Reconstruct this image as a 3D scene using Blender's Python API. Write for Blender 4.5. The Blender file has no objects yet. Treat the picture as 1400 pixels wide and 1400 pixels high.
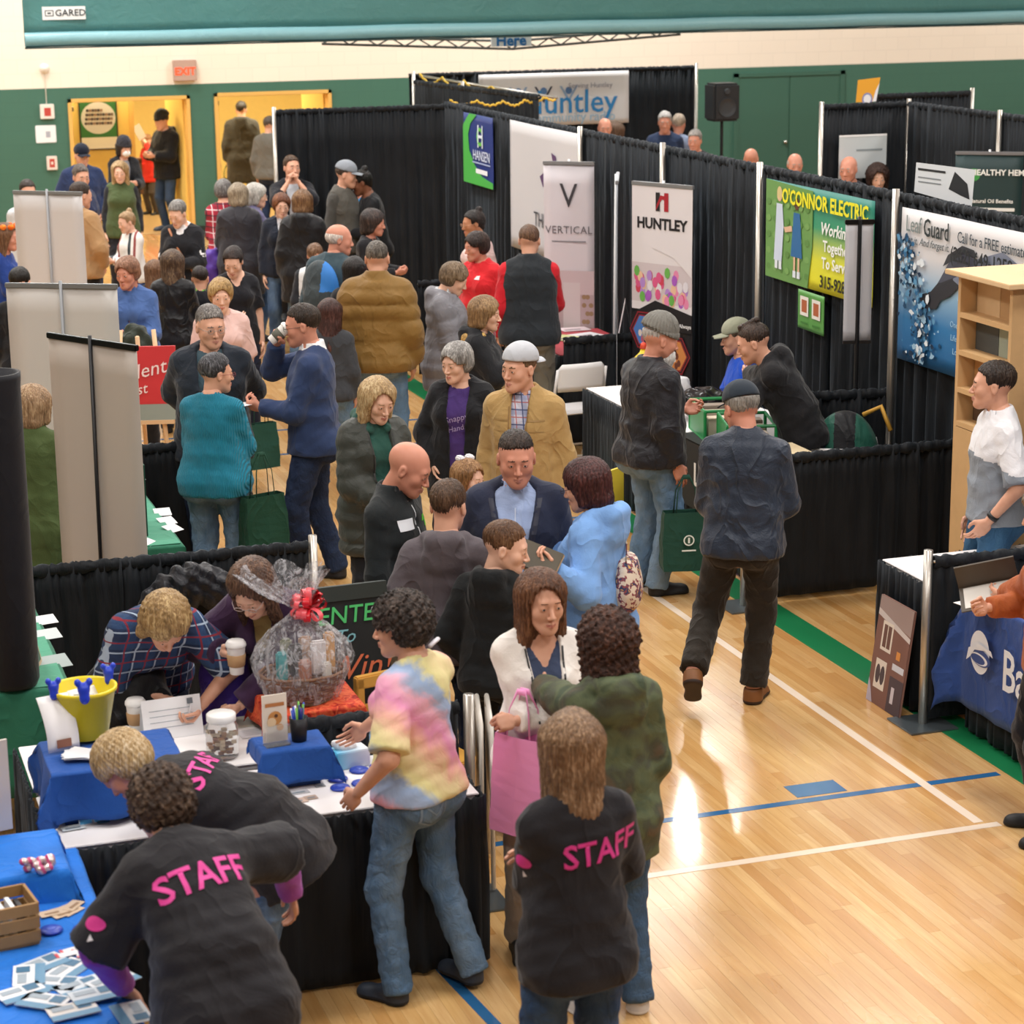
import bpy, bmesh, math, random
import numpy as np
from mathutils import Vector, Matrix
from mathutils.bvhtree import BVHTree
PI = math.pi
random.seed(7)
rng = np.random.default_rng(7)
sc = bpy.context.scene
COL = sc.collection

# ---------------------------------------------------------------- camera
CP = dict(f=3058.25, pitch=0.245442, roll=-0.0122008, yaw=0.320156, H=4.011)
def _axes():
    p, r_, y = CP['pitch'], CP['roll'], CP['yaw']
    fw = Vector((math.sin(y)*math.cos(p), math.cos(y)*math.cos(p), -math.sin(p)))
    r = Vector((math.cos(y), -math.sin(y), 0)); u = r.cross(fw)
    return (r*math.cos(r_)+u*math.sin(r_), u*math.cos(r_)-r*math.sin(r_), fw)
AX = _axes()
CAMPOS = Vector((0, 0, CP['H']))
cd = bpy.data.cameras.new('camera'); cam = bpy.data.objects.new('camera', cd); COL.objects.link(cam)
m = Matrix((AX[0], AX[1], -AX[2])).transposed().to_4x4(); m.translation = CAMPOS
cam.matrix_world = m
cd.sensor_width = 36.0; cd.lens = CP['f']/1400*36.0
cd.clip_start = 0.1; cd.clip_end = 200
cd.dof.use_dof = True; cd.dof.focus_distance = 12.5; cd.dof.aperture_fstop = 4.5
sc.camera = cam
# measured points of the photograph turned into places on known planes
def ray(x, y):
    return AX[0]*((x-700)/CP['f']) + AX[1]*(-(y-700)/CP['f']) + AX[2]
def uz(x, y, z=0.0):
    d = ray(x, y); return CAMPOS + d*((z-CAMPOS.z)/d.z)
def uy(x, y, Y):
    d = ray(x, y); return CAMPOS + d*(Y/d.y)
def ux(x, y, X):
    d = ray(x, y); return CAMPOS + d*(X/d.x)

# ---------------------------------------------------------------- world and view
w = bpy.data.worlds.new('world'); sc.world = w; w.use_nodes = True
w.node_tree.nodes['Background'].inputs[0].default_value = (0.9, 0.95, 1.0, 1)
w.node_tree.nodes['Background'].inputs[1].default_value = 0.35
sc.view_settings.view_transform = 'Standard'; sc.view_settings.look = 'None'
sc.view_settings.gamma = 1.0; sc.view_settings.use_curve_mapping = False
sc.view_settings.exposure = -0.52
try:
    sc.cycles.use_denoising = True
    sc.cycles.max_bounces = 6; sc.cycles.diffuse_bounces = 3; sc.cycles.glossy_bounces = 3
    sc.cycles.transparent_max_bounces = 12; sc.cycles.transmission_bounces = 4
    sc.cycles.sample_clamp_indirect = 4.0
except Exception: pass

# ---------------------------------------------------------------- lamps of the hall (high bays under the ceiling)
CEIL = 9.0
LAMPS = [(x, y) for x in (-1.5, 4.5, 10.5, 17.0) for y in (2.0, 8.0, 14.0, 19.5)]+[(x, y) for x in (-1.5, 3.6, 22.5) for y in (25.0, 30.5)]+[tuple((uz(px_, 1118)*((CEIL+CAMPOS.z-.6)/CAMPOS.z)).xy) for px_ in (868, 926)]
def area_light(name, loc, size, size_y, power, color, rot=(0, 0, 0)):
    ld = bpy.data.lights.new(name, 'AREA'); ld.shape = 'RECTANGLE'
    ld.size = size; ld.size_y = size_y; ld.energy = power; ld.color = color
    o = bpy.data.objects.new(name, ld); COL.objects.link(o); o.location = loc; o.rotation_euler = rot
    return o
for i, (x, y) in enumerate(LAMPS):
    area_light('high_bay_light', (x, y, CEIL-0.62), 1.5, 1.5, 330 if y < 22 else 520, (1.0, 0.99, 0.975))
area_light('corridor_light', (5.0, 34.6, 2.75), 2.2, 0.8, 230, (1.0, 0.90, 0.66))
area_light('corridor_light', (8.1, 34.6, 2.75), 2.2, 0.8, 230, (1.0, 0.90, 0.66))

# ---------------------------------------------------------------- object helpers
def S(h):
    """hex colour as seen in the photograph -> linear"""
    h = h.lstrip('#'); h = ''.join(q*2 for q in h) if len(h) == 3 else h; c = [int(h[i:i+2], 16)/255 for i in (0, 2, 4)]
    return tuple(((v+0.055)/1.055)**2.4 if v > 0.04045 else v/12.92 for v in c)
def link(o, parent=None):
    COL.objects.link(o)
    if parent is not None: o.parent = parent
    return o
def tag(o, label=None, cat=None, group=None, kind=None):
    if label: o['label'] = label
    if cat: o['category'] = cat
    if group: o['group'] = group
    if kind: o['kind'] = kind
    return o
def empty(name, loc=(0, 0, 0), rz=0.0, label=None, cat=None, group=None, kind=None):
    o = bpy.data.objects.new(name, None); COL.objects.link(o)
    o.location = loc; o.rotation_euler = (0, 0, rz); o.empty_display_size = 0.1
    return tag(o, label, cat, group, kind)
def mesh_np(name, V, F, mats, parent=None, mi=None, smooth=True, loc=None):
    """V (n,3) array, F: list of quad/tri arrays"""
    me = bpy.data.meshes.new(name)
    V = np.asarray(V, dtype=np.float32)
    Fs = F if isinstance(F, (list, tuple)) else [F]
    Fs = [np.asarray(f, dtype=np.int32) for f in Fs if len(f)]
    me.vertices.add(len(V)); me.vertices.foreach_set('co', V.ravel())
    nl = sum(f.size for f in Fs); npoly = sum(len(f) for f in Fs)
    me.loops.add(nl); me.polygons.add(npoly)
    me.loops.foreach_set('vertex_index', np.concatenate([f.ravel() for f in Fs]))
    tot = np.concatenate([np.full(len(f), f.shape[1], dtype=np.int32) for f in Fs])
    st = np.concatenate([[0], np.cumsum(tot)[:-1]]).astype(np.int32)
    me.polygons.foreach_set('loop_start', st)
    if mi is not None: me.polygons.foreach_set('material_index', np.asarray(mi, dtype=np.int32))
    me.polygons.foreach_set('use_smooth', np.full(npoly, bool(smooth)))
    me.update(calc_edges=True); me.validate()
    for mt in (mats if isinstance(mats, (list, tuple)) else [mats]): me.materials.append(mt)
    o = bpy.data.objects.new(name, me); link(o, parent)
    if loc is not None: o.location = loc
    return o

class MB:
    """small mesh collector: boxes, tubes, sheets; build() links them as ONE mesh object"""
    def __init__(s): s.v = []; s.f = []; s.m = []
    def add(s, vs, fs, mi=0):
        b = len(s.v); s.v += [tuple(v) for v in vs]
        for f in fs: s.f.append(tuple(i+b for i in f)); s.m.append(mi)
        return s
    def box(s, lo, hi, mi=0, M=None):
        x0, y0, z0 = lo; x1, y1, z1 = hi
        vs = [(x0,y0,z0),(x1,y0,z0),(x1,y1,z0),(x0,y1,z0),(x0,y0,z1),(x1,y0,z1),(x1,y1,z1),(x0,y1,z1)]
        if M is not None: vs = [tuple(M @ Vector(v)) for v in vs]
        return s.add(vs, [(0,3,2,1),(4,5,6,7),(0,1,5,4),(1,2,6,5),(2,3,7,6),(3,0,4,7)], mi)
    def tube(s, pts, r, n=8, mi=0, cap=True, rs=None):
        pts = [Vector(p) for p in pts]; rings = []
        up = Vector((0, 0, 1))
        for i, p in enumerate(pts):
            if i == 0: d = pts[1]-p
            elif i == len(pts)-1: d = p-pts[i-1]
            else: d = (pts[i+1]-p).normalized()+(p-pts[i-1]).normalized()
            d.normalize()
            a = d.cross(up)
            if a.length < 0.05: a = d.cross(Vector((0, 1, 0)))
            a.normalize(); b = d.cross(a).normalized()
            rr = rs[i] if rs else r
            rings.append([p+(a*math.cos(2*PI*k/n)+b*math.sin(2*PI*k/n))*rr for k in range(n)])
        vs = [v for R_ in rings for v in R_]; fs = []
        for i in range(len(pts)-1):
            for k in range(n):
                k2 = (k+1) % n; fs.append((i*n+k, i*n+k2, (i+1)*n+k2, (i+1)*n+k))
        if cap: fs.append(tuple(range(n))[::-1]); fs.append(tuple((len(pts)-1)*n+k for k in range(n)))
        return s.add(vs, fs, mi)
    def lathe(s, prof, c=(0, 0, 0), n=24, mi=0, M=None):
        """prof: list of (r, z)"""
        vs = []; fs = []
        for r, z in prof:
            for k in range(n):
                v = Vector((c[0]+r*math.cos(2*PI*k/n), c[1]+r*math.sin(2*PI*k/n), c[2]+z))
                vs.append(M @ v if M is not None else v)
        for i in range(len(prof)-1):
            for k in range(n):
                k2 = (k+1) % n; fs.append((i*n+k, i*n+k2, (i+1)*n+k2, (i+1)*n+k))
        if prof[0][0] > 1e-4: fs.append(tuple(range(n))[::-1])
        if prof[-1][0] > 1e-4: fs.append(tuple((len(prof)-1)*n+k for k in range(n)))
        return s.add(vs, fs, mi)
    def grid(s, P, mi=0, close_u=False):
        """P: rows of points"""
        nr = len(P); nc = len(P[0]); fs = []
        for i in range(nr-1):
            for j in range(nc-1+(1 if close_u else 0)):
                j2 = (j+1) % nc; fs.append((i*nc+j, i*nc+j2, (i+1)*nc+j2, (i+1)*nc+j))
        return s.add([p for r in P for p in r], fs, mi)
    def poly(s, pts, mi=0): return s.add(pts, [tuple(range(len(pts)))], mi)
    def prism(s, pts, d, mi=0):
        """extrude a planar outline (3D pts) by vector d"""
        n = len(pts); d = Vector(d); a = [Vector(p) for p in pts]; b = [p+d for p in a]
        fs = [tuple(range(n))[::-1], tuple(range(n, 2*n))]+[(i, (i+1) % n, n+(i+1) % n, n+i) for i in range(n)]
        return s.add(a+b, fs, mi)
    def build(s, name, mats, parent=None, smooth=False, loc=None, rz=None, bevel=0.0):
        me = bpy.data.meshes.new(name); me.from_pydata(s.v, [], s.f)
        for mt in (mats if isinstance(mats, (list, tuple)) else [mats]): me.materials.append(mt)
        me.polygons.foreach_set('material_index', s.m)
        me.polygons.foreach_set('use_smooth', [bool(smooth)]*len(s.f))
        bm = bmesh.new(); bm.from_mesh(me); bmesh.ops.recalc_face_normals(bm, faces=bm.faces)
        if bevel: 
            es = [e for e in bm.edges if len(e.link_faces) == 2 and e.calc_face_angle(0) > 0.6]
            bmesh.ops.bevel(bm, geom=es, offset=bevel, segments=2, affect='EDGES')
        bm.to_mesh(me); bm.free()
        o = bpy.data.objects.new(name, me); link(o, parent)
        if loc is not None: o.location = loc
        if rz is not None: o.rotation_euler = (0, 0, rz)
        return o
def copy_tree(o, parent=None):
    c = o.copy(); COL.objects.link(c); c.parent = parent
    for ch in list(o.children): copy_tree(ch, c)
    return c

# ---------------------------------------------------------------- materials
MATS = {}
def newmat(name):
    mt = bpy.data.materials.new(name); mt.use_nodes = True
    nt = mt.node_tree; b = nt.nodes['Principled BSDF']
    return mt, nt, b
def N(nt, t, **kw):
    n = nt.nodes.new(t)
    for k, v in kw.items(): setattr(n, k, v)
    return n
def coords(nt, scale=(1, 1, 1), rot=(0, 0, 0), kind='Object'):
    tc = N(nt, 'ShaderNodeTexCoord'); mp = N(nt, 'ShaderNodeMapping')
    mp.inputs['Scale'].default_value = scale; mp.inputs['Rotation'].default_value = rot
    nt.links.new(tc.outputs[kind], mp.inputs[0]); return mp.outputs[0]
def noise(nt, vec, scale, detail=3, rough=0.5, dist=0.0):
    n = N(nt, 'ShaderNodeTexNoise'); n.inputs['Scale'].default_value = scale
    n.inputs['Detail'].default_value = detail; n.inputs['Roughness'].default_value = rough
    n.inputs['Distortion'].default_value = dist
    nt.links.new(vec, n.inputs['Vector']); return n.outputs[0]
def ramp(nt, fac, stops, interp='LINEAR'):
    r = N(nt, 'ShaderNodeValToRGB'); r.color_ramp.interpolation = interp
    e = r.color_ramp.elements
    while len(e) < len(stops): e.new(0.5)
    for i, (p, c) in enumerate(stops): e[i].position = p; e[i].color = (*c[:3], 1)
    nt.links.new(fac, r.inputs[0]); return r.outputs[0]
def bump(nt, b, h, strength=0.3, dist=0.01):
    n = N(nt, 'ShaderNodeBump'); n.inputs['Strength'].default_value = strength; n.inputs['Distance'].default_value = dist
    nt.links.new(h, n.inputs['Height']); nt.links.new(n.outputs[0], b.inputs['Normal'])
def mixc(nt, fac, a, b, mode='MIX'):
    m_ = N(nt, 'ShaderNodeMix', data_type='RGBA', blend_type=mode)
    if isinstance(fac, (int, float)): m_.inputs[0].default_value = fac
    else: nt.links.new(fac, m_.inputs[0])
    for i, c in ((6, a), (7, b)):
        if isinstance(c, (tuple, list)): m_.inputs[i].default_value = (*c[:3], 1)
        else: nt.links.new(c, m_.inputs[i])
    return m_.outputs[2]
def math_(nt, op, a, b=None):
    n = N(nt, 'ShaderNodeMath', operation=op)
    for i, v in enumerate((a, b)):
        if v is None: continue
        if isinstance(v, (int, float)): n.inputs[i].default_value = v
        else: nt.links.new(v, n.inputs[i])
    return n.outputs[0]
def plain(hexc, rough=0.5, metal=0.0, spec=0.5, var=0.0, key=None, coat=0.0, emit=0.0, trans=0.0, alpha=1.0):
    k = ('p', hexc, rough, metal, spec, var, coat, emit, trans, alpha)
    if k in MATS: return MATS[k]
    mt, nt, b = newmat('mat_'+str(hexc).strip('#')); c = S(hexc)
    b.inputs['Base Color'].default_value = (*c, 1); b.inputs['Roughness'].default_value = rough
    b.inputs['Metallic'].default_value = metal; b.inputs['Specular IOR Level'].default_value = spec
    b.inputs['Coat Weight'].default_value = coat
    b.inputs['Transmission Weight'].default_value = trans; b.inputs['Alpha'].default_value = alpha
    if emit: b.inputs['Emission Color'].default_value = (*c, 1); b.inputs['Emission Strength'].default_value = emit
    v = coords(nt); n = noise(nt, v, 14, 3)
    if var:
        nt.links.new(mixc(nt, n, tuple(x*(1-var) for x in c), tuple(min(1, x*(1+var)) for x in c)), b.inputs['Base Color'])
    MATS[k] = mt; return mt
def fabric(hexc, rough=0.85, fold=0.35, weave=0.0, var=0.10, sheen=0.12, spec=0.25, scale=7.0, knit=False):
    k = ('f', hexc, rough, fold, weave, var, sheen, spec, scale, knit)
    if k in MATS: return MATS[k]
    mt, nt, b = newmat('fabric_'+hexc.strip('#')); c = S(hexc)
    b.inputs['Roughness'].default_value = rough; b.inputs['Specular IOR Level'].default_value = spec
    b.inputs['Sheen Weight'].default_value = sheen
    v = coords(nt); n1 = noise(nt, v, scale, 4, 0.55, 0.8); n2 = noise(nt, v, 140, 2)
    nt.links.new(mixc(nt, n1, tuple(x*(1-var) for x in c), tuple(min(1, x*(1+var)) for x in c)), b.inputs['Base Color'])
    if knit:
        wv = N(nt, 'ShaderNodeTexWave', wave_type='BANDS', bands_direction='X'); wv.inputs['Scale'].default_value = 28; wv.inputs['Distortion'].default_value = 1.5
        nt.links.new(v, wv.inputs[0]); h = math_(nt, 'ADD', math_(nt, 'MULTIPLY', n1, 1.5), math_(nt, 'MULTIPLY', wv.outputs[1], 0.5))
    else:
        vv = coords(nt, (1, 1, 0.7), (0.5, 0.4, 0.3)); n3 = noise(nt, vv, scale*.8, 2, 0.4, .7)
        rd = math_(nt, 'POWER', math_(nt, 'SUBTRACT', 1.0, math_(nt, 'ABSOLUTE', math_(nt, 'SUBTRACT', math_(nt, 'MULTIPLY', n3, 2.0), 1.0))), 6.0)
        h = math_(nt, 'ADD', math_(nt, 'MULTIPLY', rd, 0.55), math_(nt, 'ADD', math_(nt, 'MULTIPLY', n1, .9), math_(nt, 'MULTIPLY', n2, 0.08)))
    bump(nt, b, h, min(1, fold*1.5), 0.024); MATS[k] = mt; return mt
def denim(hexc, fade='#8fa9c0'):
    k = ('d', hexc, fade)
    if k in MATS: return MATS[k]
    mt, nt, b = newmat('denim_'+hexc.strip('#')); b.inputs['Roughness'].default_value = 0.85
    b.inputs['Specular IOR Level'].default_value = 0.2
    v = coords(nt); v2 = coords(nt, (1, 1, 0.35)); n1 = noise(nt, v2, 7, 3, 0.6); n2 = noise(nt, coords(nt, (1.6, 1.6, 1)), 13, 4, 0.6, 1.2); n3 = noise(nt, v, 220, 1)
    c = mixc(nt, ramp(nt, n1, [(0.40, (0.1,)*3), (0.8, (.75,)*3)]), S(hexc), S(fade))
    c = mixc(nt, math_(nt, 'MULTIPLY', n3, 0.25), c, (0.02, 0.03, 0.06))
    nt.links.new(c, b.inputs['Base Color']); bump(nt, b, n2, 0.55, 0.035); MATS[k] = mt; return mt
def plaid(base, c1, c2, c3, freq=8.0):
    k = ('pl', base, c1, c2, c3, freq)
    if k in MATS: return MATS[k]
    mt, nt, b = newmat('plaid'); b.inputs['Roughness'].default_value = 0.9
    v = coords(nt); sx = N(nt, 'ShaderNodeSeparateXYZ'); nt.links.new(v, sx.inputs[0])
    def stripe(src, f, width, off=0.0):
        a = math_(nt, 'FRACT', math_(nt, 'ADD', math_(nt, 'MULTIPLY', src, f), off)); return math_(nt, 'LESS_THAN', a, width)
    hor = math_(nt, 'ADD', sx.outputs[0], math_(nt, 'MULTIPLY', sx.outputs[1], 0.5))
    c = S(base)
    c = mixc(nt, math_(nt, 'MULTIPLY', stripe(sx.outputs[2], freq, 0.42), 0.6), c, S(c1))
    c = mixc(nt, math_(nt, 'MULTIPLY', stripe(hor, freq, 0.42), 0.6), c, S(c1))
    for s_, off in ((sx.outputs[2], 0.2), (hor, 0.2)): c = mixc(nt, stripe(s_, freq, 0.07, off), c, S(c2))
    for s_, off in ((sx.outputs[2], 0.7), (hor, 0.7)): c = mixc(nt, stripe(s_, freq, 0.07, off), c, S(c3))
    nt.links.new(c, b.inputs['Base Color']); bump(nt, b, noise(nt, v, 9, 4, 0.6, 1), 0.4, 0.03); MATS[k] = mt; return mt
def camo(cols, scale=9, rough=0.85, fold=0.35, key='camo', soft=False, stretch=(1, 1, 1)):
    k = ('c', tuple(cols), scale, soft, stretch)
    if k in MATS: return MATS[k]
    mt, nt, b = newmat(key); b.inputs['Roughness'].default_value = rough; b.inputs['Specular IOR Level'].default_value = 0.25
    v = coords(nt, stretch); n = noise(nt, v, scale, 2, 0.5, 0.6)
    st = [(0.34+0.32*i/max(1, len(cols)-1), S(c)) for i, c in enumerate(cols)]
    nt.links.new(ramp(nt, n, st, 'EASE' if soft else 'CONSTANT'), b.inputs['Base Color'])
    bump(nt, b, noise(nt, coords(nt), 10, 4, 0.6, 1), fold, 0.03); MATS[k] = mt; return mt
def hairmat(hexc, light=None, curly=False):
    k = ('h', hexc, light, curly)
    if k in MATS: return MATS[k]
    mt, nt, b = newmat('hair_'+hexc.strip('#')); c = S(hexc); l = S(light) if light else tuple(min(1, x*2.2+0.01) for x in c)
    b.inputs['Roughness'].default_value = 0.42 if not curly else 0.65; b.inputs['Specular IOR Level'].default_value = 0.35
    v = coords(nt, (1, 1, 0.16) if not curly else (1, 1, 1)); n = noise(nt, v, 95 if not curly else 60, 3, 0.6, 0.9)
    n0 = noise(nt, coords(nt), 9, 2)
    f = math_(nt, 'ADD', math_(nt, 'MULTIPLY', n, 0.75), math_(nt, 'MULTIPLY', n0, 0.3))
    nt.links.new(ramp(nt, f, [(0.36, tuple(x*0.45 for x in c)), (0.52, c), (0.7, l)]), b.inputs['Base Color'])
    bump(nt, b, n, 0.8, 0.012); MATS[k] = mt; return mt
def skin(hexc):
    k = ('s', hexc)
    if k in MATS: return MATS[k]
    mt, nt, b = newmat('skin_'+hexc.strip('#')); c = S(hexc)
    b.inputs['Roughness'].default_value = 0.48; b.inputs['Specular IOR Level'].default_value = 0.4
    v = coords(nt); n = noise(nt, v, 26, 3)
    nt.links.new(mixc(nt, n, (c[0]*0.95, c[1]*0.88, c[2]*0.85), (min(1, c[0]*1.06), min(1, c[1]*1.12), min(1, c[2]*1.12))), b.inputs['Base Color'])
    bump(nt, b, noise(nt, v, 300, 2), 0.08, 0.002); MATS[k] = mt; return mt
# ---------------------------------------------------------------- surface from blended solids
def _arr(v): return np.asarray(v, dtype=np.float64)
class Solid:
    def __init__(s): s.ops = []; s.lo = np.full(3, 9.0); s.hi = np.full(3, -9.0)
    def _grow(s, lo, hi): s.lo = np.minimum(s.lo, lo); s.hi = np.maximum(s.hi, hi)
    def put(s, fn, lo, hi, k, mode='u'):
        lo = _arr(lo); hi = _arr(hi)
        if mode == 'u': s._grow(lo, hi)
        s.ops.append((fn, lo, hi, k, mode))
    def cone(s, a, b, ra, rb, k=0.02, mode='u', flat=False, rib=0.0, ribf=14.0, ax=None, af=1.0):
        a = _arr(a); b = _arr(b); ba = b-a; L = max(1e-6, np.linalg.norm(ba)); u = ba/L; R_ = max(ra, rb)
        def fn(X, Y, Z):
            px, py, pz = X-a[0], Y-a[1], Z-a[2]
            if ax is not None:
                q = (px*ax[0]+py*ax[1]+pz*ax[2])*(1.0/af-1.0); px = px+q*ax[0]; py = py+q*ax[1]; pz = pz+q*ax[2]
            t0 = px*u[0]+py*u[1]+pz*u[2]; t = np.clip(t0, 0, L)
            d = np.sqrt((px-t*u[0])**2+(py-t*u[1])**2+(pz-t*u[2])**2)-(ra+(rb-ra)*t/L)
            if rib: d = d-rib*np.sqrt(np.abs(np.sin(PI*t*ribf)))
            if flat: d = np.maximum(d, t0-L)
            if ax is not None and af < 1: d = d*max(af, 0.5)
            return d
        m_ = R_*max(1, af)+rib
        s.put(fn, np.minimum(a, b)-m_, np.maximum(a, b)+m_, k, mode)
    def ell(s, c, r, k=0.02, mode='u', M=None):
        c = _arr(c); r = _arr(r); m_ = r.max()
        def fn(X, Y, Z):
            px, py, pz = X-c[0], Y-c[1], Z-c[2]
            if M is not None:
                px, py, pz = (px*M[0, 0]+py*M[1, 0]+pz*M[2, 0], px*M[0, 1]+py*M[1, 1]+pz*M[2, 1], px*M[0, 2]+py*M[1, 2]+pz*M[2, 2])
            k0 = np.sqrt((px/r[0])**2+(py/r[1])**2+(pz/r[2])**2)
            k1 = np.sqrt((px/r[0]**2)**2+(py/r[1]**2)**2+(pz/r[2]**2)**2)+1e-9
            return k0*(k0-1)/k1
        e = np.full(3, m_) if M is not None else r
        s.put(fn, c-e, c+e, k, mode)
    def loft(s, o, M, zs, A, B, Cy, k=0.04, off=0.0, rib=0.0, ribf=14.0, pw=2.3, mode='u'):
        o = _arr(o); zs = _arr(zs); A = _arr(A)+off; B = _arr(B)+off; Cy = _arr(Cy)
        def fn(X, Y, Z):
            px, py, pz = X-o[0], Y-o[1], Z-o[2]
            x = px*M[0, 0]+py*M[1, 0]+pz*M[2, 0]; y = px*M[0, 1]+py*M[1, 1]+pz*M[2, 1]; z = px*M[0, 2]+py*M[1, 2]+pz*M[2, 2]
            zc = np.clip(z, zs[0], zs[-1]); a = np.interp(zc, zs, A); b = np.interp(zc, zs, B); y = y-np.interp(zc, zs, Cy)
            q = (np.abs(x/a)**pw+np.abs(y/b)**pw)**(1/pw)
            d = (q-1)*np.minimum(a, b)
            if rib: d = d-rib*np.sqrt(np.abs(np.sin(PI*z*ribf)))
            dz = np.maximum(z-zs[-1], zs[0]-z)
            return np.where(dz > 0, np.sqrt(np.maximum(d, 0)**2+dz**2), d)
        R_ = max(A.max(), B.max()+np.abs(Cy).max())+rib; c0 = o+M[:, 2]*zs[0]; c1 = o+M[:, 2]*zs[-1]
        s.put(fn, np.minimum(c0, c1)-R_, np.maximum(c0, c1)+R_, k, mode)
    def plane(s, p, n, k=0.004):
        """keeps the side the normal points away from"""
        p = _arr(p); n = _arr(n)/np.linalg.norm(n)
        s.ops.append((lambda X, Y, Z: (X-p[0])*n[0]+(Y-p[1])*n[1]+(Z-p[2])*n[2], None, None, k, 'i'))
    def cut(s, fn, lo=None, hi=None, k=0.004): s.ops.append((fn, lo, hi, k, 's'))
    def wob(s, fn): s.ops.append((fn, None, None, 0, 'w'))
    def mesh(s, h):
        lo = s.lo-3*h; hi = s.hi+3*h
        xs = [np.arange(lo[i], hi[i]+h, h) for i in range(3)]
        n = [len(x) for x in xs]; D = np.full(n, 0.5, dtype=np.float32)
        for fn, l, u, k, mode in s.ops:
            if l is None or mode == 'w': sl = [slice(0, n[i]) for i in range(3)]
            else:
                mg = k+3*h
                sl = [slice(max(0, int((l[i]-mg-lo[i])/h)), min(n[i], int((u[i]+mg-lo[i])/h)+2)) for i in range(3)]
                if any(q.stop <= q.start for q in sl): continue
            X = xs[0][sl[0]][:, None, None]; Y = xs[1][sl[1]][None, :, None]; Z = xs[2][sl[2]][None, None, :]
            sub = D[sl[0], sl[1], sl[2]]
            d = fn(X, Y, Z).astype(np.float32)
            if mode == 'w': sub += d; continue
            if mode == 's': d = -d; a = -sub; b = -d
            if mode == 'u': a, b = sub, d
            elif mode == 'i': a, b = -sub, -d
            elif mode == 's': a, b = -sub, -d
            if k > 0:
                q = np.maximum(k-np.abs(a-b), 0)/k; r = np.minimum(a, b)-q*q*k*0.25
            else: r = np.minimum(a, b)
            D[sl[0], sl[1], sl[2]] = r if mode == 'u' else -r
        return nets(D, lo, h)
def nets(D, lo, h):
    ins = D < 0
    c = [ins[i:i-1 or None, j:j-1 or None, k:k-1 or None] for i in (0, 1) for j in (0, 1) for k in (0, 1)]
    cnt = sum(x.astype(np.int8) for x in c); mixed = (cnt > 0) & (cnt < 8)
    I, J, K = np.nonzero(mixed); nv = len(I)
    idx = np.full(mixed.shape, -1, dtype=np.int32); idx[I, J, K] = np.arange(nv)
    acc = np.zeros((nv, 3)); num = np.zeros(nv)
    offs = [(i, j, k) for i in (0, 1) for j in (0, 1) for k in (0, 1)]
    vals = {o: D[I+o[0], J+o[1], K+o[2]] for o in offs}
    for o in offs:
        for ax in range(3):
            if o[ax] == 1: continue
            p = list(o); p[ax] = 1; p = tuple(p)
            a, b = vals[o], vals[p]; cr = (a < 0) != (b < 0)
            t = np.where(cr, a/np.where(cr, a-b, 1), 0)
            q = np.zeros((nv, 3)); q += np.array(o); q[:, ax] = t
            acc += q*cr[:, None]; num += cr
    V = (np.stack([I, J, K], 1)+acc/num[:, None])*h+lo
    F = []
    for ax in range(3):
        sl0 = [slice(None)]*3; sl1 = [slice(None)]*3; sl0[ax] = slice(0, -1); sl1[ax] = slice(1, None)
        a = ins[tuple(sl0)]; b = ins[tuple(sl1)]; cr = a != b
        i, j, k = np.nonzero(cr); P = [i, j, k]
        u, v = [(1, 2), (2, 0), (0, 1)][ax]
        ok = (P[u] > 0) & (P[v] > 0)
        for q in (u, v): ok &= P[q] < mixed.shape[q]
        P = [p[ok] for p in P]; fl = a[i[ok], j[ok], k[ok]]
        def g(du, dv):
            Q = [P[0].copy(), P[1].copy(), P[2].copy()]; Q[u] -= du; Q[v] -= dv; return idx[Q[0], Q[1], Q[2]]
        q = np.stack([g(1, 1), g(0, 1), g(0, 0), g(1, 0)], 1)
        q[~fl] = q[~fl][:, ::-1]; F.append(q)
    F = np.concatenate(F); F = F[(F >= 0).all(1)]
    return V, F
def noise3(P, f, seed=0):
    """cheap smooth pseudo noise of points"""
    r = np.random.default_rng(seed); o = 0
    for i in range(4):
        a = r.normal(size=3)*f; o = o+np.sin(P[0]*a[0]+P[1]*a[1]+P[2]*a[2]+r.uniform(0, 6.28))
    return o/4
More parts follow.
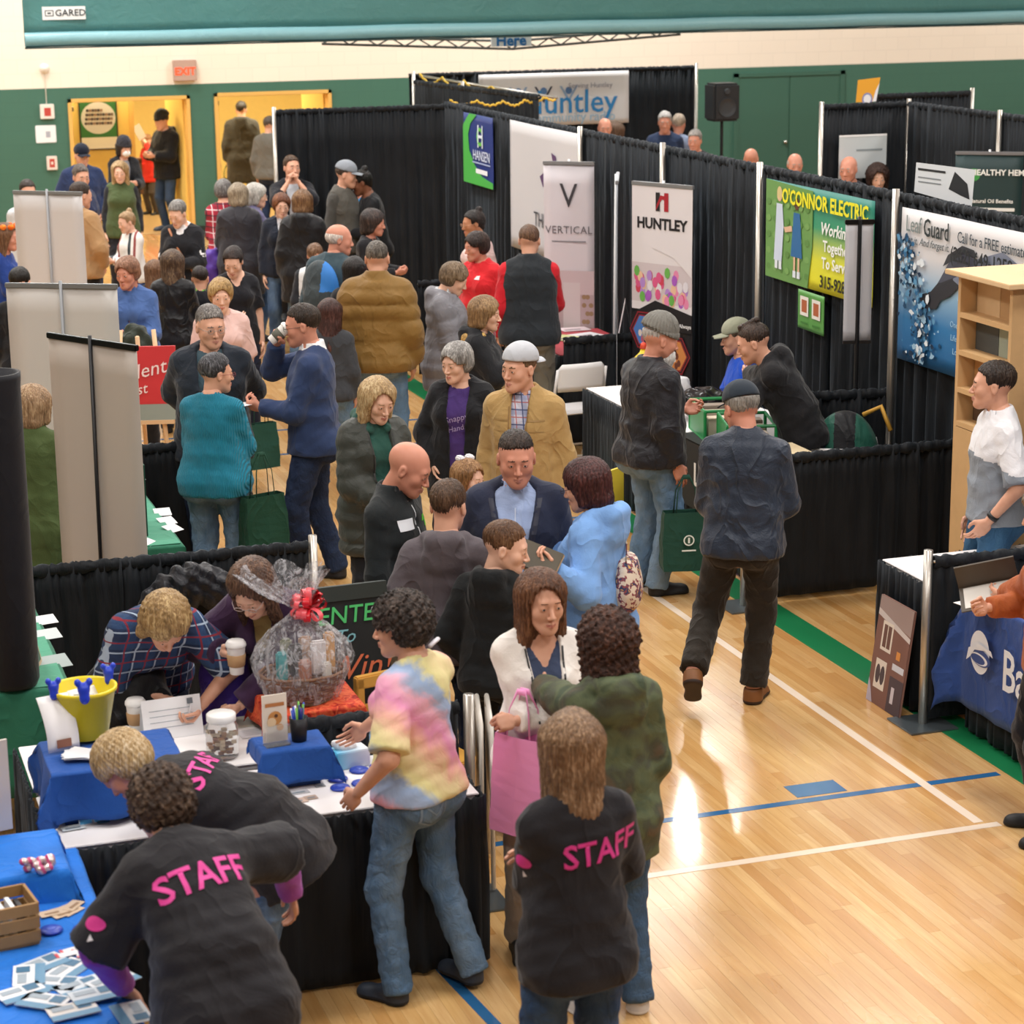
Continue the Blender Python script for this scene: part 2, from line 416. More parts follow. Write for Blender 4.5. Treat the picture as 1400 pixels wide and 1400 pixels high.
# ---------------------------------------------------------------- heads, hands, shoes
def uvs(c, r, n=10, m_=7):
    V = []; F = []
    for i in range(m_+1):
        t = PI*i/m_
        for j in range(n): V.append((c[0]+r[0]*math.sin(t)*math.cos(2*PI*j/n), c[1]+r[1]*math.sin(t)*math.sin(2*PI*j/n), c[2]+r[2]*math.cos(t)))
    for i in range(m_):
        for j in range(n): F.append((i*n+j, (i+1)*n+j, (i+1)*n+(j+1) % n, i*n+(j+1) % n))
    return np.array(V), np.array(F)
HEADS = {}
def head_tmpl(kind, h):
    """kind: m, f, c (child), o (older or heavier); face looks along +Y; material 0 skin 1 white 2 iris 3 lip 4 brow"""
    key = (kind, h)
    if key in HEADS: return HEADS[key]
    j = dict(m=1.0, f=0.9, c=0.86, o=1.12)[kind]; w = dict(m=1.0, f=0.96, c=1.02, o=1.07)[kind]; br = dict(m=1, f=0.45, c=0.2, o=0.8)[kind]
    s = Solid()
    s.ell((0, -.014, .036), (.075*w, .098, .084), .02)
    s.ell((0, .028, -.022), (.061*w*(.5+.5*j), .064, .086), .03)
    s.cone((0, .03, -.07), (0, .06, -.088), .036*j, .027*j, .03)
    for sx in (-1, 1):
        s.cone((sx*.046*j*w, .002, -.045), (sx*.018*j, .062, -.088), .019, .019, .028)
        s.ell((sx*.040*w, .058, -.022), (.024, .024, .026), .022)
    s.cone((-.03, .076, .024), (.03, .076, .024), .013+.003*br, .013+.003*br, .018)
    for sx in (-1, 1): s.ell((sx*.031, .101, .005), (.018, .015, .011), .012, 's')
    s.cone((0, .086, .014), (0, .110, -.03), .0065, .0105, .010)
    for sx in (-1, 1): s.ell((sx*.0115, .100, -.034), (.008, .010, .007), .006)
    for sx in (-1, 1):
        s.cone((0, .0975, -.0585), (sx*.021, .083, -.0635), .0062, .0045, .005)
        s.cone((0, .0955, -.0705), (sx*.019, .082, -.0675), .0072, .0045, .005)
    s.cone((-.02, .0925, -.0648), (.02, .0925, -.0648), .0022, .0022, .003, 's')
    s.ell((0, .072, -.098), (.020*j, .020, .017), .018)
    for sx in (-1, 1):
        s.ell((sx*.0775*w, -.008, -.002), (.009, .019, .031), .006)
        s.ell((sx*.086*w, -.003, .002), (.006, .009, .017), .004, 's')
        s.ell((sx*.031, .0825, .0065), (.0155, .012, .0135), .004)        # lids
    if h < 0.007:
        for sx in (-1, 1): s.ell((sx*.031, .0965, .0035), (.0115, .006, .0048), .002, 's')
    s.cone((0, -.018, -.03), (0, -.030, -.115), .056, .054, .02)
    V, F = s.mesh(h)
    C = V[F].mean(1); mi = np.zeros(len(F), dtype=int)
    x, y, z = np.abs(C[:, 0]), C[:, 1], C[:, 2]
    lipw = .023-.0*z
    mi[(x < .0215) & (y > .078) & (z < -.0575-.12*x) & (z > -.0755+.30*x)] = 3
    mi[(x > .014) & (x < .046) & (y > .055) & (z > .021+.1*(.03-np.abs(x-.03))) & (z < .029-.25*np.abs(x-.026)+.003*br)] = 4
    Vs, Fs, Ms = [V], [F], [mi]; b = len(V)
    for sx in (-1, 1):
        for c, r, q in (((sx*.031, .082, .0035), (.0128, .0122, .0085), 1), ((sx*.031, .0905, .0035), (.0056, .0050, .0056), 2)):
            v, f = uvs(c, r); Vs.append(v); Fs.append(f+b); Ms.append(np.full(len(f), q)); b += len(v)
    HEADS[key] = (np.concatenate(Vs), np.concatenate(Fs), np.concatenate(Ms)); return HEADS[key]
HANDS = {}
def hand_tmpl(pose, h):
    """right hand: wrist at origin, fingers along +Z (towards -z flipped later), palm faces +Y, thumb at -X side ; pose relax, grip, flat, point"""
    key = (pose, h)
    if key in HANDS: return HANDS[key]
    curl = dict(relax=(.28, .42, .3), grip=(1.25, 1.35, .8), flat=(.03, .06, .04), hold=(.75, .8, .5))[pose]
    s = Solid()
    s.cone((0, 0, -.035), (0, 0, .01), .025, .025, .01, ax=(0, 1, 0), af=.78)
    s.ell((0, -.002, .05), (.040, .016, .050), .012)
    s.cone((-.028, 0, .035), (-.026, -.002, .082), .013, .012, .01); s.cone((.028, 0, .03), (.029, 0, .078), .013, .011, .01)
    Ls = [(-.030, .0, .043, .026, .021), (-.010, .0, .048, .030, .022), (.011, .0, .045, .028, .021), (.030, -.002, .036, .021, .018)]
    for i, (x, y, a, b_, c) in enumerate(Ls):
        p = _arr((x*.98, -.001, .086-.006*abs(i-1))); an = 0; r = .0088 if i < 3 else .0075; sp = (x*.25)
        for L, cu, rr in ((a, curl[0], .95), (b_, curl[1], .85), (c, curl[2], .75)):
            an += cu*(1+.08*i); q = p+_arr((sp*L*2, math.sin(an)*L, math.cos(an)*L)); s.cone(p, q, r, r*.9, .003); p = q; r *= .93
    tc = .9 if pose in ('grip', 'hold') else .35
    p0 = _arr((-.022, .004, .018)); p1 = _arr((-.050, .014+.01*tc, .045)); p2 = _arr((-.058+.018*tc, .022+.022*tc, .075)); p3 = _arr((-.056+.036*tc, .026+.030*tc, .098))
    s.cone(p0, p1, .015, .012, .012); s.cone(p1, p2, .0115, .0095, .004); s.cone(p2, p3, .0095, .008, .003)
    HANDS[key] = s.mesh(h); return HANDS[key]
SHOES = {}
def shoe_mesh(kind, mats):
    key = (kind, tuple(m_.name for m_ in mats))
    if key in SHOES: return SHOES[key]
    s = Solid()
    if kind == 'boot': s.cone((0, -.055, .04), (0, -.055, .16), .052, .055, .03)
    s.ell((0, -.05, .045), (.042, .055, .055), .03); s.cone((0, -.04, .06), (0, .085, .028), .046, .034, .04, ax=(1, 0, 0), af=.95)
    s.ell((0, .115, .03), (.043, .05, .033), .03)
    s.cone((0, -.06, .012), (0, -.06, .012), .046, .046, .02); s.cone((0, -.05, .008), (.004, .12, .008), .044, .048, .02, ax=(0, 0, 1), af=.5)
    if kind == 'shoe': s.cone((0, -.055, .04), (0, -.06, .095), .044, .042, .03); s.cut(lambda X, Y, Z: .03-np.sqrt((X)**2+(Y+.06)**2+0*Z)*-1-.06+0*Z if False else (0.092-Z))
    s.plane((0, 0, .001), (0, 0, -1))
    V, F = s.mesh(.0095); z = V[F].mean(1)[:, 2]
    me = mesh_np('shoe', V, F, mats, mi=(z < .024).astype(int)); SHOES[key] = me.data; bpy.data.objects.remove(me); return SHOES[key]

# ---------------------------------------------------------------- persons
def rotm(yaw=0, pitch=0, roll=0):
    """degrees; yaw left positive about Z, pitch forward (towards +Y) positive, roll to the right positive"""
    a, b, c = math.radians(yaw), math.radians(-pitch), math.radians(roll)
    Rz = np.array([[math.cos(a), -math.sin(a), 0], [math.sin(a), math.cos(a), 0], [0, 0, 1]])
    Rx = np.array([[1, 0, 0], [0, math.cos(b), -math.sin(b)], [0, math.sin(b), math.cos(b)]])
    Ry = np.array([[math.cos(c), 0, math.sin(c)], [0, 1, 0], [-math.sin(c), 0, math.cos(c)]])
    return Rz @ Rx @ Ry
def nrm(v): v = _arr(v); return v/max(1e-9, np.linalg.norm(v))
def ik(a, t, l1, l2, hint):
    d = t-a; D = np.linalg.norm(d); D2 = min(D, (l1+l2)*.999); u = d/max(D, 1e-6); t = a+u*D2
    x = (l1*l1-l2*l2+D2*D2)/(2*D2); y = math.sqrt(max(0, l1*l1-x*x)); hn = _arr(hint)-np.dot(hint, u)*u
    return a+u*x+nrm(hn)*y, t
# hand target relative to own shoulder (x outwards, y forwards, z up, chest frame), elbow hint, hand pose
ARMS = dict(
    down=((.07, .04, -.53), (.3, -1, 0), 'relax'), downf=((.04, .16, -.50), (.4, -1, 0), 'relax'),
    pocket=((.03, .10, -.47), (.9, -.8, 0), 'relax'), hip=((.02, .02, -.38), (1, -.5, 0), 'relax'),
    back=((-.10, -.16, -.40), (.9, -.6, 0), 'grip'), cross=((-.30, .20, -.24), (.6, .2, -1), 'grip'), crossl=((-.27, .25, -.20), (.6, .2, -1), 'relax'),
    front=((-.08, .32, -.26), (.5, -.3, -1), 'hold'), low=((-.12, .24, -.40), (.7, -.5, -.3), 'hold'),
    phone=((-.11, .34, -.12), (.5, -.2, -1), 'hold'), mouth=((-.12, .22, .12), (.7, .4, -1), 'grip'),
    fwd=((.0, .42, -.22), (.4, -.3, -1), 'hold'), table=((.0, .42, -.36), (.6, -.3, -.2), 'flat'), side=((.22, .16, -.40), (.5, -1, 0), 'grip'),
    carry=((.02, .18, -.36), (.6, -1, 0), 'grip'), up=((.05, .25, .22), (.8, .2, -1), 'grip'), handle=((-.02, .30, -.02), (.5, -.2, -1), 'grip'))
SKIN = dict(p='#d9a389', l='#e3b49c', t='#b9805f', b='#7a4b35', r='#cf8f78', c='#e6b9a2')
def hair_solid(style, hs, h, seed=0):
    s = Solid()
    g = .012
    if style in ('none', 'bald'): return None
    if style == 'fringe':       # thin ring of hair round a bald crown
        s.ell((0, -.018, .018), (.083, .100, .068), .01); s.cut(lambda X, Y, Z: -(Z-.055)+0*X, k=.01); s.cut(lambda X, Y, Z: -(Y-.015-.2*Z)+0*X, k=.01)
        s.cut(lambda X, Y, Z: (Z+.05)+0*X, k=.008)
        return s
    vol = dict(short=.008, crew=.004, older=.012, bob=.02, long=.018, curly=.028, curlylong=.034, bun=.008, pony=.008, pixie=.018, shag=.022, mo=.004, straight=.014, fall=.02).get(style, .012)
    if style in ('short', 'crew', 'older', 'mo'): s.ell((0, -.018, .046+vol*.4), (.0765+vol*.45, .0985+vol*.6, .080+vol), .02)
    else: s.ell((0, -.016, .038), (.077+vol, .100+vol, .086+vol), .02)
    if style in ('bob', 'long', 'curlylong', 'shag', 'straight', 'fall'):
        zb = dict(bob=-.10, long=-.21, curlylong=-.17, shag=-.14, straight=-.30, fall=-.24)[style]
        s.cone((0, -.045, .03), (0, -.058, zb+.03), .075+vol*.4, .062+vol*.4, .03, ax=(1, 0, 0), af=1.25)
        for sx in (-1, 1): s.cone((sx*.062, .002, .05), (sx*(.080 if style != 'straight' else .07), -.005 if style != 'fall' else .05, zb+.035), .03+vol*.3, .024+vol*.2, .03)
    if style == 'pixie' or style == 'curly': s.ell((0, -.045, -.01), (.078+vol*.6, .068+vol*.4, .07), .03)
    if style == 'bun': s.ell((0, -.075, .125), (.033, .033, .03), .008); s.cone((0, -.06, .0), (0, -.06, -.03), .06, .05, .02)
    if style == 'pony': s.cone((0, -.105, .03), (0, -.125, -.12), .03, .018, .01)
    if style == 'mo': s.cone((0, .04, .12), (0, -.06, .135), .022, .022, .01)
    # the face stays free
    low = dict(short=.0, crew=.004, older=.0, mo=.004, bun=-.01, pony=-.01)
    if style in low:
        o = low[style]; s.cut(lambda X, Y, Z: (Z-(-.004+o+.80*(Y))), k=.01)
        s.cut(lambda X, Y, Z: -np.maximum(Y-.045, .072-Z)*-1 if False else np.maximum(.036-Y, Z-.080+5*X*X), k=.01)
        for sx in (-1, 1): s.ell((sx*.085, .0, -.01), (.03, .026, .036), .008, 's')
        s.cut(lambda X, Y, Z: Z+.062, k=.008) if style not in ('pony', 'bun') else None
    else:
        top = .074 if style in ('curly', 'pixie', 'shag', 'bob') else .088
        px_ = {'bob': .006, 'long': -.014, 'straight': .0, 'shag': .01}.get(style, 0)
        s.cut(lambda X, Y, Z: (((X+px_*(Z+.03)/.09)/.067)**2+((Z+.03)/(top+.03))**2+0*Y-1)*.05+np.maximum(0, .035-Y)*3, k=.012)
        if style in ('curly', 'pixie'): s.cut(lambda X, Y, Z: np.maximum(.012-Y, Z-.012)+0*X, k=.012)
    if style.startswith('curly') or style == 'shag':
        a = .010 if style != 'shag' else .004
        s.wob(lambda X, Y, Z: a*(np.sin(X*150+Y*60+2)*np.sin(Y*140+Z*50)*np.sin(Z*130+X*70+1)+.7*np.sin(X*260)*np.sin(Y*250+1)*np.sin(Z*240)))
    else:
        s.wob(lambda X, Y, Z: .0022*(np.sin((np.arctan2(X, Y+.02+0*Z))*34+Z*14+seed))+.0016*np.sin(X*210+Z*90)*np.sin(Z*170+Y*190)); s.wob(lambda X, Y, Z: .003*np.sin(X*38+Z*11+seed)*np.sin(Y*31+1+0*X))
    return s
PCOUNT = [0]
def person(label, hd=None, at=None, h=1.72, face=0.0, sex='m', look=None, nod=8, tilt=0, w=1.0, belly=0.0, lean=0, bend=0, twist=0, side=0,
           skn='p', hair=('short', '#3a2a1e'), tops=None, legs=None, shoes=('shoe', '#202022', '#151515'), L='down', R='down', feet=None,
           res=None, glasses=None, hat=None, beard=None, group='visitors and exhibitors at the fair', pelvis=None, seat=False, bodyres=None, extra=None, mask=False, LH=None, RH=None, neckx=0, lookabs=True):
    """hd: pixel of the head centre (place solved from the height) or at: (x, y) on the floor.
       face: heading of the body in degrees, 0 towards the camera, 90 towards image right, 180 away, -90 towards image left; look: heading of the head"""
    PCOUNT[0] += 1; seed = PCOUNT[0]
    k = h/1.75; child = h < 1.45; fem = sex == 'f'; hsz = (1.06 if not child else 1.0)*(.965 if fem else 1.0)*max(.86, (k**.45))
    # ---- skeleton, person frame
    pz = .945*k; py = 0.0
    if seat: pz = .55*k
    if bend or lean: py = -.0035*(lean+bend*.6)*k
    pel = _arr((0, py, pz)) if pelvis is None else _arr(pelvis)
    PM = rotm(0, lean*.55 if not seat else 0, side*.5); CM = rotm(twist, lean+bend, side)
    waist = pel+PM @ _arr((0, 0, .15))*k
    hipw = (.092 if not fem else .098)*k*(w**.3); shw = (.160 if not fem else .141)*k*(w**.35)
    def ch(x, y, z): return waist+CM @ _arr((x, y, z))*k
    neck = ch(0, -.012, .385)
    hM0 = rotm(0, nod+(lean+bend)*.35, tilt)
    look_ = face if look is None else look
    HM = rotm(look_-face, 0, 0) @ hM0
    hc = neck+(CM @ _arr((0, .014+neckx, .038)))*k+HM @ _arr((0, .028, .102))*hsz
    sh = [ch(-shw/k, -.012, .300), ch(shw/k, -.012, .300)]          # left is -x when facing +Y
    if feet is None: feet = ((-.11, .0, 12), (.11, .02, -12)) if not seat else ((-.14, .42, 8), (.14, .45, -8))
    # ---- world placement
    def place(yaw):
        c, s_ = math.cos(yaw), math.sin(yaw)
        return c, s_
    if hd is not None:
        P = uz(hd[0], hd[1], hc[2])
    else: P = Vector((at[0], at[1], 0))
    az = math.atan2(P.x, P.y)            # direction from camera
    # facing the camera means looking along -(sin az, cos az)
    yaw = -az+PI+math.radians(face)
    c, s_ = math.cos(yaw), math.sin(yaw)
    if hd is not None: ox = P.x-(c*hc[0]-s_*hc[1]); oy = P.y-(s_*hc[0]+c*hc[1])
    else: ox, oy = P.x, P.y
    dist = math.hypot(ox, oy)
    r = res or (.0125 if dist < 10 else .016 if dist < 15 else .021 if dist < 21 else .027)
    hr = .0042 if dist < 11 else .0056 if dist < 16 else .008 if dist < 23 else .0105
    root = empty('person', (ox, oy, 0), yaw, label, 'person', group)
    # ---- body
    gw = w
    pzs = [-.15, -.05, .05, .15]; pa = _arr((.115, .168, .155, .142) if not fem else (.12, .182, .165, .135))*gw; pb = _arr((.095, .115, .108, .10) if not fem else (.10, .122, .112, .096))*gw
    pc = [-.012, -.018, -.004, .0]
    czs = [-.02, .07, .18, .28, .345, .39]; ca = _arr((.140, .150, .166, .156, .105, .055) if not fem else (.128, .134, .146, .136, .092, .048)); ca = ca*(1+(gw-1)*_arr((1.1, 1, .85, .6, .4, .2)))
    cb = _arr((.100, .108, .118, .105, .085, .058) if not fem else (.094, .1, .106, .095, .075, .05)); cb = cb*(1+(gw-1)*_arr((1.1, 1, .85, .6, .4, .2))); cc = [.0, .004, .004, -.008, -.014, -.010]
    def torso(s, off, rib=0, ribf=14, zmax=None, sho=True, slim=0):
        s.loft(pel, PM*1.0, _arr(pzs)*k, pa*k, pb*k, _arr(pc)*k, .05*k, off, rib, ribf)
        s.loft(waist, CM, _arr(czs)*k, ca*k, cb*k, _arr(cc)*k, .06*k, off, rib, ribf)
        s.ell((waist+pel+PM @ _arr((0, -.004, .12))*k)/2+_arr((0, 0, .01)), _arr((pa[3]*1.02, .104*gw, .11))*k+off, .05)
        if belly: s.ell(waist+CM @ _arr((0, .05+.04*belly, -.02))*k, _arr((.12+.03*belly, .07+.06*belly, .12))*k+off*.5, .06)
        if fem:
            for sx in (-1, 1): s.ell(ch(sx*.066*gw, .082+.01*gw, .19), _arr((.064, .058, .062))*k*(.9+.2*(gw-.9))+off*.7, .05)
        for sx in (-1, 1): s.cone(ch(sx*.03, -.03, .385), ch(sx*.115, -.02, .335), .034*k+off*.8, .040*k+off*.8, .03)
        for sx in (-1, 1): s.ell(pel+PM @ _arr((sx*.075, -.085, -.05))*k*gw, _arr((.085, .07, .09))*k*gw+off*.6, .04)
    ups = []; hands = []
    for si, (spec, sx) in enumerate(((L, -1), (R, 1))):
        if isinstance(spec, str): t, hint, hp = ARMS[spec]; T = sh[si]+CM @ _arr((sx*t[0], t[1], t[2]))*k; Hn = CM @ _arr((sx*hint[0], hint[1], hint[2]))
        elif isinstance(spec[0], str):         # ('W', world point, pose[, hint])
            q_ = spec[1]; dx_, dy_ = q_[0]-ox, q_[1]-oy; T = _arr((c*dx_+s_*dy_, -s_*dx_+c*dy_, q_[2])); hp = spec[2]; hn = spec[3] if len(spec) > 3 else (.5, -.5, -1); Hn = _arr((sx*hn[0], hn[1], hn[2]))
        else:                                  # ('L', (x,y,z) person frame, pose[, hint])
            T = _arr(spec[0]); hp = spec[1]; hn = spec[2] if len(spec) > 2 else (.5, -.5, -1); Hn = _arr((sx*hn[0], hn[1], hn[2]))
        el, T = ik(sh[si], T, .295*k, .255*k, Hn); ups.append((sh[si], el, T)); hands.append(hp)
    legp = []
    for si, (f, sx) in enumerate(zip(feet, (-1, 1))):
        hipj = pel+PM @ _arr((sx*hipw/k, 0, -.03))*k; an = _arr((f[0], f[1], (f[3] if len(f) > 3 else 0)))*1.0; an = an*_arr((k, k, 1))+_arr((0, -.05*k, .085*k))
        kn, an2 = ik(hipj, an, .43*k, .42*k, (sx*.12, 1, 0)); legp.append((hipj, kn, an2, f))
    gl = .5+.5*gw
    def arm(s, si, off, frac=1.0, rib=0, ribf=14, flat=True):
        a, e, t = ups[si]; s.cone(ch((-1, 1)[si]*.08, -.012, .305), a, (.048*k*gl+off*.7), (.045*k*gl+off*.75), .035)
        if frac <= .6:
            q = a+(e-a)*(frac/.5 if frac <= .5 else 1); s.cone(a, q, .047*k*gl+off*.9, .047*k*gl+off*1.5, .03, flat=flat, rib=rib, ribf=ribf); return
        s.cone(a, e, .047*k*gl+off*.85, .041*k*gl+off, .03, rib=rib, ribf=ribf); q = e+(t-e)*min(1, (frac-.5)/.5); s.cone(e, q, .042*k*gl+off, .030*k*gl+off*.9, .02, flat=flat, rib=rib, ribf=ribf)
    B = Solid(); torso(B, 0)
    hasleg = legs is not None
    for si in (0, 1):
        a, e, t = ups[si]
        B.cone(ch((-1, 1)[si]*.08, -.012, .305), a, .047*k*gl, .044*k*gl, .03)
        B.cone(a, e, .045*k*gl, .040*k*gl, .03); B.cone(e, t, .041*k*gl, .025*k*min(gl, 1.1), .02)
        hj, kn, an, f = legp[si]
        B.cone(hj, kn, .086*k*gl, .056*k*gl, .05); B.cone(kn, an, .054*k*gl, .038*k, .03); B.cone(an, an-_arr((0, -.04, .03)), .035*k, .03*k, .02)
    B.cone(ch(0, -.015, .33), neck+(hc-neck)*.1, .062*k, .056*k, .04); B.cone(neck, neck+(hc-neck)*.45, .055*k*(.9 if fem else 1.04), .05*k*(.9 if fem else 1.04), .02)
    V, F = B.mesh(bodyres or max(r, .015))
    Vs, Fs, Ms = [V], [F], [np.zeros(len(F), int)]; b = len(V)
    hv, hf, hm = head_tmpl('c' if child else sex if sex == 'f' else ('o' if w > 1.15 else 'm'), hr)
    Vs.append((hv*hsz) @ HM.T+hc); Fs.append(hf+b); Ms.append(hm); b += len(hv)
    hh = .0042 if dist < 12 else .0065 if dist < 19 else .0085
    for si, ov in ((0, LH), (1, RH)):
        sx = (-1, 1)[si]; a, e, t = ups[si]
        v, f = hand_tmpl(hands[si], hh); v = v.copy(); f = f.copy()
        z = nrm(t-e)
        if ov is not None and ov.get('dir') is not None: z = nrm(ov['dir'])
        pd = _arr((-sx, .2, 0)) if hands[si] in ('relax', 'grip') else CM @ _arr((-sx*.8, -.1, .5))
        if hands[si] == 'flat': pd = _arr((0, 0, -1))
        if ov is not None and ov.get('palm') is not None: pd = _arr(ov['palm'])
        y = nrm(pd-np.dot(pd, z)*z); x = np.cross(y, z)
        # template: thumb at -X of a hand with palm +Y, fingers +Z ; that is a right hand when x = y cross z
        if sx < 0: v[:, 0] *= -1; f = f[:, ::-1]
        sc_ = k*(.9 if fem else 1.0)*(.95 if child else 1)
        Mh = np.stack([x, y, z], 1); Vs.append((v*sc_) @ Mh.T+t); Fs.append(f+b); Ms.append(np.zeros(len(f), int)); b += len(v)
    sk = skin(SKIN[skn]); lip = plain({'b': '#7a4038'}.get(skn, '#c27b6d' if fem else '#bd8070'), .45); hcol = hair[1]
    mesh_np('body', np.concatenate(Vs), np.concatenate(Fs), [sk, plain('#e8e4e0', .3), plain('#3a2c22', .2), lip, plain(hcol if skn != 'l' else '#9a7a58', .8)], root, np.concatenate(Ms))
    # ---- hair
    hs_ = hair_solid(hair[0], hsz, hr, seed)
    if hs_ is not None:
        if hat in ('cap', 'beanie', 'capback'): hs_.cut(lambda X, Y, Z: .062-Z, k=.004)
        hv2, hf2 = hs_.mesh(max(.0055, hr)); tr = (hv2*hsz)
        mesh_np('hair', tr @ HM.T+hc, hf2, hairmat(hair[1], hair[2] if len(hair) > 2 else None, hair[0].startswith('curly')), root)
    def onhead(V_): return (np.asarray(V_)*hsz) @ HM.T+hc
    if beard:
        s = Solid(); s.ell((0, .05, -.075), (.058, .055, .05+beard[1]*.3), .02); s.cone((0, .07, -.09), (0, .08, -.09-beard[1]), .035, .018, .03)
        s.cut(lambda X, Y, Z: ((X/.024)**2+((Z+.064)/.008)**2-1)*.008+np.maximum(0, .06-Y), k=.003); s.cut(lambda X, Y, Z: (-.047+.25*np.abs(X)*0-Z)+0*Y, k=.006)
        v, f = s.mesh(max(.006, hr)); mesh_np('beard', onhead(v), f, hairmat(beard[0]), root)
    if mask:
        s = Solid(); s.ell((0, .062, -.05), (.055, .058, .048), .01); s.cut(lambda X, Y, Z: Y-.03+0*X+0*Z); v, f = s.mesh(.007)
        mesh_np('face_mask', onhead(v), f, plain('#eceae8', .9), root)
    if glasses:
        g = MB()
        for sx in (-1, 1):
            g.tube([onhead([(sx*.033+.020*math.cos(t), .108, .003+.014*math.sin(t))])[0] for t in np.linspace(0, 2*PI, 13)], .0016, 5)
            g.tube(list(onhead([(sx*.053, .106, .006), (sx*.070, .08, .008), (sx*.078, .0, .006)])), .0015, 5)
        g.tube(list(onhead([(-.013, .109, .005), (0, .112, .007), (.013, .109, .005)])), .0015, 5)
        g.build('glasses', plain(glasses if isinstance(glasses, str) else '#1c1a1a', .3), root)
    if hat:
        hk, hc1 = hat, extra.get('hat', '#30343a') if extra else '#30343a'
        s = Solid()
        if hk == 'beanie':
            s.ell((0, -.020, .066), (.096, .118, .115), .01); s.plane((0, .09, .035), (0, -.22, -1)); 
            s.wob(lambda X, Y, Z: .004*np.sin(np.arctan2(X, Y+.016+0*Z)*30)); v, f = s.mesh(max(.006, hr)); q = mesh_np('knitted_hat', onhead(v), f, fabric(hc1, .95, .6), root)
            s = Solid(); s.ell((0, -.016, .045), (.101, .122, .06), .01); s.plane((0, .09, .026), (0, -.22, -1)); s.plane((0, .09, .072), (0, .22, 1)); s.wob(lambda X, Y, Z: .004*np.sin(np.arctan2(X, Y+.016+0*Z)*30))
            v, f = s.mesh(max(.006, hr)); mesh_np('hat_cuff', onhead(v), f, fabric(hc1, .95, .6), q)
        else:
            sg = -1 if hk == 'capback' else 1
            s.ell((0, -.014, .060), (.090, .112, .094), .01); s.plane((0, 0, .052), (0, -.12*sg, -1)); v, f = s.mesh(max(.006, hr))
            q = mesh_np('cap_crown', onhead(v), f, fabric(hc1, .85, .2), root); pv = []
            for i in range(7):
                t = i/6; yy = .06+.105*t; wd = .074*math.sqrt(max(0, 1-(t*.88)**2.4)); pv.append([(xx*wd, sg*yy-.01*(1-sg)/2, .052-.010*t-.10*(xx*wd)**2*12*.1-.016*xx*xx) for xx in np.linspace(-1, 1, 9)])
            mb = MB(); mb.grid([list(onhead(rw)) for rw in pv]); o = mb.build('cap_visor', fabric((extra or {}).get('visor', hc1), .85, .1), q, smooth=True)
            md = o.modifiers.new('thick', 'SOLIDIFY'); md.thickness = .004
    # ---- clothes
    tops = tops or [dict(c='#505050')]; made = []
    for ti, tp in enumerate(tops):
        off = tp.get('off', .012+.012*ti)*max(k, .8); G = Solid(); rib = tp.get('rib', 0); ribf = tp.get('ribf', 13)
        torso(G, off, rib, ribf)
        hem = tp.get('hem', -.10)
        if True:     # long coats fall as a skirt over the thighs
            kn = (legp[0][1]+legp[1][1])/2; dz = (hem)*k
            pz2 = [hem-.02, min(-.12, hem*.5-.01) if hem < -.14 else hem-.01, .0, .1]; fl = tp.get('flare', .0)
            mid = pel+PM @ _arr((0, .0, -.02)); G.loft(mid, PM if not seat else PM, _arr(pz2)*k, _arr((.185+fl, .18+fl*.5, .17, .15))*gw*k, _arr((.135+fl, .132+fl*.5, .12, .1))*gw*k, _arr((.0, -.0, -.01, 0))*k, .05, off, rib, ribf)
        G.plane(pel+PM @ _arr((0, 0, hem))*k, PM @ _arr((0, 0, -1)), .008)
        if tp.get('v'):
            vv = tp['v']; Mi = CM.T
            def vf(X, Y, Z, vv=vv):
                px, py, pz_ = X-waist[0], Y-waist[1], Z-waist[2]; x = px*CM[0, 0]+py*CM[1, 0]+pz_*CM[2, 0]; y = px*CM[0, 1]+py*CM[1, 1]+pz_*CM[2, 1]; z = px*CM[0, 2]+py*CM[1, 2]+pz_*CM[2, 2]
                return np.maximum(np.abs(x)-np.maximum(0, (z/k-(.385-vv))*.55)*k, .02-y)
            G.cut(vf, k=.003)
        if tp.get('open') is not None:
            ow = tp['open']
            def of(X, Y, Z, ow=ow):
                px, py, pz_ = X-waist[0], Y-waist[1], Z-waist[2]; x = px*CM[0, 0]+py*CM[1, 0]+pz_*CM[2, 0]; y = px*CM[0, 1]+py*CM[1, 1]+pz_*CM[2, 1]; z = px*CM[0, 2]+py*CM[1, 2]+pz_*CM[2, 2]
                return np.maximum(np.abs(x)-(ow[0]+(ow[1]-ow[0])*np.clip(z/k/.36, 0, 1))*k, .03-y)
            G.cut(of, k=.004)
            def of2(X, Y, Z, of=of):
                z = (X-waist[0])*CM[0, 2]+(Y-waist[1])*CM[1, 2]+(Z-waist[2])*CM[2, 2]; return np.maximum(of(X, Y, Z), .29*k-z)
        sl = tp.get('sl', 1.0)
        if sl > 0 and not tp.get('sleeve_only'):
            for si in (0, 1): arm(G, si, off*(1.15 if sl > .5 else 1.0)+ (0.004 if sl <= .5 else 0), sl*.97 if sl > .6 else sl, rib, ribf)
        else:
            for si in (0, 1): G.cone(ch((-1, 1)[si]*.08, -.012, .305), ups[si][0]+(ups[si][0]-ch(0, -.01, .300))*.02, .050*k*gl+off*.7, .047*k*gl+off*.8, .03, flat=True)
        cz = .375+tp.get('neck', 0); nn = CM @ nrm((0, .35, 1)); 
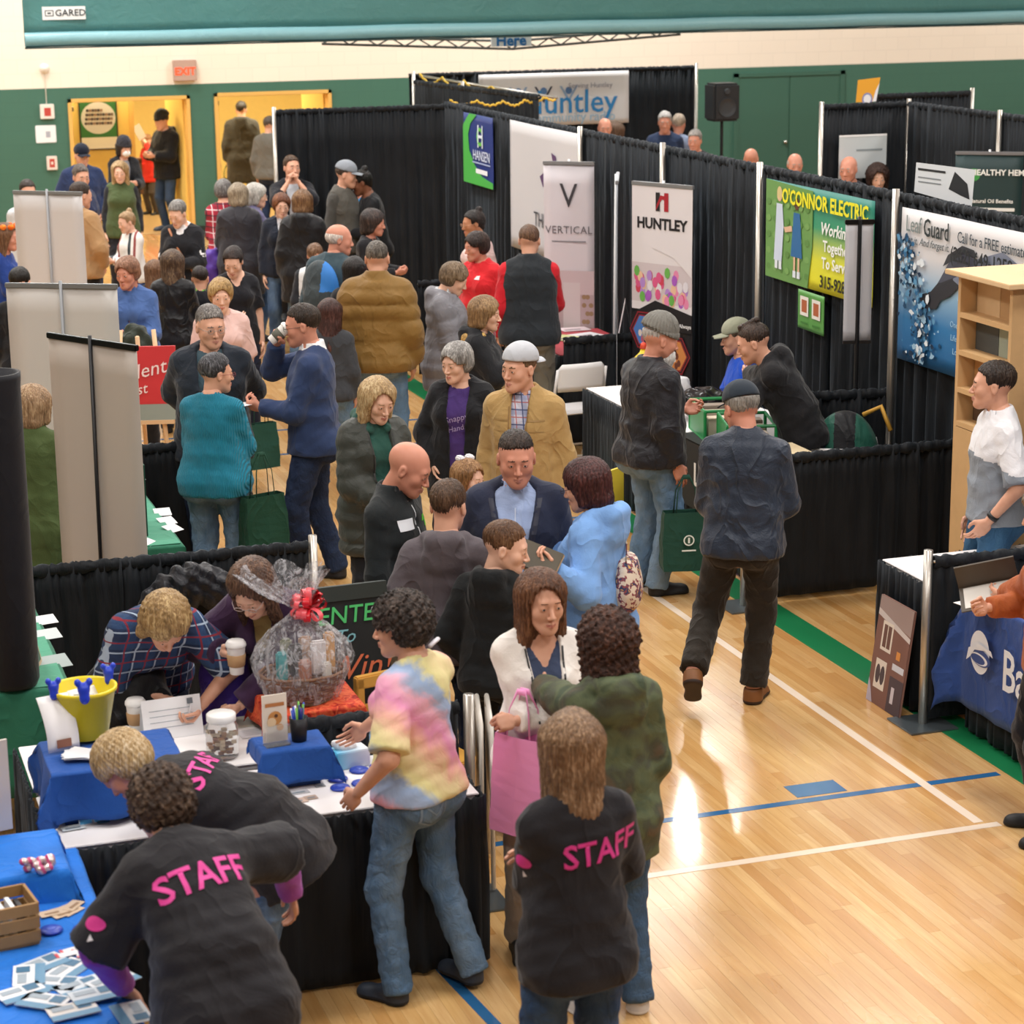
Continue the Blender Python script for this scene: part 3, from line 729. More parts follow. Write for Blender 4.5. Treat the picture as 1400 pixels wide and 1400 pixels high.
        if tp.get('hood'):
            for sx in (-1, 1): G.cone(ch(sx*.055, .075, .34), ch(sx*.082, -.03, .385), .028*k, .042*k, .02); G.cone(ch(sx*.085, -.03, .39), ch(sx*.045, -.115, .395), .042*k, .050*k, .02)
            G.cone(ch(-.05, -.118, .395), ch(.05, -.118, .395), .050*k, .050*k, .02); G.ell(ch(0, -.112-off*.4, .315), _arr((.115, .046, .085))*k, .03)
            G.cone(ch(0, -.012, .37), ch(0, .0, .60), .060*k, .095*k, .02, 's')
        elif tp.get('collar'):
            ck = tp['collar']; t0, t1 = ch(0, -.018, .34), ch(0, -.008, .405+ck); G.cone(t0, t1, .088*k+off*.3, .070*k+off*.2, .02, flat=True)
            G.cone(ch(0, -.006, .385), ch(0, .004, .50+ck), .058*k, .066*k+off*.2, .006, 's')
        else: G.cone(ch(0, -.004, .372+tp.get('neck', 0)), ch(0, .03, .50), .060*k, .085*k, .006, 's')
        G.wob(lambda X, Y, Z: .0026*k*(np.sin(Z*46+X*21+seed)*np.sin(X*33+Y*27+seed*2)+.6*np.sin(Z*90+Y*60+seed)) if not rib else 0*X+0*Y+0*Z)
        if tp.get('open') is not None: G.cut(of2, k=.004)
        v, f = G.mesh(min(r, .0155) if rib > .008 else r); mt = tp['m'] if 'm' in tp else fabric(tp['c'], fold=tp.get('fold', .35), rough=tp.get('rough', .85))
        mats = [mt]; mi = None
        if tp.get('c2'):
            C = v[f].mean(1); d = [np.minimum(*[np.abs(((C-(a+(q-a)*np.clip(((C-a) @ (q-a))/max(1e-6, (q-a) @ (q-a)), 0, 1)[:, None]))**2).sum(1))**.5 for a, q in ((u_[0], u_[1]), (u_[1], u_[2]))]) for u_ in ups]
            loc = (C-waist) @ CM; armd = np.minimum(d[0], d[1]); mi = ((armd < (.052*k*gl+off*1.3+rib+.012)) & (np.abs(loc[:, 0]) > shw*(.99))).astype(int); mats.append(fabric(tp['c2'], fold=.35))
            if tp.get('c2mode') == 'low': mi = (loc[:, 2] < tp.get('c2z', .15)*k).astype(int)
        nm = tp.get('n', 'shirt' if ti == 0 else 'jacket')
        o = mesh_np(nm, v, f, mats, root, mi); made.append(o)
        if tp.get('label'): o['label'] = tp['label']
        if tp.get('fur'):
            s = Solid(); s.cone(ch(-.085, .03, .37), ch(-.09, -.08, .36), .03, .035, .03); s.cone(ch(.085, .03, .37), ch(.09, -.08, .36), .03, .035, .03); s.cone(ch(-.08, -.10, .35), ch(.08, -.10, .35), .04, .04, .03)
            s.wob(lambda X, Y, Z: .006*np.sin(X*170)*np.sin(Y*160+1)*np.sin(Z*150)); v, f = s.mesh(.011); mesh_np('fur_trim', v, f, hairmat(tp['fur'], None, True), root)
    # ---- trousers
    lg = dict(c='#23262e', off=.013, m=None); lg.update(legs or {})
    T_ = Solid(); off = lg['off']; T_.loft(pel, PM, _arr(pzs)*k, pa*k, pb*k, _arr(pc)*k, .05*k, off*.8)
    for sx in (-1, 1): T_.ell(pel+PM @ _arr((sx*.075, -.085, -.05))*k*gw, _arr((.085, .07, .09))*k*gw+off*.6, .04)
    for si in (0, 1):
        hj, kn, an, f_ = legp[si]; ho = lg.get('hemoff', off*1.6)
        T_.cone(hj, kn, .088*k*gl+off*.8, .060*k*gl+off, .035); q = an+(an-kn)*(.09*lg.get('len', 1)); T_.cone(kn, q, .058*k*gl+off, .044*k+ho, .03, flat=True)
    T_.wob(lambda X, Y, Z: .004*k*(np.sin(Z*52+X*30+seed)*np.sin(X*40+Y*34)+.5*np.sin(Z*105+Y*50+seed)*(Z < .75)))
    hm_ = [t_.get('hem', -.10) for t_ in tops]; T_.plane(pel+PM @ _arr((0, 0, min(.10, max(min(hm_)+.035, -.10))))*k, PM @ _arr((0, 0, 1)), .004)
    v, f = T_.mesh(max(r, .0145)); mesh_np('trousers', v, f, lg['m'] or fabric(lg['c'], fold=.45), root)
    # ---- shoes
    md = shoe_mesh(shoes[0], [plain(shoes[1], .6, var=.1), plain(shoes[2], .7)])
    for si in (0, 1):
        f = feet[si]; kn, an = legp[si][1], legp[si][2]; o = bpy.data.objects.new('shoe', md); link(o, root)
        o.rotation_euler = (math.radians(-(f[4] if len(f) > 4 else 0)), 0, math.radians(f[2])); o.location = Vector(an)-(o.rotation_euler.to_matrix() @ Vector((0, -.05, .085)))*k; o.scale = (k*.97,)*3 if not fem else (k*.9,)*3
    info = dict(root=root, ups=ups, hc=hc, HM=HM, hsz=hsz, CM=CM, PM=PM, waist=waist, pel=pel, k=k, tops=made, ch=ch, yaw=yaw, loc=(ox, oy), sh=sh)
    def world(p): c, s_ = math.cos(yaw), math.sin(yaw); return Vector((ox+c*p[0]-s_*p[1], oy+s_*p[0]+c*p[1], p[2]))
    info['world'] = world; info['hand'] = [world(u_[2]+nrm(u_[2]-u_[1])*.07) for u_ in ups]
    return info
# ================================================================ THE HALL
WALLY = 33.0
M_green = None
def block_wall(hexc, key):
    mt, nt, b = newmat(key); c = S(hexc); v = coords(nt, (1, 1, 1), (math.radians(90), 0, 0)); b.inputs['Roughness'].default_value = .55
    br = N(nt, 'ShaderNodeTexBrick'); nt.links.new(v, br.inputs['Vector']); br.inputs['Scale'].default_value = 1.0
    br.inputs['Brick Width'].default_value = .40; br.inputs['Row Height'].default_value = .20; br.inputs['Mortar Size'].default_value = .006
    br.inputs['Color1'].default_value = (*c, 1); br.inputs['Color2'].default_value = (*[x*.98 for x in c], 1); br.inputs['Mortar'].default_value = (*[x*.93 for x in c], 1)
    nt.links.new(br.outputs[0], b.inputs['Base Color']); bump(nt, b, br.outputs[1], -.25, .01); return mt
m_gw = block_wall('#3f6a5a', 'painted_block_green'); m_cw = block_wall('#efe3d2', 'painted_block_cream'); m_top = plain('#5d7d45', .8)
m_yel = plain('#f0cc6e', .45, var=.04); m_yfr = plain('#e0b060', .4)
ZB = 2.19
def wallseg(mb, x0, x1, z0, z1, mi=0): mb.box((x0, WALLY, z0), (x1, WALLY+.25, z1), mi)
mb = MB(); D1 = (4.28, 6.05, 2.03); D2 = (6.41, 8.18, 2.05)
for x0, x1, z0 in ((-6, D1[0], 0), (D1[0], D1[1], D1[2]), (D1[1], D2[0], 0), (D2[0], D2[1], D2[2]), (D2[1], 26, 0)): wallseg(mb, x0, x1, z0, ZB, 0)
wallseg(mb, -6, 26, ZB, 4.6, 1); wallseg(mb, -6, 26, 4.6, CEIL, 0)
tag(mb.build('wall_back', [m_gw, m_cw]), kind='structure')
tag(MB().box((-6.25, -6, 0), (-6, WALLY+.25, ZB), 0).box((-6.25, -6, ZB), (-6, WALLY+.25, CEIL), 1).build('wall_left', [plain('#3f6a5a', .6), plain('#d9cdbd', .7)]), kind='structure')
tag(MB().box((26, -6, 0), (26.25, WALLY+.25, ZB), 0).box((26, -6, ZB), (26.25, WALLY+.25, CEIL), 1).build('wall_right', [plain('#3f6a5a', .6), plain('#d9cdbd', .7)]), kind='structure')
tag(MB().box((-6.25, -6.25, 0), (26.25, -6, CEIL)).build('wall_front', plain('#d9cdbd', .7)), kind='structure')
tag(MB().box((-6.25, -6.25, CEIL), (26.25, WALLY+.25, CEIL+.2)).build('ceiling', plain('#d8d4cc', .9)), kind='structure')
mb = MB(); mb.box((-6, WALLY-.012, 0), (D1[0], WALLY, .12)); mb.box((D1[1], WALLY-.012, 0), (D2[0], WALLY, .12)); mb.box((D2[1], WALLY-.012, 0), (26, WALLY, .12))
tag(mb.build('baseboard_back', plain('#23302c', .5)), kind='structure')
# corridor beyond the doors
for n_, lo_, hi_, m__ in (('floor_corridor', (3.0, 33.25, -.02), (10.5, 38.0, .004), plain('#a98a5c', .4, var=.1)), ('wall_corridor_back', (3.0, 38.0, 0), (10.5, 38.2, 3.0), 0), ('wall_corridor_left', (2.8, 33.25, 0), (3.0, 38.2, 3.0), 0), ('wall_corridor_right', (10.5, 33.25, 0), (10.7, 38.2, 3.0), 0), ('ceiling_corridor', (2.8, 33.25, 2.9), (10.7, 38.2, 3.0), plain('#cfc9bb', .8))):
    tag(MB().box(lo_, hi_).build(n_, m__ or plain('#f2d27c', .6, var=.04)), kind='structure')
# ---- double doors
def doorway(n, D, swing):
    x0, x1, z = D; r = empty('door_%d' % n, ((x0+x1)/2, WALLY, 0)); tag(r, kind='structure'); c = (x0+x1)/2
    fr = MB(); t = .055
    fr.box((x0-c, -.03, 0), (x0-c+t, .22, z)); fr.box((x1-c-t, -.03, 0), (x1-c, .22, z)); fr.box((x0-c, -.03, z-t), (x1-c, .22, z)); fr.build('door_frame', m_yfr, r, bevel=.006)
    W = (x1-x0)/2-t
    for s, ang in swing:
        lf = MB(); lf.box((0, -.022, .01), (W, .022, z-t-.01))
        o = lf.build('door_leaf', m_yel, r, bevel=.003); o.location = (s*(W), .2, 0); o.rotation_euler = (0, 0, math.radians(ang))
        hb = MB(); hb.box((.10, -.06, .93), (W-.08, -.03, .99)); hb.box((W-.14, -.065, .86), (W-.06, -.022, 1.08)); hb.box((.06, -.05, .9), (.12, -.02, 1.02)); hb.build('push_bar', plain('#b8b4aa', .3, 1), o)
        cl = MB(); cl.box((.05, -.06, z-t-.14), (.26, -.022, z-t-.08)); cl.build('door_closer', plain('#8a8478', .4, .8), o)
    return r
d1 = doorway(1, D1, [(-1, 88), (1, 98)]); d2 = doorway(2, D2, [(-1, 84), (1, 100)])
# transom wall seen through door one: yellow panels with poster, divider
pn = MB(); pn.box((4.0, 34.6, 0), (5.42, 34.7, 2.9)); pn.box((5.40, 34.57, 0), (5.47, 34.72, 2.9), 1); tag(pn.build('wall_corridor_inner', [m_yel, m_yfr]), kind='structure')
d3 = MB(); d3.box((14.8, WALLY-.015, 0), (15.68, WALLY+.0, 2.04)); d3.box((15.70, WALLY-.015, 0), (16.58, WALLY, 2.04)); d3.box((14.72, WALLY-.03, 0), (14.8, WALLY, 2.1)); d3.box((16.58, WALLY-.03, 0), (16.66, WALLY, 2.1)); d3.box((14.72, WALLY-.03, 2.04), (16.66, WALLY, 2.1))
g3 = d3.build('door_3', plain('#3a6253', .5)); tag(g3, kind='structure')
MB().lathe([(.0, 0), (.03, .005), (.035, .03), (.02, .05), (0, .055)], M=Matrix.Translation((15.62, WALLY-.015, 1.0)) @ Matrix.Rotation(PI/2, 4, 'X'), n=12).build('door_handle', plain('#c8c6c0', .25, 1), g3, smooth=True)

# ---- floor of narrow maple strips: those near are single pieces, beyond they are joined
def wood_mat():
    mt, nt, b = newmat('maple_floor'); b.inputs['Roughness'].default_value = .22; b.inputs['Specular IOR Level'].default_value = .5
    b.inputs['Coat Weight'].default_value = .55; b.inputs['Coat Roughness'].default_value = .09
    geo = N(nt, 'ShaderNodeNewGeometry'); oi = N(nt, 'ShaderNodeObjectInfo'); rnd = math_(nt, 'FRACT', math_(nt, 'ADD', geo.outputs['Random Per Island'], oi.outputs['Random']))
    geo2 = N(nt, 'ShaderNodeNewGeometry'); mp = N(nt, 'ShaderNodeMapping'); nt.links.new(geo2.outputs['Position'], mp.inputs[0]); mp.inputs['Scale'].default_value = (34, 2.2, 1)
    nz = noise(nt, mp.outputs[0], 1.0, 4, .6, .8); mp2 = N(nt, 'ShaderNodeMapping'); nt.links.new(geo2.outputs['Position'], mp2.inputs[0]); mp2.inputs['Scale'].default_value = (2.4, .5, 1); n2 = noise(nt, mp2.outputs[0], 1.0, 3, .5)
    base = ramp(nt, rnd, [(0, S('#c08e52')), (.12, S('#d0a265')), (.5, S('#d8ae72')), (.85, S('#dfb880')), (1, S('#c8965a'))])
    c = mixc(nt, math_(nt, 'MULTIPLY', ramp(nt, nz, [(.35, (0,)*3), (.75, (1,)*3)]), .5), base, S('#b27a3a'))
    c = mixc(nt, math_(nt, 'MULTIPLY', ramp(nt, n2, [(.42, (0,)*3), (.66, (1,)*3)]), .3), c, S('#a87038'))
    nt.links.new(c, b.inputs['Base Color'])
    rr = ramp(nt, n2, [(.3, (.2,)*3), (.7, (.32,)*3)]); nt.links.new(rr, b.inputs['Roughness'])
    bump(nt, b, nz, .04, .004); return mt
m_wood = wood_mat()
floor = MB().box((-6.25, -6.25, -.2), (26.25, 38.2, -.012)).build('floor', plain('#8a5c2c', .5)); tag(floor, kind='structure')
PW = .057; GAP = .0007
def plank_rows(x0, x1, y0, y1, seed):
    r = random.Random(seed); out = []; n = int(round((x1-x0)/PW))
    for i in range(n):
        xa = x0+i*PW; y = y0-r.random()*.8
        while y < y1:
            L = r.uniform(.5, 1.9); a = max(y, y0); e = min(y+L, y1)
            if e-a > .02: out.append((xa, a, e))
            y += L
    return out
NX0 = 2.60; near = plank_rows(NX0, NX0+PW*52, 6.2, 12.6, 3)
vis = sorted(near, key=lambda p: p[1])[:300]; rest = set(near)-set(vis)
pm = {}
for (xa, a, e) in vis:
    L = round((e-a)/.05)*.05; L = max(L, .05)
    if L not in pm:
        q = MB().box((0, 0, -.012), (PW-GAP, 1-GAP, 0)); o = q.build('plank', m_wood); pm[L] = o.data; bpy.data.objects.remove(o)
    o = bpy.data.objects.new('plank', pm[L]); link(o, floor); o.location = (xa, a, 0); o.scale = (1, (e-a), 1)
def strips(items, name):
    V = []; F = []
    for (xa, a, e) in items:
        b_ = len(V); x1 = xa+PW-GAP; e2 = e-GAP
        V += [(xa, a, -.012), (x1, a, -.012), (x1, e2, -.012), (xa, e2, -.012), (xa, a, 0), (x1, a, 0), (x1, e2, 0), (xa, e2, 0)]
        F += [(b_+4, b_+5, b_+6, b_+7), (b_, b_+1, b_+5, b_+4), (b_+1, b_+2, b_+6, b_+5), (b_+3, b_, b_+4, b_+7)]
    return mesh_np(name, V, np.array(F), m_wood, floor, smooth=False)
far = list(rest)+plank_rows(NX0-PW*40, NX0, 5.5, 12.6, 4)+plank_rows(NX0+PW*52, NX0+PW*130, 5.5, 12.6, 5)+plank_rows(NX0-PW*40, NX0+PW*180, 12.6, 33.2, 6)
tag(strips(far, 'plank_field'), kind='stuff')
# ---- painted court lines: thin paint on the boards
def line(a, b, wd, mat, name='court_line'):
    a = Vector((a[0], a[1], 0)); b = Vector((b[0], b[1], 0)); d = (b-a).normalized(); n = Vector((-d.y, d.x, 0))*wd/2
    m_ = MB(); m_.prism([a-n, b-n, b+n, a+n], (0, 0, .0012+.0004*(mat is mW)-.0004*(mat is mG))); o = m_.build(name, mat, floor); return o
mW = plain('#ecd9c4', .25, coat=.5); mB = plain('#2a6496', .25, coat=.5); mG = plain('#1d7a4a', .28, coat=.5)
a = uz(883, 806); b = uz(1338, 1124.5); line((a.x, 13.1), (b.x, b.y-.0), .05, mW)
a = uz(860, 1201.6); b = uz(1353.6, 1128.3); line((2.9, a.y), (b.x+.05, b.y), .05, mW)
a = uz(937, 1117.9); b = uz(1365, 1057.7); line((2.75, a.y), (b.x, b.y), .05, mB)
q = [uz(1072, 1076), uz(1138, 1066), uz(1158, 1081), uz(1090, 1091)]; xs_ = sorted([p.x for p in q]); ys_ = sorted([p.y for p in q])
MB().box((sum(xs_[:2])/2, sum(ys_[:2])/2, 0), (sum(xs_[2:])/2, sum(ys_[2:])/2, .0015)).build('court_mark', mB, floor)
gl_ = uz(1272.6, 991.4); gr_ = uz(1187.8, 902.7); line(((gl_.x+gr_.x)/2, 6.0), ((gl_.x+gr_.x)/2, 24.0), abs(gr_.x-gl_.x), mG)
a = uz(608, 1335); b = uz(660, 1400); line((a.x-.02, a.y+.35), (b.x+.1, b.y-.6), .05, mB)
for (p, q_, mm) in (((345, 622), (470, 617), mB), ((445, 739), (500, 736), mB), ((855, 800), (935, 796), mW), ((440, 583), (470, 582), mB)):
    a = uz(*p); b = uz(*q_); line((2.7, (a.y+b.y)/2), (5.6 if p[0] < 800 else 4.6, (a.y+b.y)/2), .045, mm)
line((3.9, 13.1), (5.1, 13.1), .05, mW)
# ---- ceiling lamps (housing for each light)
hb0 = MB(); hb0.lathe([(.12, .5), (.2, .35), (.62, .02), (.68, 0), (.64, 0), (.2, .3)], n=16)
for i, (x, y) in enumerate(LAMPS):
    if i == 0:
        t = empty('hanging_lamp', (x, y, CEIL-.6), 0, 'round high bay lamp hung under the hall ceiling', 'lamp', 'high bay lamps under the ceiling'); hb0.build('reflector', plain('#c9ccd0', .3, .8), t, smooth=True)
        MB().tube([(0, 0, .4), (0, 0, .62)], .02).build('stem', plain('#8d8f92', .4, .8), t); MB().lathe([(0, .03), (.5, .03), (.5, .05), (0, .05)], n=16).build('lens', plain('#fff6e6', .5, emit=4), t); lamp0 = t
    else: c_ = copy_tree(lamp0); c_.location = (x, y, CEIL-.6)

# ---------------------------------------------------------------- flat print helpers
FONTMESH = {}
def text_obj(s, size, mat, name='lettering', parent=None, M=None, align='CENTER', bold=0.0, shear=0.0, extrude=.0006, sx=1.0, spacing=1.0, fine=False):
    key = (s, size, align, bold, shear, extrude, sx, spacing)
    cu = bpy.data.curves.new(name, 'FONT'); cu.body = s; cu.size = size; cu.align_x = align; cu.align_y = 'CENTER'; cu.offset = bold*size; cu.shear = shear; cu.extrude = extrude; cu.space_character = spacing; cu.resolution_u = 2
    t = bpy.data.objects.new(name, cu); COL.objects.link(t); dg = bpy.context.evaluated_depsgraph_get(); me = bpy.data.meshes.new_from_object(t.evaluated_get(dg)); bpy.data.objects.remove(t)
    me.materials.clear(); me.materials.append(mat)
    if M is not None: me.transform(M @ Matrix.Diagonal((sx, 1, 1, 1)))
    elif sx != 1: me.transform(Matrix.Diagonal((sx, 1, 1, 1)))
    o = bpy.data.objects.new(name, me); link(o, parent); return o
class Board:
    """a flat printed face: origin is the lower left corner, u right, v up"""
    def __init__(s, parent, o, u, v): s.p = parent; s.o = Vector(o); s.u = Vector(u).normalized(); s.v = Vector(v).normalized(); s.n = s.u.cross(s.v); s.k = 0; s.bend = None
    def M(s, x, y, lift=0):
        m_ = Matrix((s.u, s.v, s.n)).transposed().to_4x4(); m_.translation = s.o+s.u*x+s.v*y+s.n*(.0015+lift); return m_
    def _fin(s, o):
        if s.bend:
            for v in o.data.vertices: v.co += s.n*s.bend((v.co-s.o).dot(s.u), (v.co-s.o).dot(s.v))
        return o
    def shapes(s, items, name='printed_design', lift=.0):
        """items: (colour, [(x, y), ...])"""
        cols = []; mb = MB()
        for i, (c, pts) in enumerate(items):
            if c not in cols: cols.append(c)
            L_ = .0012+lift+i*.0001+(.008 if s.bend else 0); P = [s.o+s.u*x+s.v*y+s.n*L_ for x, y in pts]
            if s.bend: P = [p+s.n*s.bend(*q) for p, q in zip(P, pts)]
            mb.prism(P, s.n*.0002, cols.index(c))
        return mb.build(name, [plain(c, .5) for c in cols], s.p)
    def text(s, t, x, y, size, col, **kw):
        lift = kw.pop('lift', .0035)+(.008 if s.bend else 0); rot = kw.pop('rot', 0); M_ = s.M(x, y, lift)
        if rot: M_ = M_ @ Matrix.Rotation(math.radians(rot), 4, 'Z')
        return s._fin(text_obj(t, size, plain(col, .5), parent=s.p, M=M_, **kw))
def rect(x0, y0, x1, y1): return [(x0, y0), (x1, y0), (x1, y1), (x0, y1)]
def circ(x, y, r, n=20, ry=None): return [(x+r*math.cos(2*PI*i/n), y+(ry or r)*math.sin(2*PI*i/n)) for i in range(n)]

# ---------------------------------------------------------------- pipe and drape
m_drape = None
def drape_mat():
    mt, nt, b = newmat('black_drape'); b.inputs['Roughness'].default_value = .68; b.inputs['Specular IOR Level'].default_value = .25; b.inputs['Sheen Weight'].default_value = .08; b.inputs['Sheen Tint'].default_value = (.6, .75, .9, 1)
    v = coords(nt, (1, 1, .3)); n = noise(nt, v, 9, 3); nt.links.new(ramp(nt, n, [(.3, S('#0e1115')), (.7, S('#191d22'))]), b.inputs['Base Color'])
    bump(nt, b, noise(nt, coords(nt, (1, 1, .12)), 30, 2), .5, .02); return mt
m_drape = drape_mat(); m_pipe = plain('#b9b4ac', .32, .85); m_plate = plain('#7b858a', .35, .8)
def drape_sheet(a, b, z0, z1, amp=.03, wl=.15, seed=1, step=.018, gather=True, nz=9, flare=1.0):
    a = Vector((a[0], a[1], 0)); b = Vector((b[0], b[1], 0)); L = (b-a).length; d = (b-a)/L; n = Vector((-d.y, d.x, 0)); nx = max(6, int(L/step)); r = random.Random(seed); ph = [r.uniform(0, 6.28) for _ in range(6)]
    rows = []
    for j in range(nz+1):
        t = j/nz; z = z1+(z0-z1)*t**(.8 if gather else 1); row = []
        for i in range(nx+1):
            x = i/nx*L; u = x/wl*2*PI
            f = math.sin(u+1.3*math.sin(x*2.1+ph[0])+ph[1])+.45*math.sin(u*.43+ph[2])+.35*math.sin(u*1.7+ph[3]+t*1.2)
            g = f*amp*(.35+.65*min(1, t*2.5))*flare*(.62+.38*math.sin(x*2.7+ph[2])+.25*math.sin(x*6.1+ph[3]))
            if gather and t < .12: g += amp*.5*math.sin(u*3.3+ph[4])
            row.append(a+d*(x+.3*amp*math.sin(u*.5+ph[5])*t)+n*g+Vector((0, 0, z+(.006*math.sin(u*2.2) if j == 0 else 0))))
        rows.append(row)
    return rows
def pipe_drape(a, b, z0, z1, posts, label, group=None, wl=.15, seed=1, panel=1.25, amp=.03, bar=True, pz=None, base=True, name='pipe_and_drape', cut=None, mat=None):
    a = Vector((a[0], a[1])); b = Vector((b[0], b[1])); c = (a+b)/2; r = empty(name, (c.x, c.y, 0), 0, label, 'drape', group)
    L = (b-a).length; n = max(1, round(L/panel))
    for i in range(n):
        ov = (b-a).normalized()*(.03 if i else 0); p = a+(b-a)*(i/n)-c-ov; q = a+(b-a)*((i+1)/n)-c; m_ = MB(); m_.grid(drape_sheet(p, q, z0, z1, amp, wl, seed*17+i)); o = m_.build('drape_panel', mat or m_drape, r, smooth=True)
        md = o.modifiers.new('t', 'SOLIDIFY'); md.thickness = .004
    if bar: 
        m_ = MB(); m_.tube([(a.x-c.x, a.y-c.y, z1-.03), (b.x-c.x, b.y-c.y, z1-.03)], .008, 8); m_.build('crossbar', m_pipe, r, smooth=True)
        d = (b-a).normalized(); rw = []   # gathered header hugging the bar
        nn = int(L/.02); rr = random.Random(seed)
        for k in range(7):
            an = 2*PI*k/6; rw.append([(a.x-c.x+d.x*L*i/nn-d.y*math.cos(an)*(.022+.010*math.sin(i*1.3+math.sin(i*.37)*2+k)), a.y-c.y+d.y*L*i/nn+d.x*math.cos(an)*(.022+.010*math.sin(i*1.3+math.sin(i*.37)*2+k)), z1-.03+math.sin(an)*(.034+.008*math.sin(i*1.7+math.sin(i*.5)*2))) for i in range(nn+1)])
        MB().grid(rw).build('drape_header', mat or m_drape, r, smooth=True)
    for p in posts:
        m_ = MB(); m_.tube([(p[0]-c.x, p[1]-c.y, .008), (p[0]-c.x, p[1]-c.y, (pz or z1)+.03)], .024, 12); m_.build('upright', m_pipe, r, smooth=True)
        if base: MB().box((p[0]-c.x-.14, p[1]-c.y-.14, 0), (p[0]-c.x+.14, p[1]-c.y+.14, .01)).build('base_plate', m_plate, r, bevel=.003)
    return r
ZT = 2.44
pipe_drape((7.12, 23.6), (7.12, 15.33), .03, ZT, [(7.07, 19.23), (7.07, 17.26)], 'tall black drape wall behind the far right booths, holding the blue and green flag', 'tall drape walls', seed=3)
pipe_drape((7.12, 15.33), (7.12, 13.2), .03, ZT, [(7.06, 15.33)], 'tall black drape section behind the yellow and green electric banner', 'tall drape walls', seed=4)
pipe_drape((7.12, 13.2), (7.12, 8.6), .03, ZT, [(7.06, 13.2), (7.06, 10.2)], 'tall black drape section behind the gutter banner and the wooden shelf cabinet', 'tall drape walls', seed=5)
_xa = uy(374, 146, 24.85).x; pipe_drape((_xa, 24.85), (7.8, 24.85), .03, 2.33, [(_xa, 24.85)], 'tall black drape wall facing the camera beside the corridor doors', 'tall drape walls', seed=6, wl=.14)
pipe_drape((9.2-.95, 29.0), (12.35, 29.0), .03, ZT+.02, [(8.3, 28.95), (12.35, 28.95)], 'far black drape wall by the back wall holding the white radio banner', 'tall drape walls', seed=7, wl=.14)
pipe_drape((10.45, 21.25), (11.46, 21.25), .03, ZT, [(10.45, 21.2), (11.46, 21.2)], 'far black drape panel facing the camera right of the loudspeaker and green doors', 'tall drape walls', seed=8, wl=.13)
pipe_drape((11.46, 21.25), (11.46, 17.0), .03, ZT, [(11.42, 19.3)], 'far black drape wall at upper right behind the dark healthy hemp banner', 'tall drape walls', seed=9)
pipe_drape((11.75, 22.5), (12.95, 22.5), .03, ZT, [(12.95, 22.5)], 'far black drape section at upper right showing over the other drapes', 'tall drape walls', seed=10)
pipe_drape((8.3, 28.9), (8.75, 25.2), .03, ZT-.06, [(8.62, 27.8)], 'far side drape with yellow cord wound along its pipe', 'tall drape walls', seed=11)
# low side rails
RL = 'low drape rails between booths'
pipe_drape((5.62, 12.35), (7.10, 12.35), .04, .96, [(5.62, 12.35)], 'low black drape rail in front of the booth with the pamphlet boxes', RL, seed=12)
pipe_drape((6.35, 13.35), (7.08, 13.25), .04, 1.13, [], 'low black drape rail behind the backpack on the chair', RL, seed=13)
pipe_drape((6.1, 17.0), (7.1, 17.0), .04, .95, [], 'low black drape rail behind the bearded man\'s table', RL, seed=14)
pipe_drape((5.9, 20.6), (7.1, 20.6), .04, .95, [], 'low black drape rail behind the woman in the red shirt', RL, seed=15)
pipe_drape((5.62, 9.98), (7.10, 9.90), .04, .93, [(5.60, 10.0)], 'low black drape rail between the white table and the blue cloth table', RL, seed=16, amp=.022, wl=.08)
pipe_drape((.62, 11.52), (2.64, 11.50), .04, .92, [(2.67, 11.50)], 'low black drape rail behind the two women leaning over the table', RL, seed=17, wl=.14)
pipe_drape((1.5, 14.3), (2.50, 14.3), .04, .92, [], 'low black drape rail beside the green cloth table and teal sweater', RL, seed=18)
pipe_drape((1.95, 8.66), (2.62, 8.66), .04, .92, [(2.66, 8.64)], 'low black drape rail under the gift basket by the tie-dye shirt', RL, seed=19, wl=.08)
pipe_drape((1.7, 16.9), (2.45, 16.9), .04, .92, [], 'low black drape rail left of the red sign on its easel', RL, seed=20)

# ---------------------------------------------------------------- green padded curtain across the top
def vinyl(hexc, rough=.38):
    mt, nt, b = newmat('vinyl_'+hexc.strip('#')); b.inputs['Roughness'].default_value = rough; c = S(hexc)
    v = coords(nt, (.3, 1, 1)); n = noise(nt, v, 5, 3); nt.links.new(mixc(nt, n, tuple(x*.9 for x in c), tuple(x*1.1 for x in c)), b.inputs['Base Color']); bump(nt, b, noise(nt, coords(nt, (1, 1, 1), (0, .6, 0)), 6, 4, .6, 1), .18, .05); return mt
YC = 27.0; p0 = uy(34, 64, YC); p1 = uy(1400, 33, YC); zb = (p0.z+p1.z)/2
r = empty('divider_curtain', (p0.x, YC, 0), 0, 'wide teal green vinyl gym divider curtain hanging across the top of the hall', 'curtain')
WC = 18.0; mb = MB(); rows = []
for z in np.linspace(zb+.14, 4.5, 12): rows.append([(x, .015*math.sin(x*5+z), z) for x in np.linspace(0, WC, 60)])
o = mb.grid(rows).build('vinyl_sheet', vinyl('#4d8382'), r, smooth=True); o.modifiers.new('t', 'SOLIDIFY').thickness = .01
mb = MB(); rows = []
for k in range(9):
    t = 2*PI*k/8; rows.append([(x, -.035+.05*math.cos(t), zb+.085+.085*math.sin(t)+.004*math.sin(x*3)) for x in np.linspace(0, WC, 60)])
mb.grid(rows).build('bottom_hem', vinyl('#7fb0b8', .35), r, smooth=True)  # hem colour lightened for the light it reflects
MB().box((-.0, -.09, zb-.015), (WC, .02, zb)).build('hem_edge', plain('#27403f', .5), r)
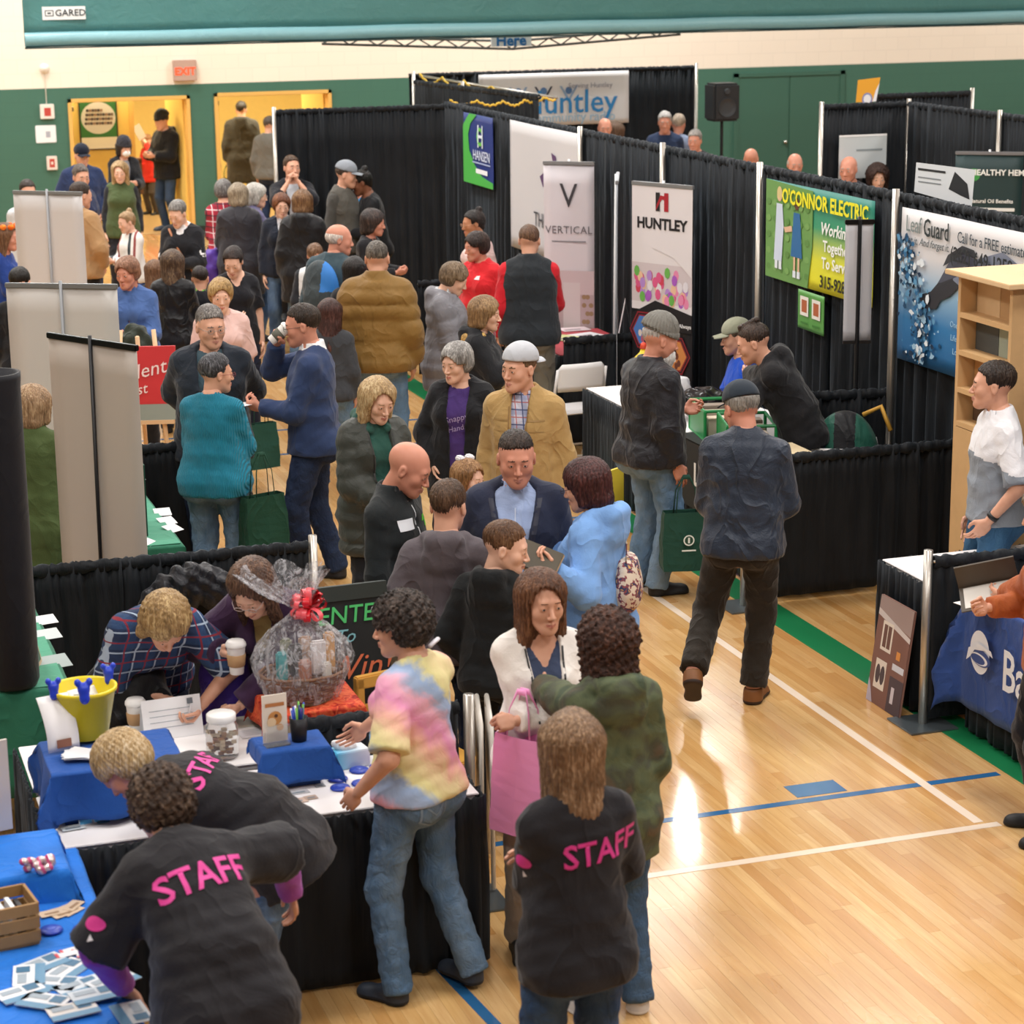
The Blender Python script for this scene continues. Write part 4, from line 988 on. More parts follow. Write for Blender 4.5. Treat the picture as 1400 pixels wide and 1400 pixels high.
bb = Board(r, (.22, -.02, zb+.33), (1, 0, 0), (0, 0, 1)); bb.shapes([('#e8ecec', rect(0, -.02, .50, .13))], 'maker_label'); bb.text('GARED', .325, .055, .105, '#27333a', sx=1.05, bold=.01); bb.shapes([('#27333a', rect(.03, .02, .13, .09)), ('#e8ecec', rect(.04, .03, .12, .08)), ('#27333a', rect(.06, .045, .10, .065))], lift=.001)
# folded backboard frame behind it
r = empty('backboard_frame', (7.0, 28.6, 0), 0, 'dark steel lattice truss hanging under the green curtain', 'truss'); mb = MB(); A0 = uy(440, 60, 28.6)-Vector((7, 28.6, 0)); A1 = uy(930, 47, 28.6)-Vector((7, 28.6, 0)); Am = uy(700, 67, 28.6)-Vector((7, 28.6, 0))
for P_, Q_ in ((A0, Am), (Am, A1)):
    mb.tube([P_, Q_], .018, 6); mb.tube([P_+Vector((0, 0, .1)), Q_+Vector((0, 0, .1))], .018, 6); n = 14
    for i in range(n): mb.tube([P_.lerp(Q_, i/n)+Vector((0, 0, .1*(i % 2))), P_.lerp(Q_, (i+1)/n)+Vector((0, 0, .1*((i+1) % 2)))], .01, 5)
mb.build('truss_tube', plain('#4a4d4c', .5, .4), r)
r = empty('hung_sign', (0, 28.3, 0), 0, 'white hanging sign with blue lettering half hidden behind the green curtain', 'sign'); pA = uy(672, 64, 28.3); MB().box((pA.x, 0, pA.z), (pA.x+.55, .02, pA.z+.8)).build('sign_board', plain('#dfe6ee', .5), r)
Board(r, (pA.x, 0, pA.z), (1, 0, 0), (0, 0, 1)).text('Here', .27, .07, .2, '#1f6fb5', bold=.03)

# ---------------------------------------------------------------- things on the back wall
def wallthing(name, label, cat, x0, z0, x1, z1, col, d=.05, build=None):
    r = empty(name, ((x0+x1)/2, WALLY, (z0+z1)/2), 0, label, cat); w_, h_ = (x1-x0)/2, (z1-z0)/2
    MB().box((-w_, -d, -h_), (w_, 0, h_)).build('housing', plain(col, .4), r, bevel=.008); return r, Board(r, (-w_, -d, -h_), (1, 0, 0), (0, 0, 1)), 2*w_, 2*h_
r, b_, W, H = wallthing('exit_sign', 'lit red exit sign on the cream wall above the doors', 'sign', 5.82, 2.24, 6.16, 2.54, '#b8998a', .08)
b_.text('EXIT', W/2, H*.45, .15, '#ff5a3a', bold=.02); t = r.children[-1]; t.data.materials[0] = plain('#ff4a22', .5, emit=1.3)
r, b_, W, H = wallthing('fire_alarm', 'upper red and white fire alarm strobe on the green wall', 'alarm', 3.88, 1.76, 4.08, 1.97, '#e2dcd2'); b_.shapes([('#b8443a', rect(W*.28, H*.2, W*.75, H*.75))])
r, b_, W, H = wallthing('wall_notice', 'white square notice with a small grey emblem on the green wall', 'notice', 3.80, 1.42, 4.09, 1.67, '#e6eaec', .01); b_.shapes([('#a7a9b4', rect(W*.5, H*.3, W*.72, H*.65))])
r, b_, W, H = wallthing('alarm_pull', 'lower small red and white alarm pull on the green wall', 'alarm', 3.93, 1.03, 4.08, 1.23, '#e2d6cc', .04); b_.shapes([('#b8443a', rect(W*.25, H*.2, W*.75, H*.8)), ('#e2d6cc', rect(W*.4, H*.4, W*.6, H*.6))])
r = empty('smoke_detector', (3.98, WALLY, 2.47), 0, 'small round white detector on the cream wall', 'detector'); MB().lathe([(0, .06), (.05, .05), (.07, .02), (.07, 0), (0, 0)], M=Matrix.Rotation(PI/2, 4, 'X'), n=16).build('dome', plain('#e8e0d4', .5), r, smooth=True); MB().tube([(0, -.01, -.07), (0, -.01, -.5)], .006, 6).build('conduit', plain('#cfc4b4', .5), r)
r = empty('team_poster', (4.93, 34.56, 0), 0, 'framed team photo poster in green on the yellow corridor wall', 'poster'); b_ = Board(r, (-.27, 0, 1.18), (1, 0, 0), (0, 0, 1)); MB().box((-.29, 0, 1.16), (.29, .03, 1.98)).build('poster_frame', plain('#2a2420', .5), r)
it = [('#2f6a35', rect(0, .0, .54, .78)), ('#c9c3b8', circ(.27, .46, .26, 24, .24)), ('#ded6c4', rect(0, 0, .54, .17))]
for i in range(36): it.append((['#4a3f3c', '#6b5648', '#3a3436', '#8c6f5c'][i % 4], circ(.08+.042*(i % 10)+.01*(i//10), .38+.065*(i//10), .024, 8)))
b_.shapes(it)
r = empty('wall_shelf', (5.2, 34.3, 0), 0, 'low dark shelf rack against the yellow corridor wall', 'shelf'); MB().box((-.15, -.1, .98), (.3, .12, 1.04)).box((-.15, -.1, .5), (-.1, .12, 1.0)).box((.24, -.1, .5), (.3, .12, 1.0)).build('shelf_frame', plain('#6a4a2c', .6), r)
# loudspeaker on stand
r = empty('loudspeaker', (12.28, 27.9, 0), 0, 'black loudspeaker cabinet on its pole by the far green doors', 'speaker'); MB().box((-.19, -.17, 1.78), (.19, .17, 2.28)).build('cabinet', plain('#26292d', .5), r, bevel=.03)
MB().tube([(0, 0, .6), (0, 0, 1.8)], .022, 8).build('pole', plain('#15161a', .4), r)
for an in (0, 120, 240): MB().tube([(0, 0, .75), (.45*math.cos(math.radians(an)), .45*math.sin(math.radians(an)), .02)], .014, 6).build('leg', plain('#15161a', .4), r)
MB().lathe([(0, .0), (.05, .005), (.12, .0), (.125, .012), (.13, 0)], M=Matrix.Translation((0, -.172, 1.96)) @ Matrix.Rotation(PI/2, 4, 'X'), n=20).lathe([(0, .0), (.04, .02), (.045, 0)], M=Matrix.Translation((0, -.172, 2.17)) @ Matrix.Rotation(PI/2, 4, 'X'), n=16).build('speaker_cone', plain('#3b3e42', .6), r, smooth=True)
# ---------------------------------------------------------------- cloth banners hung on the drapes
def hung_banner(name, label, X=None, Y=None, a0=0, a1=1, z0=1, z1=2, col='#fff', amp=.005, edge=None, cat='banner'):
    """on the plane X= (from y a0 at its left to y a1 at its right) or Y= (x a0..a1)"""
    if X is not None: o = Vector((X-.05, a0, z0)); u = Vector((0, a1-a0, 0))
    else: o = Vector((a0, Y-.05, z0)); u = Vector((a1-a0, 0, 0))
    W = u.length; H = z1-z0; r = empty(name, (0, 0, 0), 0, label, cat); b = Board(r, o, u, (0, 0, 1)); s_ = (sum(map(ord, label)) % 7)
    bend = lambda x, y: amp*(math.sin(x*5+s_)*.6+math.sin(x*2.3+y*1.5+s_)*.8+.4*math.sin(y*4+x*3))
    b.bend = bend; rows = [[o+b.u*(W*i/28)+Vector((0, 0, H*j/10))+b.n*bend(W*i/28, H*j/10) for i in range(29)] for j in range(11)]
    q = MB().grid(rows).build('vinyl_sheet', col if not isinstance(col, str) else plain(col, .45), r, smooth=True); md = q.modifiers.new('t', 'SOLIDIFY'); md.thickness = .003; md.offset = -1
    b.W = W; b.H = H; return r, b
def grad(stops, axis=2, z0=0, z1=1, key='grad', rough=.5):
    mt, nt, b = newmat(key); b.inputs['Roughness'].default_value = rough; tc = N(nt, 'ShaderNodeTexCoord'); sp = N(nt, 'ShaderNodeSeparateXYZ'); nt.links.new(tc.outputs['Object'], sp.inputs[0])
    f = math_(nt, 'DIVIDE', math_(nt, 'SUBTRACT', sp.outputs[axis], z0), z1-z0); nt.links.new(ramp(nt, f, [(p, S(c)) for p, c in stops]), b.inputs['Base Color']); return mt, nt, b, f
# electric company banner
r, b = hung_banner('vinyl_banner', 'green and yellow electric company banner with two children on grass', X=7.12, a0=15.22, a1=13.5, z0=1.64, z1=2.36, col=grad([(0, '#e8e02a'), (.3, '#dcdc3c'), (.62, '#3f9a70'), (1, '#1f7f74')], 2, 1.64, 2.36, 'electric_print')[0])
W, H = b.W, b.H; b.shapes([('#6a9a52', [(0, 0), (.74, 0), (.80, .3), (.80, H-.02), (0, H)])] + [(['#5d8c46', '#78a65c'][i % 2], circ(.06+.11*(i % 7), .08+.12*(i//7), .04, 8, .025)) for i in range(35)]); b.shapes([('#cdd9ec', [(.16, .14), (.19, .42), (.20, .56), (.30, .56), (.33, .40), (.30, .14)]), ('#e0b898', circ(.25, .62, .045, 14)), ('#d9c48a', circ(.25, .64, .045, 14)),
    ('#2a6aa0', [(.46, .20), (.49, .42), (.50, .52), (.60, .52), (.62, .42), (.65, .20)]), ('#5a3a28', circ(.55, .585, .045, 14)), ('#e0b898', [(.33, .40), (.36, .36), (.48, .38), (.47, .42), (.36, .40)]), ('#e0b898', rect(.51, .1, .54, .2)), ('#e0b898', rect(.58, .1, .61, .2)), ('#dfe6ee', rect(.50, .05, .55, .1)), ('#dfe6ee', rect(.57, .05, .62, .1)), ('#dfe6ee', rect(.18, .08, .23, .14)), ('#dfe6ee', rect(.25, .08, .30, .14))], 'printed_children', .004)
b.text("O'CONNOR ELECTRIC", .98, H-.10, .145, '#f2ea2a', bold=.03, sx=.92, lift=.008); b.text('Workin', 1.12, .45, .12, '#f4f6f2', bold=.02, shear=.2); b.text('Together', 1.18, .33, .11, '#f4f6f2', bold=.02); b.text('To Serve', 1.16, .21, .11, '#f4f6f2', bold=.02); b.text('You!', 1.60, .21, .10, '#f4f6f2', bold=.02); b.text('315-928-1400', 1.27, .075, .12, '#1d2018', bold=.02)
r, b = hung_banner('pennant_sign', 'small green sheet with two pictured cards under the electric banner', X=7.10, a0=14.62, a1=14.18, z0=1.34, z1=1.62, col='#5a9a4c'); b.shapes([('#e8e4dc', rect(.05, .1, .19, .24)), ('#b0603c', rect(.075, .125, .165, .215)), ('#e8e4dc', rect(.25, .1, .39, .24)), ('#b0603c', rect(.275, .125, .365, .215)), ('#3e7a36', rect(.06, .04, .18, .055)), ('#3e7a36', rect(.26, .04, .38, .055))])
# gutter company banner
mt, nt, bs, f = grad([(0, '#1f5f96'), (.28, '#2f78b0'), (.5, '#8fb4d0'), (.7, '#d8d6d8'), (1, '#dcdadc')], 2, 1.36, 2.37, 'gutter_print')
r, b = hung_banner('vinyl_banner', 'white to blue gutter banner with a splash of water and phone number', X=7.12, a0=13.12, a1=10.9, z0=1.36, z1=2.36, col=mt)
rr = random.Random(5); it = []
for i in range(300):
    y = rr.uniform(.02, .82); x = .06+.13*(1+math.sin(y*6))+rr.gauss(0, .085)+.05*(y < .3); s_ = rr.uniform(.006, .026); n = rr.choice([5, 6, 7]); ph = rr.uniform(0, 6)
    if x < .02: x = .02+rr.random()*.1
    it.append((rr.choice(['#16486e', '#2a6a98', '#e6eef4', '#9cc2dc', '#0e2f4c', '#5a94bc']), [(x+s_*math.cos(ph+2*PI*k/n)*rr.uniform(.6, 1.6), y+s_*math.sin(ph+2*PI*k/n)*rr.uniform(.5, 1.5)) for k in range(n)]))
b.shapes(it, 'printed_splash'); b.shapes([('#2a2c34', [(.28, .46), (.42, .50), (.55, .60), (.72, .63), (.78, .58), (.66, .50), (.55, .46), (.50, .40), (.40, .38), (.33, .34)]), ('#4a4e5e', [(.50, .56), (.66, .74), (.86, .80), (1.02, .76), (.86, .68), (.70, .62)]), ('#7c8498', [(.66, .62), (.92, .76), (1.3, .86), (1.5, .8), (1.2, .7), (.8, .58)]), ('#35383f', [(.56, .68), (.62, .76), (.80, .84), (.95, .83), (1.0, .79), (.8, .78)])], 'printed_gutter', .004)
b.text('Leaf', .17, .90, .15, '#7d8a8a', sx=.8); b.text('Guard', .46, .895, .16, '#2c3638', sx=.8, bold=.01); b.text('Get it. And forget it.', .34, .80, .07, '#5a6468', shear=.3); b.text('Call for a FREE estimate!', 1.16, .885, .10, '#3a4854', sx=.85); b.text('(262) 649-1259', 1.06, .775, .13, '#20282e', lift=.02, bold=.012, sx=.95)
for i, t in enumerate(('Clog free', 'Seamless', 'One piece system', 'Lifetime warranty', 'Locally installed', 'Call today')): b.text(t, .86+.01*i, .50-.085*i, .055, '#9cc4e0')
# blue and green flag
r, b = hung_banner('vinyl_banner', 'small dark blue flag with a green swoosh and letter H', X=7.12, a0=22.78, a1=21.78, z0=1.66, z1=2.38, col='#23357c'); W, H = b.W, b.H
b.shapes([('#4cb04a', [(0, 0), (W, 0), (W, .06)]+[(W*(.18+.82*(1-math.cos(t))), .06+(H*.47)*(1-math.sin(t))) for t in np.linspace(PI/2, .25, 2)][:0]+[(W*.62, .10), (W*.38, .2), (W*.2, .34), (W*.16, .5), (W*.24, .62), (W*.45, H), (W*.2, H), (0, H*.82)]), ])
b.text('H', W*.58, H*.68, .34, '#dfe8f4', sx=.9); b.text('C', W*.54, H*.68, .26, '#6cc24a', bold=.02); b.text('HANSEN', W*.62, H*.42, .15, '#dfe8f8', sx=1.0); b.shapes([('#aab6d8', rect(W*.3, H*.31, W*.92, H*.33)), ('#eef0f6', rect(W*.42, H*.17, W*.82, H*.235))], lift=.002)
# white banner with purple mark
r, b = hung_banner('vinyl_banner', 'plain white cloth banner with a purple hand mark and dark letters', X=7.12, a0=21.25, a1=19.22, z0=1.15, z1=2.40, col='#cfcdd0'); W, H = b.W, b.H
b.shapes([('#5a3a66', [(W*.5, H*.55), (W*.46, H*.62), (W*.52, H*.66), (W*.62, H*.64), (W*.63, H*.58), (W*.58, H*.5)]), ('#5a3a66', [(W*.60, H*.62), (W*.66, H*.7), (W*.62, H*.82), (W*.68, H*.8), (W*.72, H*.66)]), ('#3a3a44', rect(W*.56, H*.40, W*.575, H*.52))]); b.text('THE', W*.46, H*.28, .2, '#44444c')
# radio banner at the far wall
r, b = hung_banner('vinyl_banner', 'white community radio banner with large blue lettering at the back of the hall', Y=29.0, a0=9.2, a1=11.35, z0=1.72, z1=2.42, col='#e4e0e0'); W, H = b.W, b.H
b.text('Huntley', W*.60, H*.42, .44, '#2f86c4', bold=.008, sx=.98); b.text('community radio', W*.62, H*.14, .18, '#9fc0d8'); b.text('Serving Huntley', W*.74, H*.74, .1, '#8c8c98')
for i in range(4): x = .2+.36*i; b.shapes([(['#3a3f50', '#8fa8c8'][i % 2], [(x-.13, .52), (x, .30), (x+.13, .52), (x+.10, .52), (x, .36), (x-.10, .52)]), ('#5a7fb0', circ(x, .46, .05, 10))])
# yellow cord wound along the far pipe
def cord(pts, amp, label):
    P = []; pts = [Vector(p) for p in pts]; n = 34
    for i in range(len(pts)-1):
        for k in range(n): t = k/n; p = pts[i].lerp(pts[i+1], t); P.append(p+Vector((0, .01, -amp*abs(math.sin((t+i)*7.3))+.01*math.sin(k*2.2))))
    r = empty('yellow_cord', (0, 0, 0), 0, label, 'cord', 'yellow cords on the far drape pipes'); MB().tube(P, .014, 6).build('rope', plain('#e0b83a', .6), r, smooth=True)
cord([uy(574, 101, 28.7), uy(645, 112, 28.2), uy(740, 134, 27.6)], .10, 'upper yellow cord looped along the far sloping pipe'); cord([uy(615, 137, 25.5), uy(700, 139, 25.4), uy(762, 131, 25.3)], .05, 'lower yellow cord sagging above the drape wall')
r = empty('sloping_pipe', (0, 0, 0), 0, 'pale sloping pipe of the far booth under the yellow cord', 'pipe'); MB().tube([uy(574, 104, 28.75), uy(762, 134, 27.5)], .02, 8).build('tube', m_pipe, r, smooth=True)
# small board over the far right drape
r = empty('paper_sign', (0, 0, 0), 0, 'orange and white sign standing above the far right drape', 'sign'); o_ = uy(1170, 140, 22.4); b = Board(r, o_, (1, .15, 0), (.0, 0, 1)); b.shapes([('#e8a838', [(0, 0), (.27, 0), (.32, .26), (.02, .24)])], 'sign_face'); b.shapes([('#e8ecf4', [(.22, 0), (.27, 0), (.31, .2), (.26, .12)]), ('#8a93c0', circ(.15, .03, .07, 14)), ('#e8ecf4', circ(.15, .03, .05, 14))], lift=.002)
MB().box((o_.x+.1, o_.y+.02, 0), (o_.x+.13, o_.y+.05, o_.z+.1)).build('sign_post', m_pipe, r)

# ---------------------------------------------------------------- roll-up stands
def rollup(label, A, B, z1, name='rollup_banner', face='#e0dcd8', back=False, z0=.08, group=None, pole='#d9dadc', mat=None):
    """A, B: floor points (left, right as seen from the printed side)"""
    A = Vector((A[0], A[1], 0)); B = Vector((B[0], B[1], 0)); c = (A+B)/2; W = (B-A).length; u = (B-A).normalized(); ang = math.atan2(u.y, u.x)
    r = empty(name, c, ang, label, 'banner', group); h = W/2
    rows = [[(x, .004*math.sin(x*9), z) for x in np.linspace(-h, h, 7)] for z in np.linspace(z0, z1, 12)]
    q = MB().grid(rows).build('banner_sheet', mat or plain(face, .55), r, smooth=True); q.modifiers.new('t', 'SOLIDIFY').thickness = .003
    MB().box((-h-.01, -.09, 0), (h+.01, .09, z0)).build('base_case', plain('#a9abae', .3, .8), r, bevel=.02) if z0 < .3 else None
    MB().box((-h-.004, -.014, z1-.02), (h+.004, .014, z1+.012)).build('top_rail', plain('#9a9ca0' if not back else pole, .35, .6), r, bevel=.004)
    MB().tube([(0, .035, max(0.02, .04)), (0, .012, z1+.03)], .011, 8).build('support_pole', plain(pole, .4), r, smooth=True)
    b = Board(r, (-h, -.006, z0), (1, 0, 0), (0, 0, 1)); b.W = W; b.H = z1-z0; return r, b
# backs of three stands at left (the pole shows, so the printed side looks away)
def back_stand(px0, py0, px1, py1, z, label, pole='#15161a', face='#b7b0a8'):
    a, b = uz(px0, py0, z), uz(px1, py1, z); return rollup(label, (b.x, b.y), (a.x, a.y), z, face=face, back=True, pole=pole, group='roll-up stands seen from behind')
back_stand(66, 457, 187, 475, 2.0, 'grey back of a tall roll-up banner stand with a black pole, nearest of the three', face='#b9afa6'); back_stand(8, 389, 160, 391, 2.0, 'pale grey back of a roll-up banner stand, the middle one of three', '#8f9296', '#c9c5c0'); back_stand(18, 262, 112, 264, 2.0, 'pale roll-up banner stand seen from behind, the farthest of three', '#9a9ca0', '#cfcccb')
# interior design stand
a, c = uz(743, 222, 2.2), uz(812, 223, 2.2); r, b = rollup('white roll-up banner with a large letter V above a kitchen picture', (a.x, a.y), (c.x, c.y), 2.2, face='#d9d4da'); W, H = b.W, b.H
b.shapes([('#b9a6aa', rect(0, 0, W, H*.45)), ('#cdbcc0', rect(0, H*.45, W, H*.55)), ('#d2c8ca', rect(W*.38, H*.28, W*.72, H*.50)), ('#8a7a78', rect(0, H*.38, W*.3, H*.40)), ('#5a4844', [(W*.1, 0), (W*.2, H*.16), (W, H*.08), (W, 0)]), ('#dcd4d4', [(W*.05, H*.2), (W*.9, H*.14), (W, H*.2), (W, H*.25), (W*.1, H*.26)])]+[('#9c8264', circ(W*(.8+.07*(i % 3)), H*(.44-.035*(i//2)), .022, 10)) for i in range(9)]+[('#4a3a34', circ(W*.62, H*.22, .04, 14, .075)), ('#b9a6aa', circ(W*.62, H*.22, .022, 14, .05)), ('#4a3a34', circ(W*.78, H*.20, .035, 14, .06)), ('#b9a6aa', circ(W*.78, H*.2, .018, 14, .04))])
b.text('V', W*.5, H*.86, .30, '#3c3a40', sx=.9); b.text('VERTICAL', W*.5, H*.72, .095, '#6a686e', spacing=1.1, sx=.95); b.shapes([('#8a888e', rect(W*.16, H*.67, W*.84, H*.675))])
# school district stand
a, c = uz(865, 249, 2.2), uz(948, 256, 2.2); r, b = rollup('school roll-up banner with a red H emblem and hexagon photographs', (a.x, a.y), (c.x, c.y), 2.2, face='#16161c'); W, H = b.W, b.H
def hexa(x, y, s): return [(x+s*math.cos(PI/3*k), y+s*math.sin(PI/3*k)) for k in range(6)]
rr = random.Random(9); crowd = []
for i in range(46): crowd.append((rr.choice(['#d85a8a', '#e48ab0', '#a85ac0', '#e8c0a0', '#6ab050', '#e0dce4', '#d0445a', '#b48ad0']), circ(rr.uniform(.04, W-.04), H*.56+rr.uniform(0, .24), .03, 8, .045)))
b.shapes([('#e2dde0', rect(0, H*.52, W, H)), ('#cfc4c8', rect(0, H*.55, W, H*.70))]+crowd+[('#e2dde0', [(W*.35, H*.76), (W*.7, H*.73), (W, H*.66), (W, H*.80), (W*.35, H*.80)]), ('#16161c', [(0, H*.50), (W*.4, H*.56), (W, H*.52), (W, H*.45), (0, H*.45)])])
its = []
for (hx, hy, c1, c2) in ((.24, .44, '#4a7ac0', '#b05a70'), (.72, .36, '#d0884a', '#6a3a2c'), (.24, .27, '#b07a9c', '#d8c050'), (.7, .17, '#5a9a6a', '#c9b8a0'), (.26, .10, '#8aa0c0', '#c08a70')):
    x, y, s_ = W*hx, H*hy, W*.27; its += [('#8a1f2c', hexa(x, y, s_)), ('#16161c', hexa(x, y, s_*.92)), ('#8a1f2c', hexa(x, y, s_*.84)), (c1, hexa(x, y, s_*.76))]
    for k in range(9): its.append((rr.choice([c2, '#e0d0c8', '#3a2a30']), circ(x+rr.uniform(-.4, .4)*s_, y+rr.uniform(-.5, .15)*s_, .02, 7, .03)))
b.shapes(its, 'hexagon_prints', .006); b.shapes([('#1c1c22', rect(W*.40, H*.90, W*.47, H*.97)), ('#a8202e', rect(W*.54, H*.90, W*.61, H*.97)), ('#a8202e', [(W*.40, H*.90), (W*.5, H*.945), (W*.61, H*.94), (W*.61, H*.955), (W*.48, H*.96), (W*.42, H*.925)])], 'emblem', .004); b.text('HUNTLEY', W*.5, H*.85, .12, '#1c1c22', bold=.035, sx=1.0); b.text('All Students Always', W*.72, H*.475, .045, '#e8e8ea', bold=.02, lift=.008)
a = uz(850, 246, 2.2); rollup('narrow grey edge of a roll-up stand beside the school banner', (a.x-.1, a.y-.15), (a.x+.18, a.y+.55), 2.2, face='#b4b9c0')
# small two-strip stand before the electric banner (its back)
a, c = uz(1156, 309, 2.22), uz(1195, 296, 2.28); r, b = rollup('white two-strip banner back with a black pole in front of the electric banner', (a.x, a.y), (c.x, c.y), 2.25, face='#c9c9ce', z0=1.45, pole='#101114', back=True)
MB().tube([(0, -.012, .03), (0, -.012, 2.26)], .014, 8).build('front_pole', plain('#101114', .4), r); MB().box((-b.W/2, -.012, 1.43), (b.W/2, .012, 1.45)).build('bottom_rail', plain('#101114', .4), r); MB().box((-.2, -.2, 0), (.2, .2, .02)).build('foot_plate', plain('#101114', .5), r)
# hemp stand at the far upper right
a, c = uz(1308, 208, 2.0), uz(1398, 209, 2.0); r, b = rollup('dark green roll-up banner with white lines and a green round logo at upper right', (11.0, 19.4), (11.3, 18.85), 2.08, face='#1f3a3c')
r.location = (11.15, 19.1, 0); W, H = b.W, b.H
a, c = uz(1308, 207, 2.08), uz(1398, 208, 2.08); bpy.data.objects.remove(r.children[0]) if False else None
for ch_ in list(r.children): bpy.data.objects.remove(ch_)
bpy.data.objects.remove(r)
r, b = rollup('dark green roll-up banner with white lines and a green round logo at upper right', (a.x-.35, a.y-.6), (c.x-.35, c.y-.6), 2.13, face='#1f3a3c'); W, H = b.W, b.H
b.shapes([('#3f9a4c', circ(W*.28, H*.90, .06, 16)), ('#7ac84c', rect(W*.15, H*.70, W*.9, H*.712)), ('#e8ecea', rect(W*.15, H*.735, W*.9, H*.75)), ('#e8ecea', rect(W*.35, H*.60, W*.72, H*.61)), ('#e8ecea', rect(W*.36, H*.50, W*.70, H*.56))]); b.text('HEALTHY HEMP', W*.66, H*.91, .075, '#f0f4f2', bold=.03); b.text('Natural Oil Benefits', W*.55, H*.78, .05, '#f0f4f2', bold=.02)
r = empty('tilted_sign', (0, 0, 0), 0, 'white sign with black swirl rising above the drape at upper right', 'sign'); b = Board(r, ux(1250, 262, 7.45), (.15, -1, 0), (0, .1, 1)); b.shapes([('#dfe3e6', [(0, 0), (.62, -.05), (.66, .2), (.03, .2)])], 'sign_face'); b.shapes([('#25282c', [(.38, .05), (.5, .02), (.6, .0), (.58, .1), (.45, .17)]), ('#25282c', rect(.05, .15, .35, .165)), ('#8a9094', rect(.05, .1, .3, .108)), ('#8a9094', rect(.05, .07, .3, .078))], lift=.002); MB().box((7.5, 12.75, 0), (7.53, 12.78, 2.3)).build('sign_post', m_pipe, r)
r = empty('white_board_sign', (0, 0, 0), 0, 'white board sign behind the bald man at the far booth', 'sign'); b = Board(r, uy(1146, 245, 21.13), (1, 0, 0), (0, 0, 1)); b.shapes([('#c4ccce', rect(0, 0, .55, .45))], 'sign_face'); MB().box((b.o.x+.25, 21.14, 0), (b.o.x+.28, 21.16, b.o.z+.3)).build('sign_post', m_pipe, r); b.shapes([('#8a9498', rect(.2, .28, .5, .30)), ('#eef0f0', rect(.0, .43, .55, .45))], lift=.002)
# ---------------------------------------------------------------- tables and cloths
TG = None
def table(x0, x1, y0, y1, label, z=.74, top='#e9e5e2', name='folding_table'):
    cx, cy = (x0+x1)/2, (y0+y1)/2; r = empty(name, (cx, cy, 0), 0, label, 'table'); a, b = (x1-x0)/2, (y1-y0)/2
    MB().box((-a, -b, z-.035), (a, b, z)).build('tabletop', plain(top, .45), r, bevel=.008)
    for sx in (-1, 1):
        for sy in (-1, 1): MB().tube([(sx*(a-.12), sy*(b-.07), 0), (sx*(a-.12), sy*(b-.07), z-.035)], .014, 8).build('leg', plain('#8a8d90', .4, .7), r, smooth=True)
    for sx in (-1, 1): MB().tube([(sx*(a-.12), -(b-.07), .2), (sx*(a-.12), (b-.07), .2)], .01, 6).build('brace', plain('#8a8d90', .4, .7), r)
    return r
def skirt(x0, x1, y0, y1, z, label, mat=None, amp=.018, wl=.075, seed=3, sides='NESW', topmat=None, name='table_skirt'):
    r = empty(name, ((x0+x1)/2, (y0+y1)/2, 0), 0, label, 'table skirt', 'black pleated table skirts' if mat is None else None); cx, cy = (x0+x1)/2, (y0+y1)/2
    e = .03; P = [(x0-e-cx, y0-e-cy), (x1+e-cx, y0-e-cy), (x1+e-cx, y1+e-cy), (x0-e-cx, y1+e-cy)]
    for i, s in enumerate('SENW'):
        if s in sides:
            o = MB().grid(drape_sheet(P[i], P[(i+1) % 4], .015, z, amp, wl, seed+i, step=.015)).build('skirt_panel', mat or m_drape, r, smooth=True); o.modifiers.new('t', 'SOLIDIFY').thickness = .003
    if topmat: MB().box((x0-cx-.012, y0-cy-.012, z), (x1-cx+.012, y1-cy+.012, z+.008)).build('cloth_top', topmat, r, bevel=.003)
    return r
def cloth_over(x0, x1, y0, y1, z, drop, mat, label, name='tablecloth', seed=1, n=34, cat='tablecloth', wave=.018):
    """a cloth lying on a box top and falling over its edges"""
    dx, dy = x1-x0, y1-y0; cx, cy = (x0+x1)/2, (y0+y1)/2; rr = random.Random(seed); ph = [rr.uniform(0, 6) for _ in range(4)]
    d = drop if isinstance(drop, (tuple, list)) else (drop,)*4    # W E S N
    us = np.linspace(-d[0], dx+d[1], n+1); vs = np.linspace(-d[2], dy+d[3], n+1); us = np.sort(np.concatenate([us, [0, dx, -.012, dx+.012]])); vs = np.sort(np.concatenate([vs, [0, dy, -.012, dy+.012]]))
    rows = []
    for v in vs:
        row = []
        for u in us:
            ox = u if 0 <= u <= dx else (0 if u < 0 else dx); oy = v if 0 <= v <= dy else (0 if v < 0 else dy); ex = u-ox; ey = v-oy
            f = math.hypot(ex, ey) if (ex and ey) else abs(ex)+abs(ey)
            nx_ = (1 if ex > 0 else -1 if ex < 0 else 0); ny_ = (1 if ey > 0 else -1 if ey < 0 else 0); w_ = wave*min(1, f*5)*(math.sin(u*23+ph[0])*abs(ny_)+math.sin(v*23+ph[1])*abs(nx_))
            corner = .35*min(abs(ex), abs(ey)); off = .008+.02*min(1, f*3)+w_+corner
            row.append((ox-cx-dx*0+x0*0+(ox*0)+nx_*off-(dx/2-(cx-x0))+0, oy-cy+ny_*off-(dy/2-(cy-y0))+0, z+.006-f+(.004*math.sin(u*9+ph[2])*math.sin(v*8+ph[3]) if f == 0 else 0)))
        rows.append(row)
    rows = [[(p[0]+cx-dx/2, p[1]+cy-dy/2, p[2]) for p in rw] for rw in rows]
    o = MB().grid(rows).build(name, mat, None, smooth=True); o.location = (cx, cy, 0); o.modifiers.new('t', 'SOLIDIFY').thickness = .004; tag(o, label, cat); return o
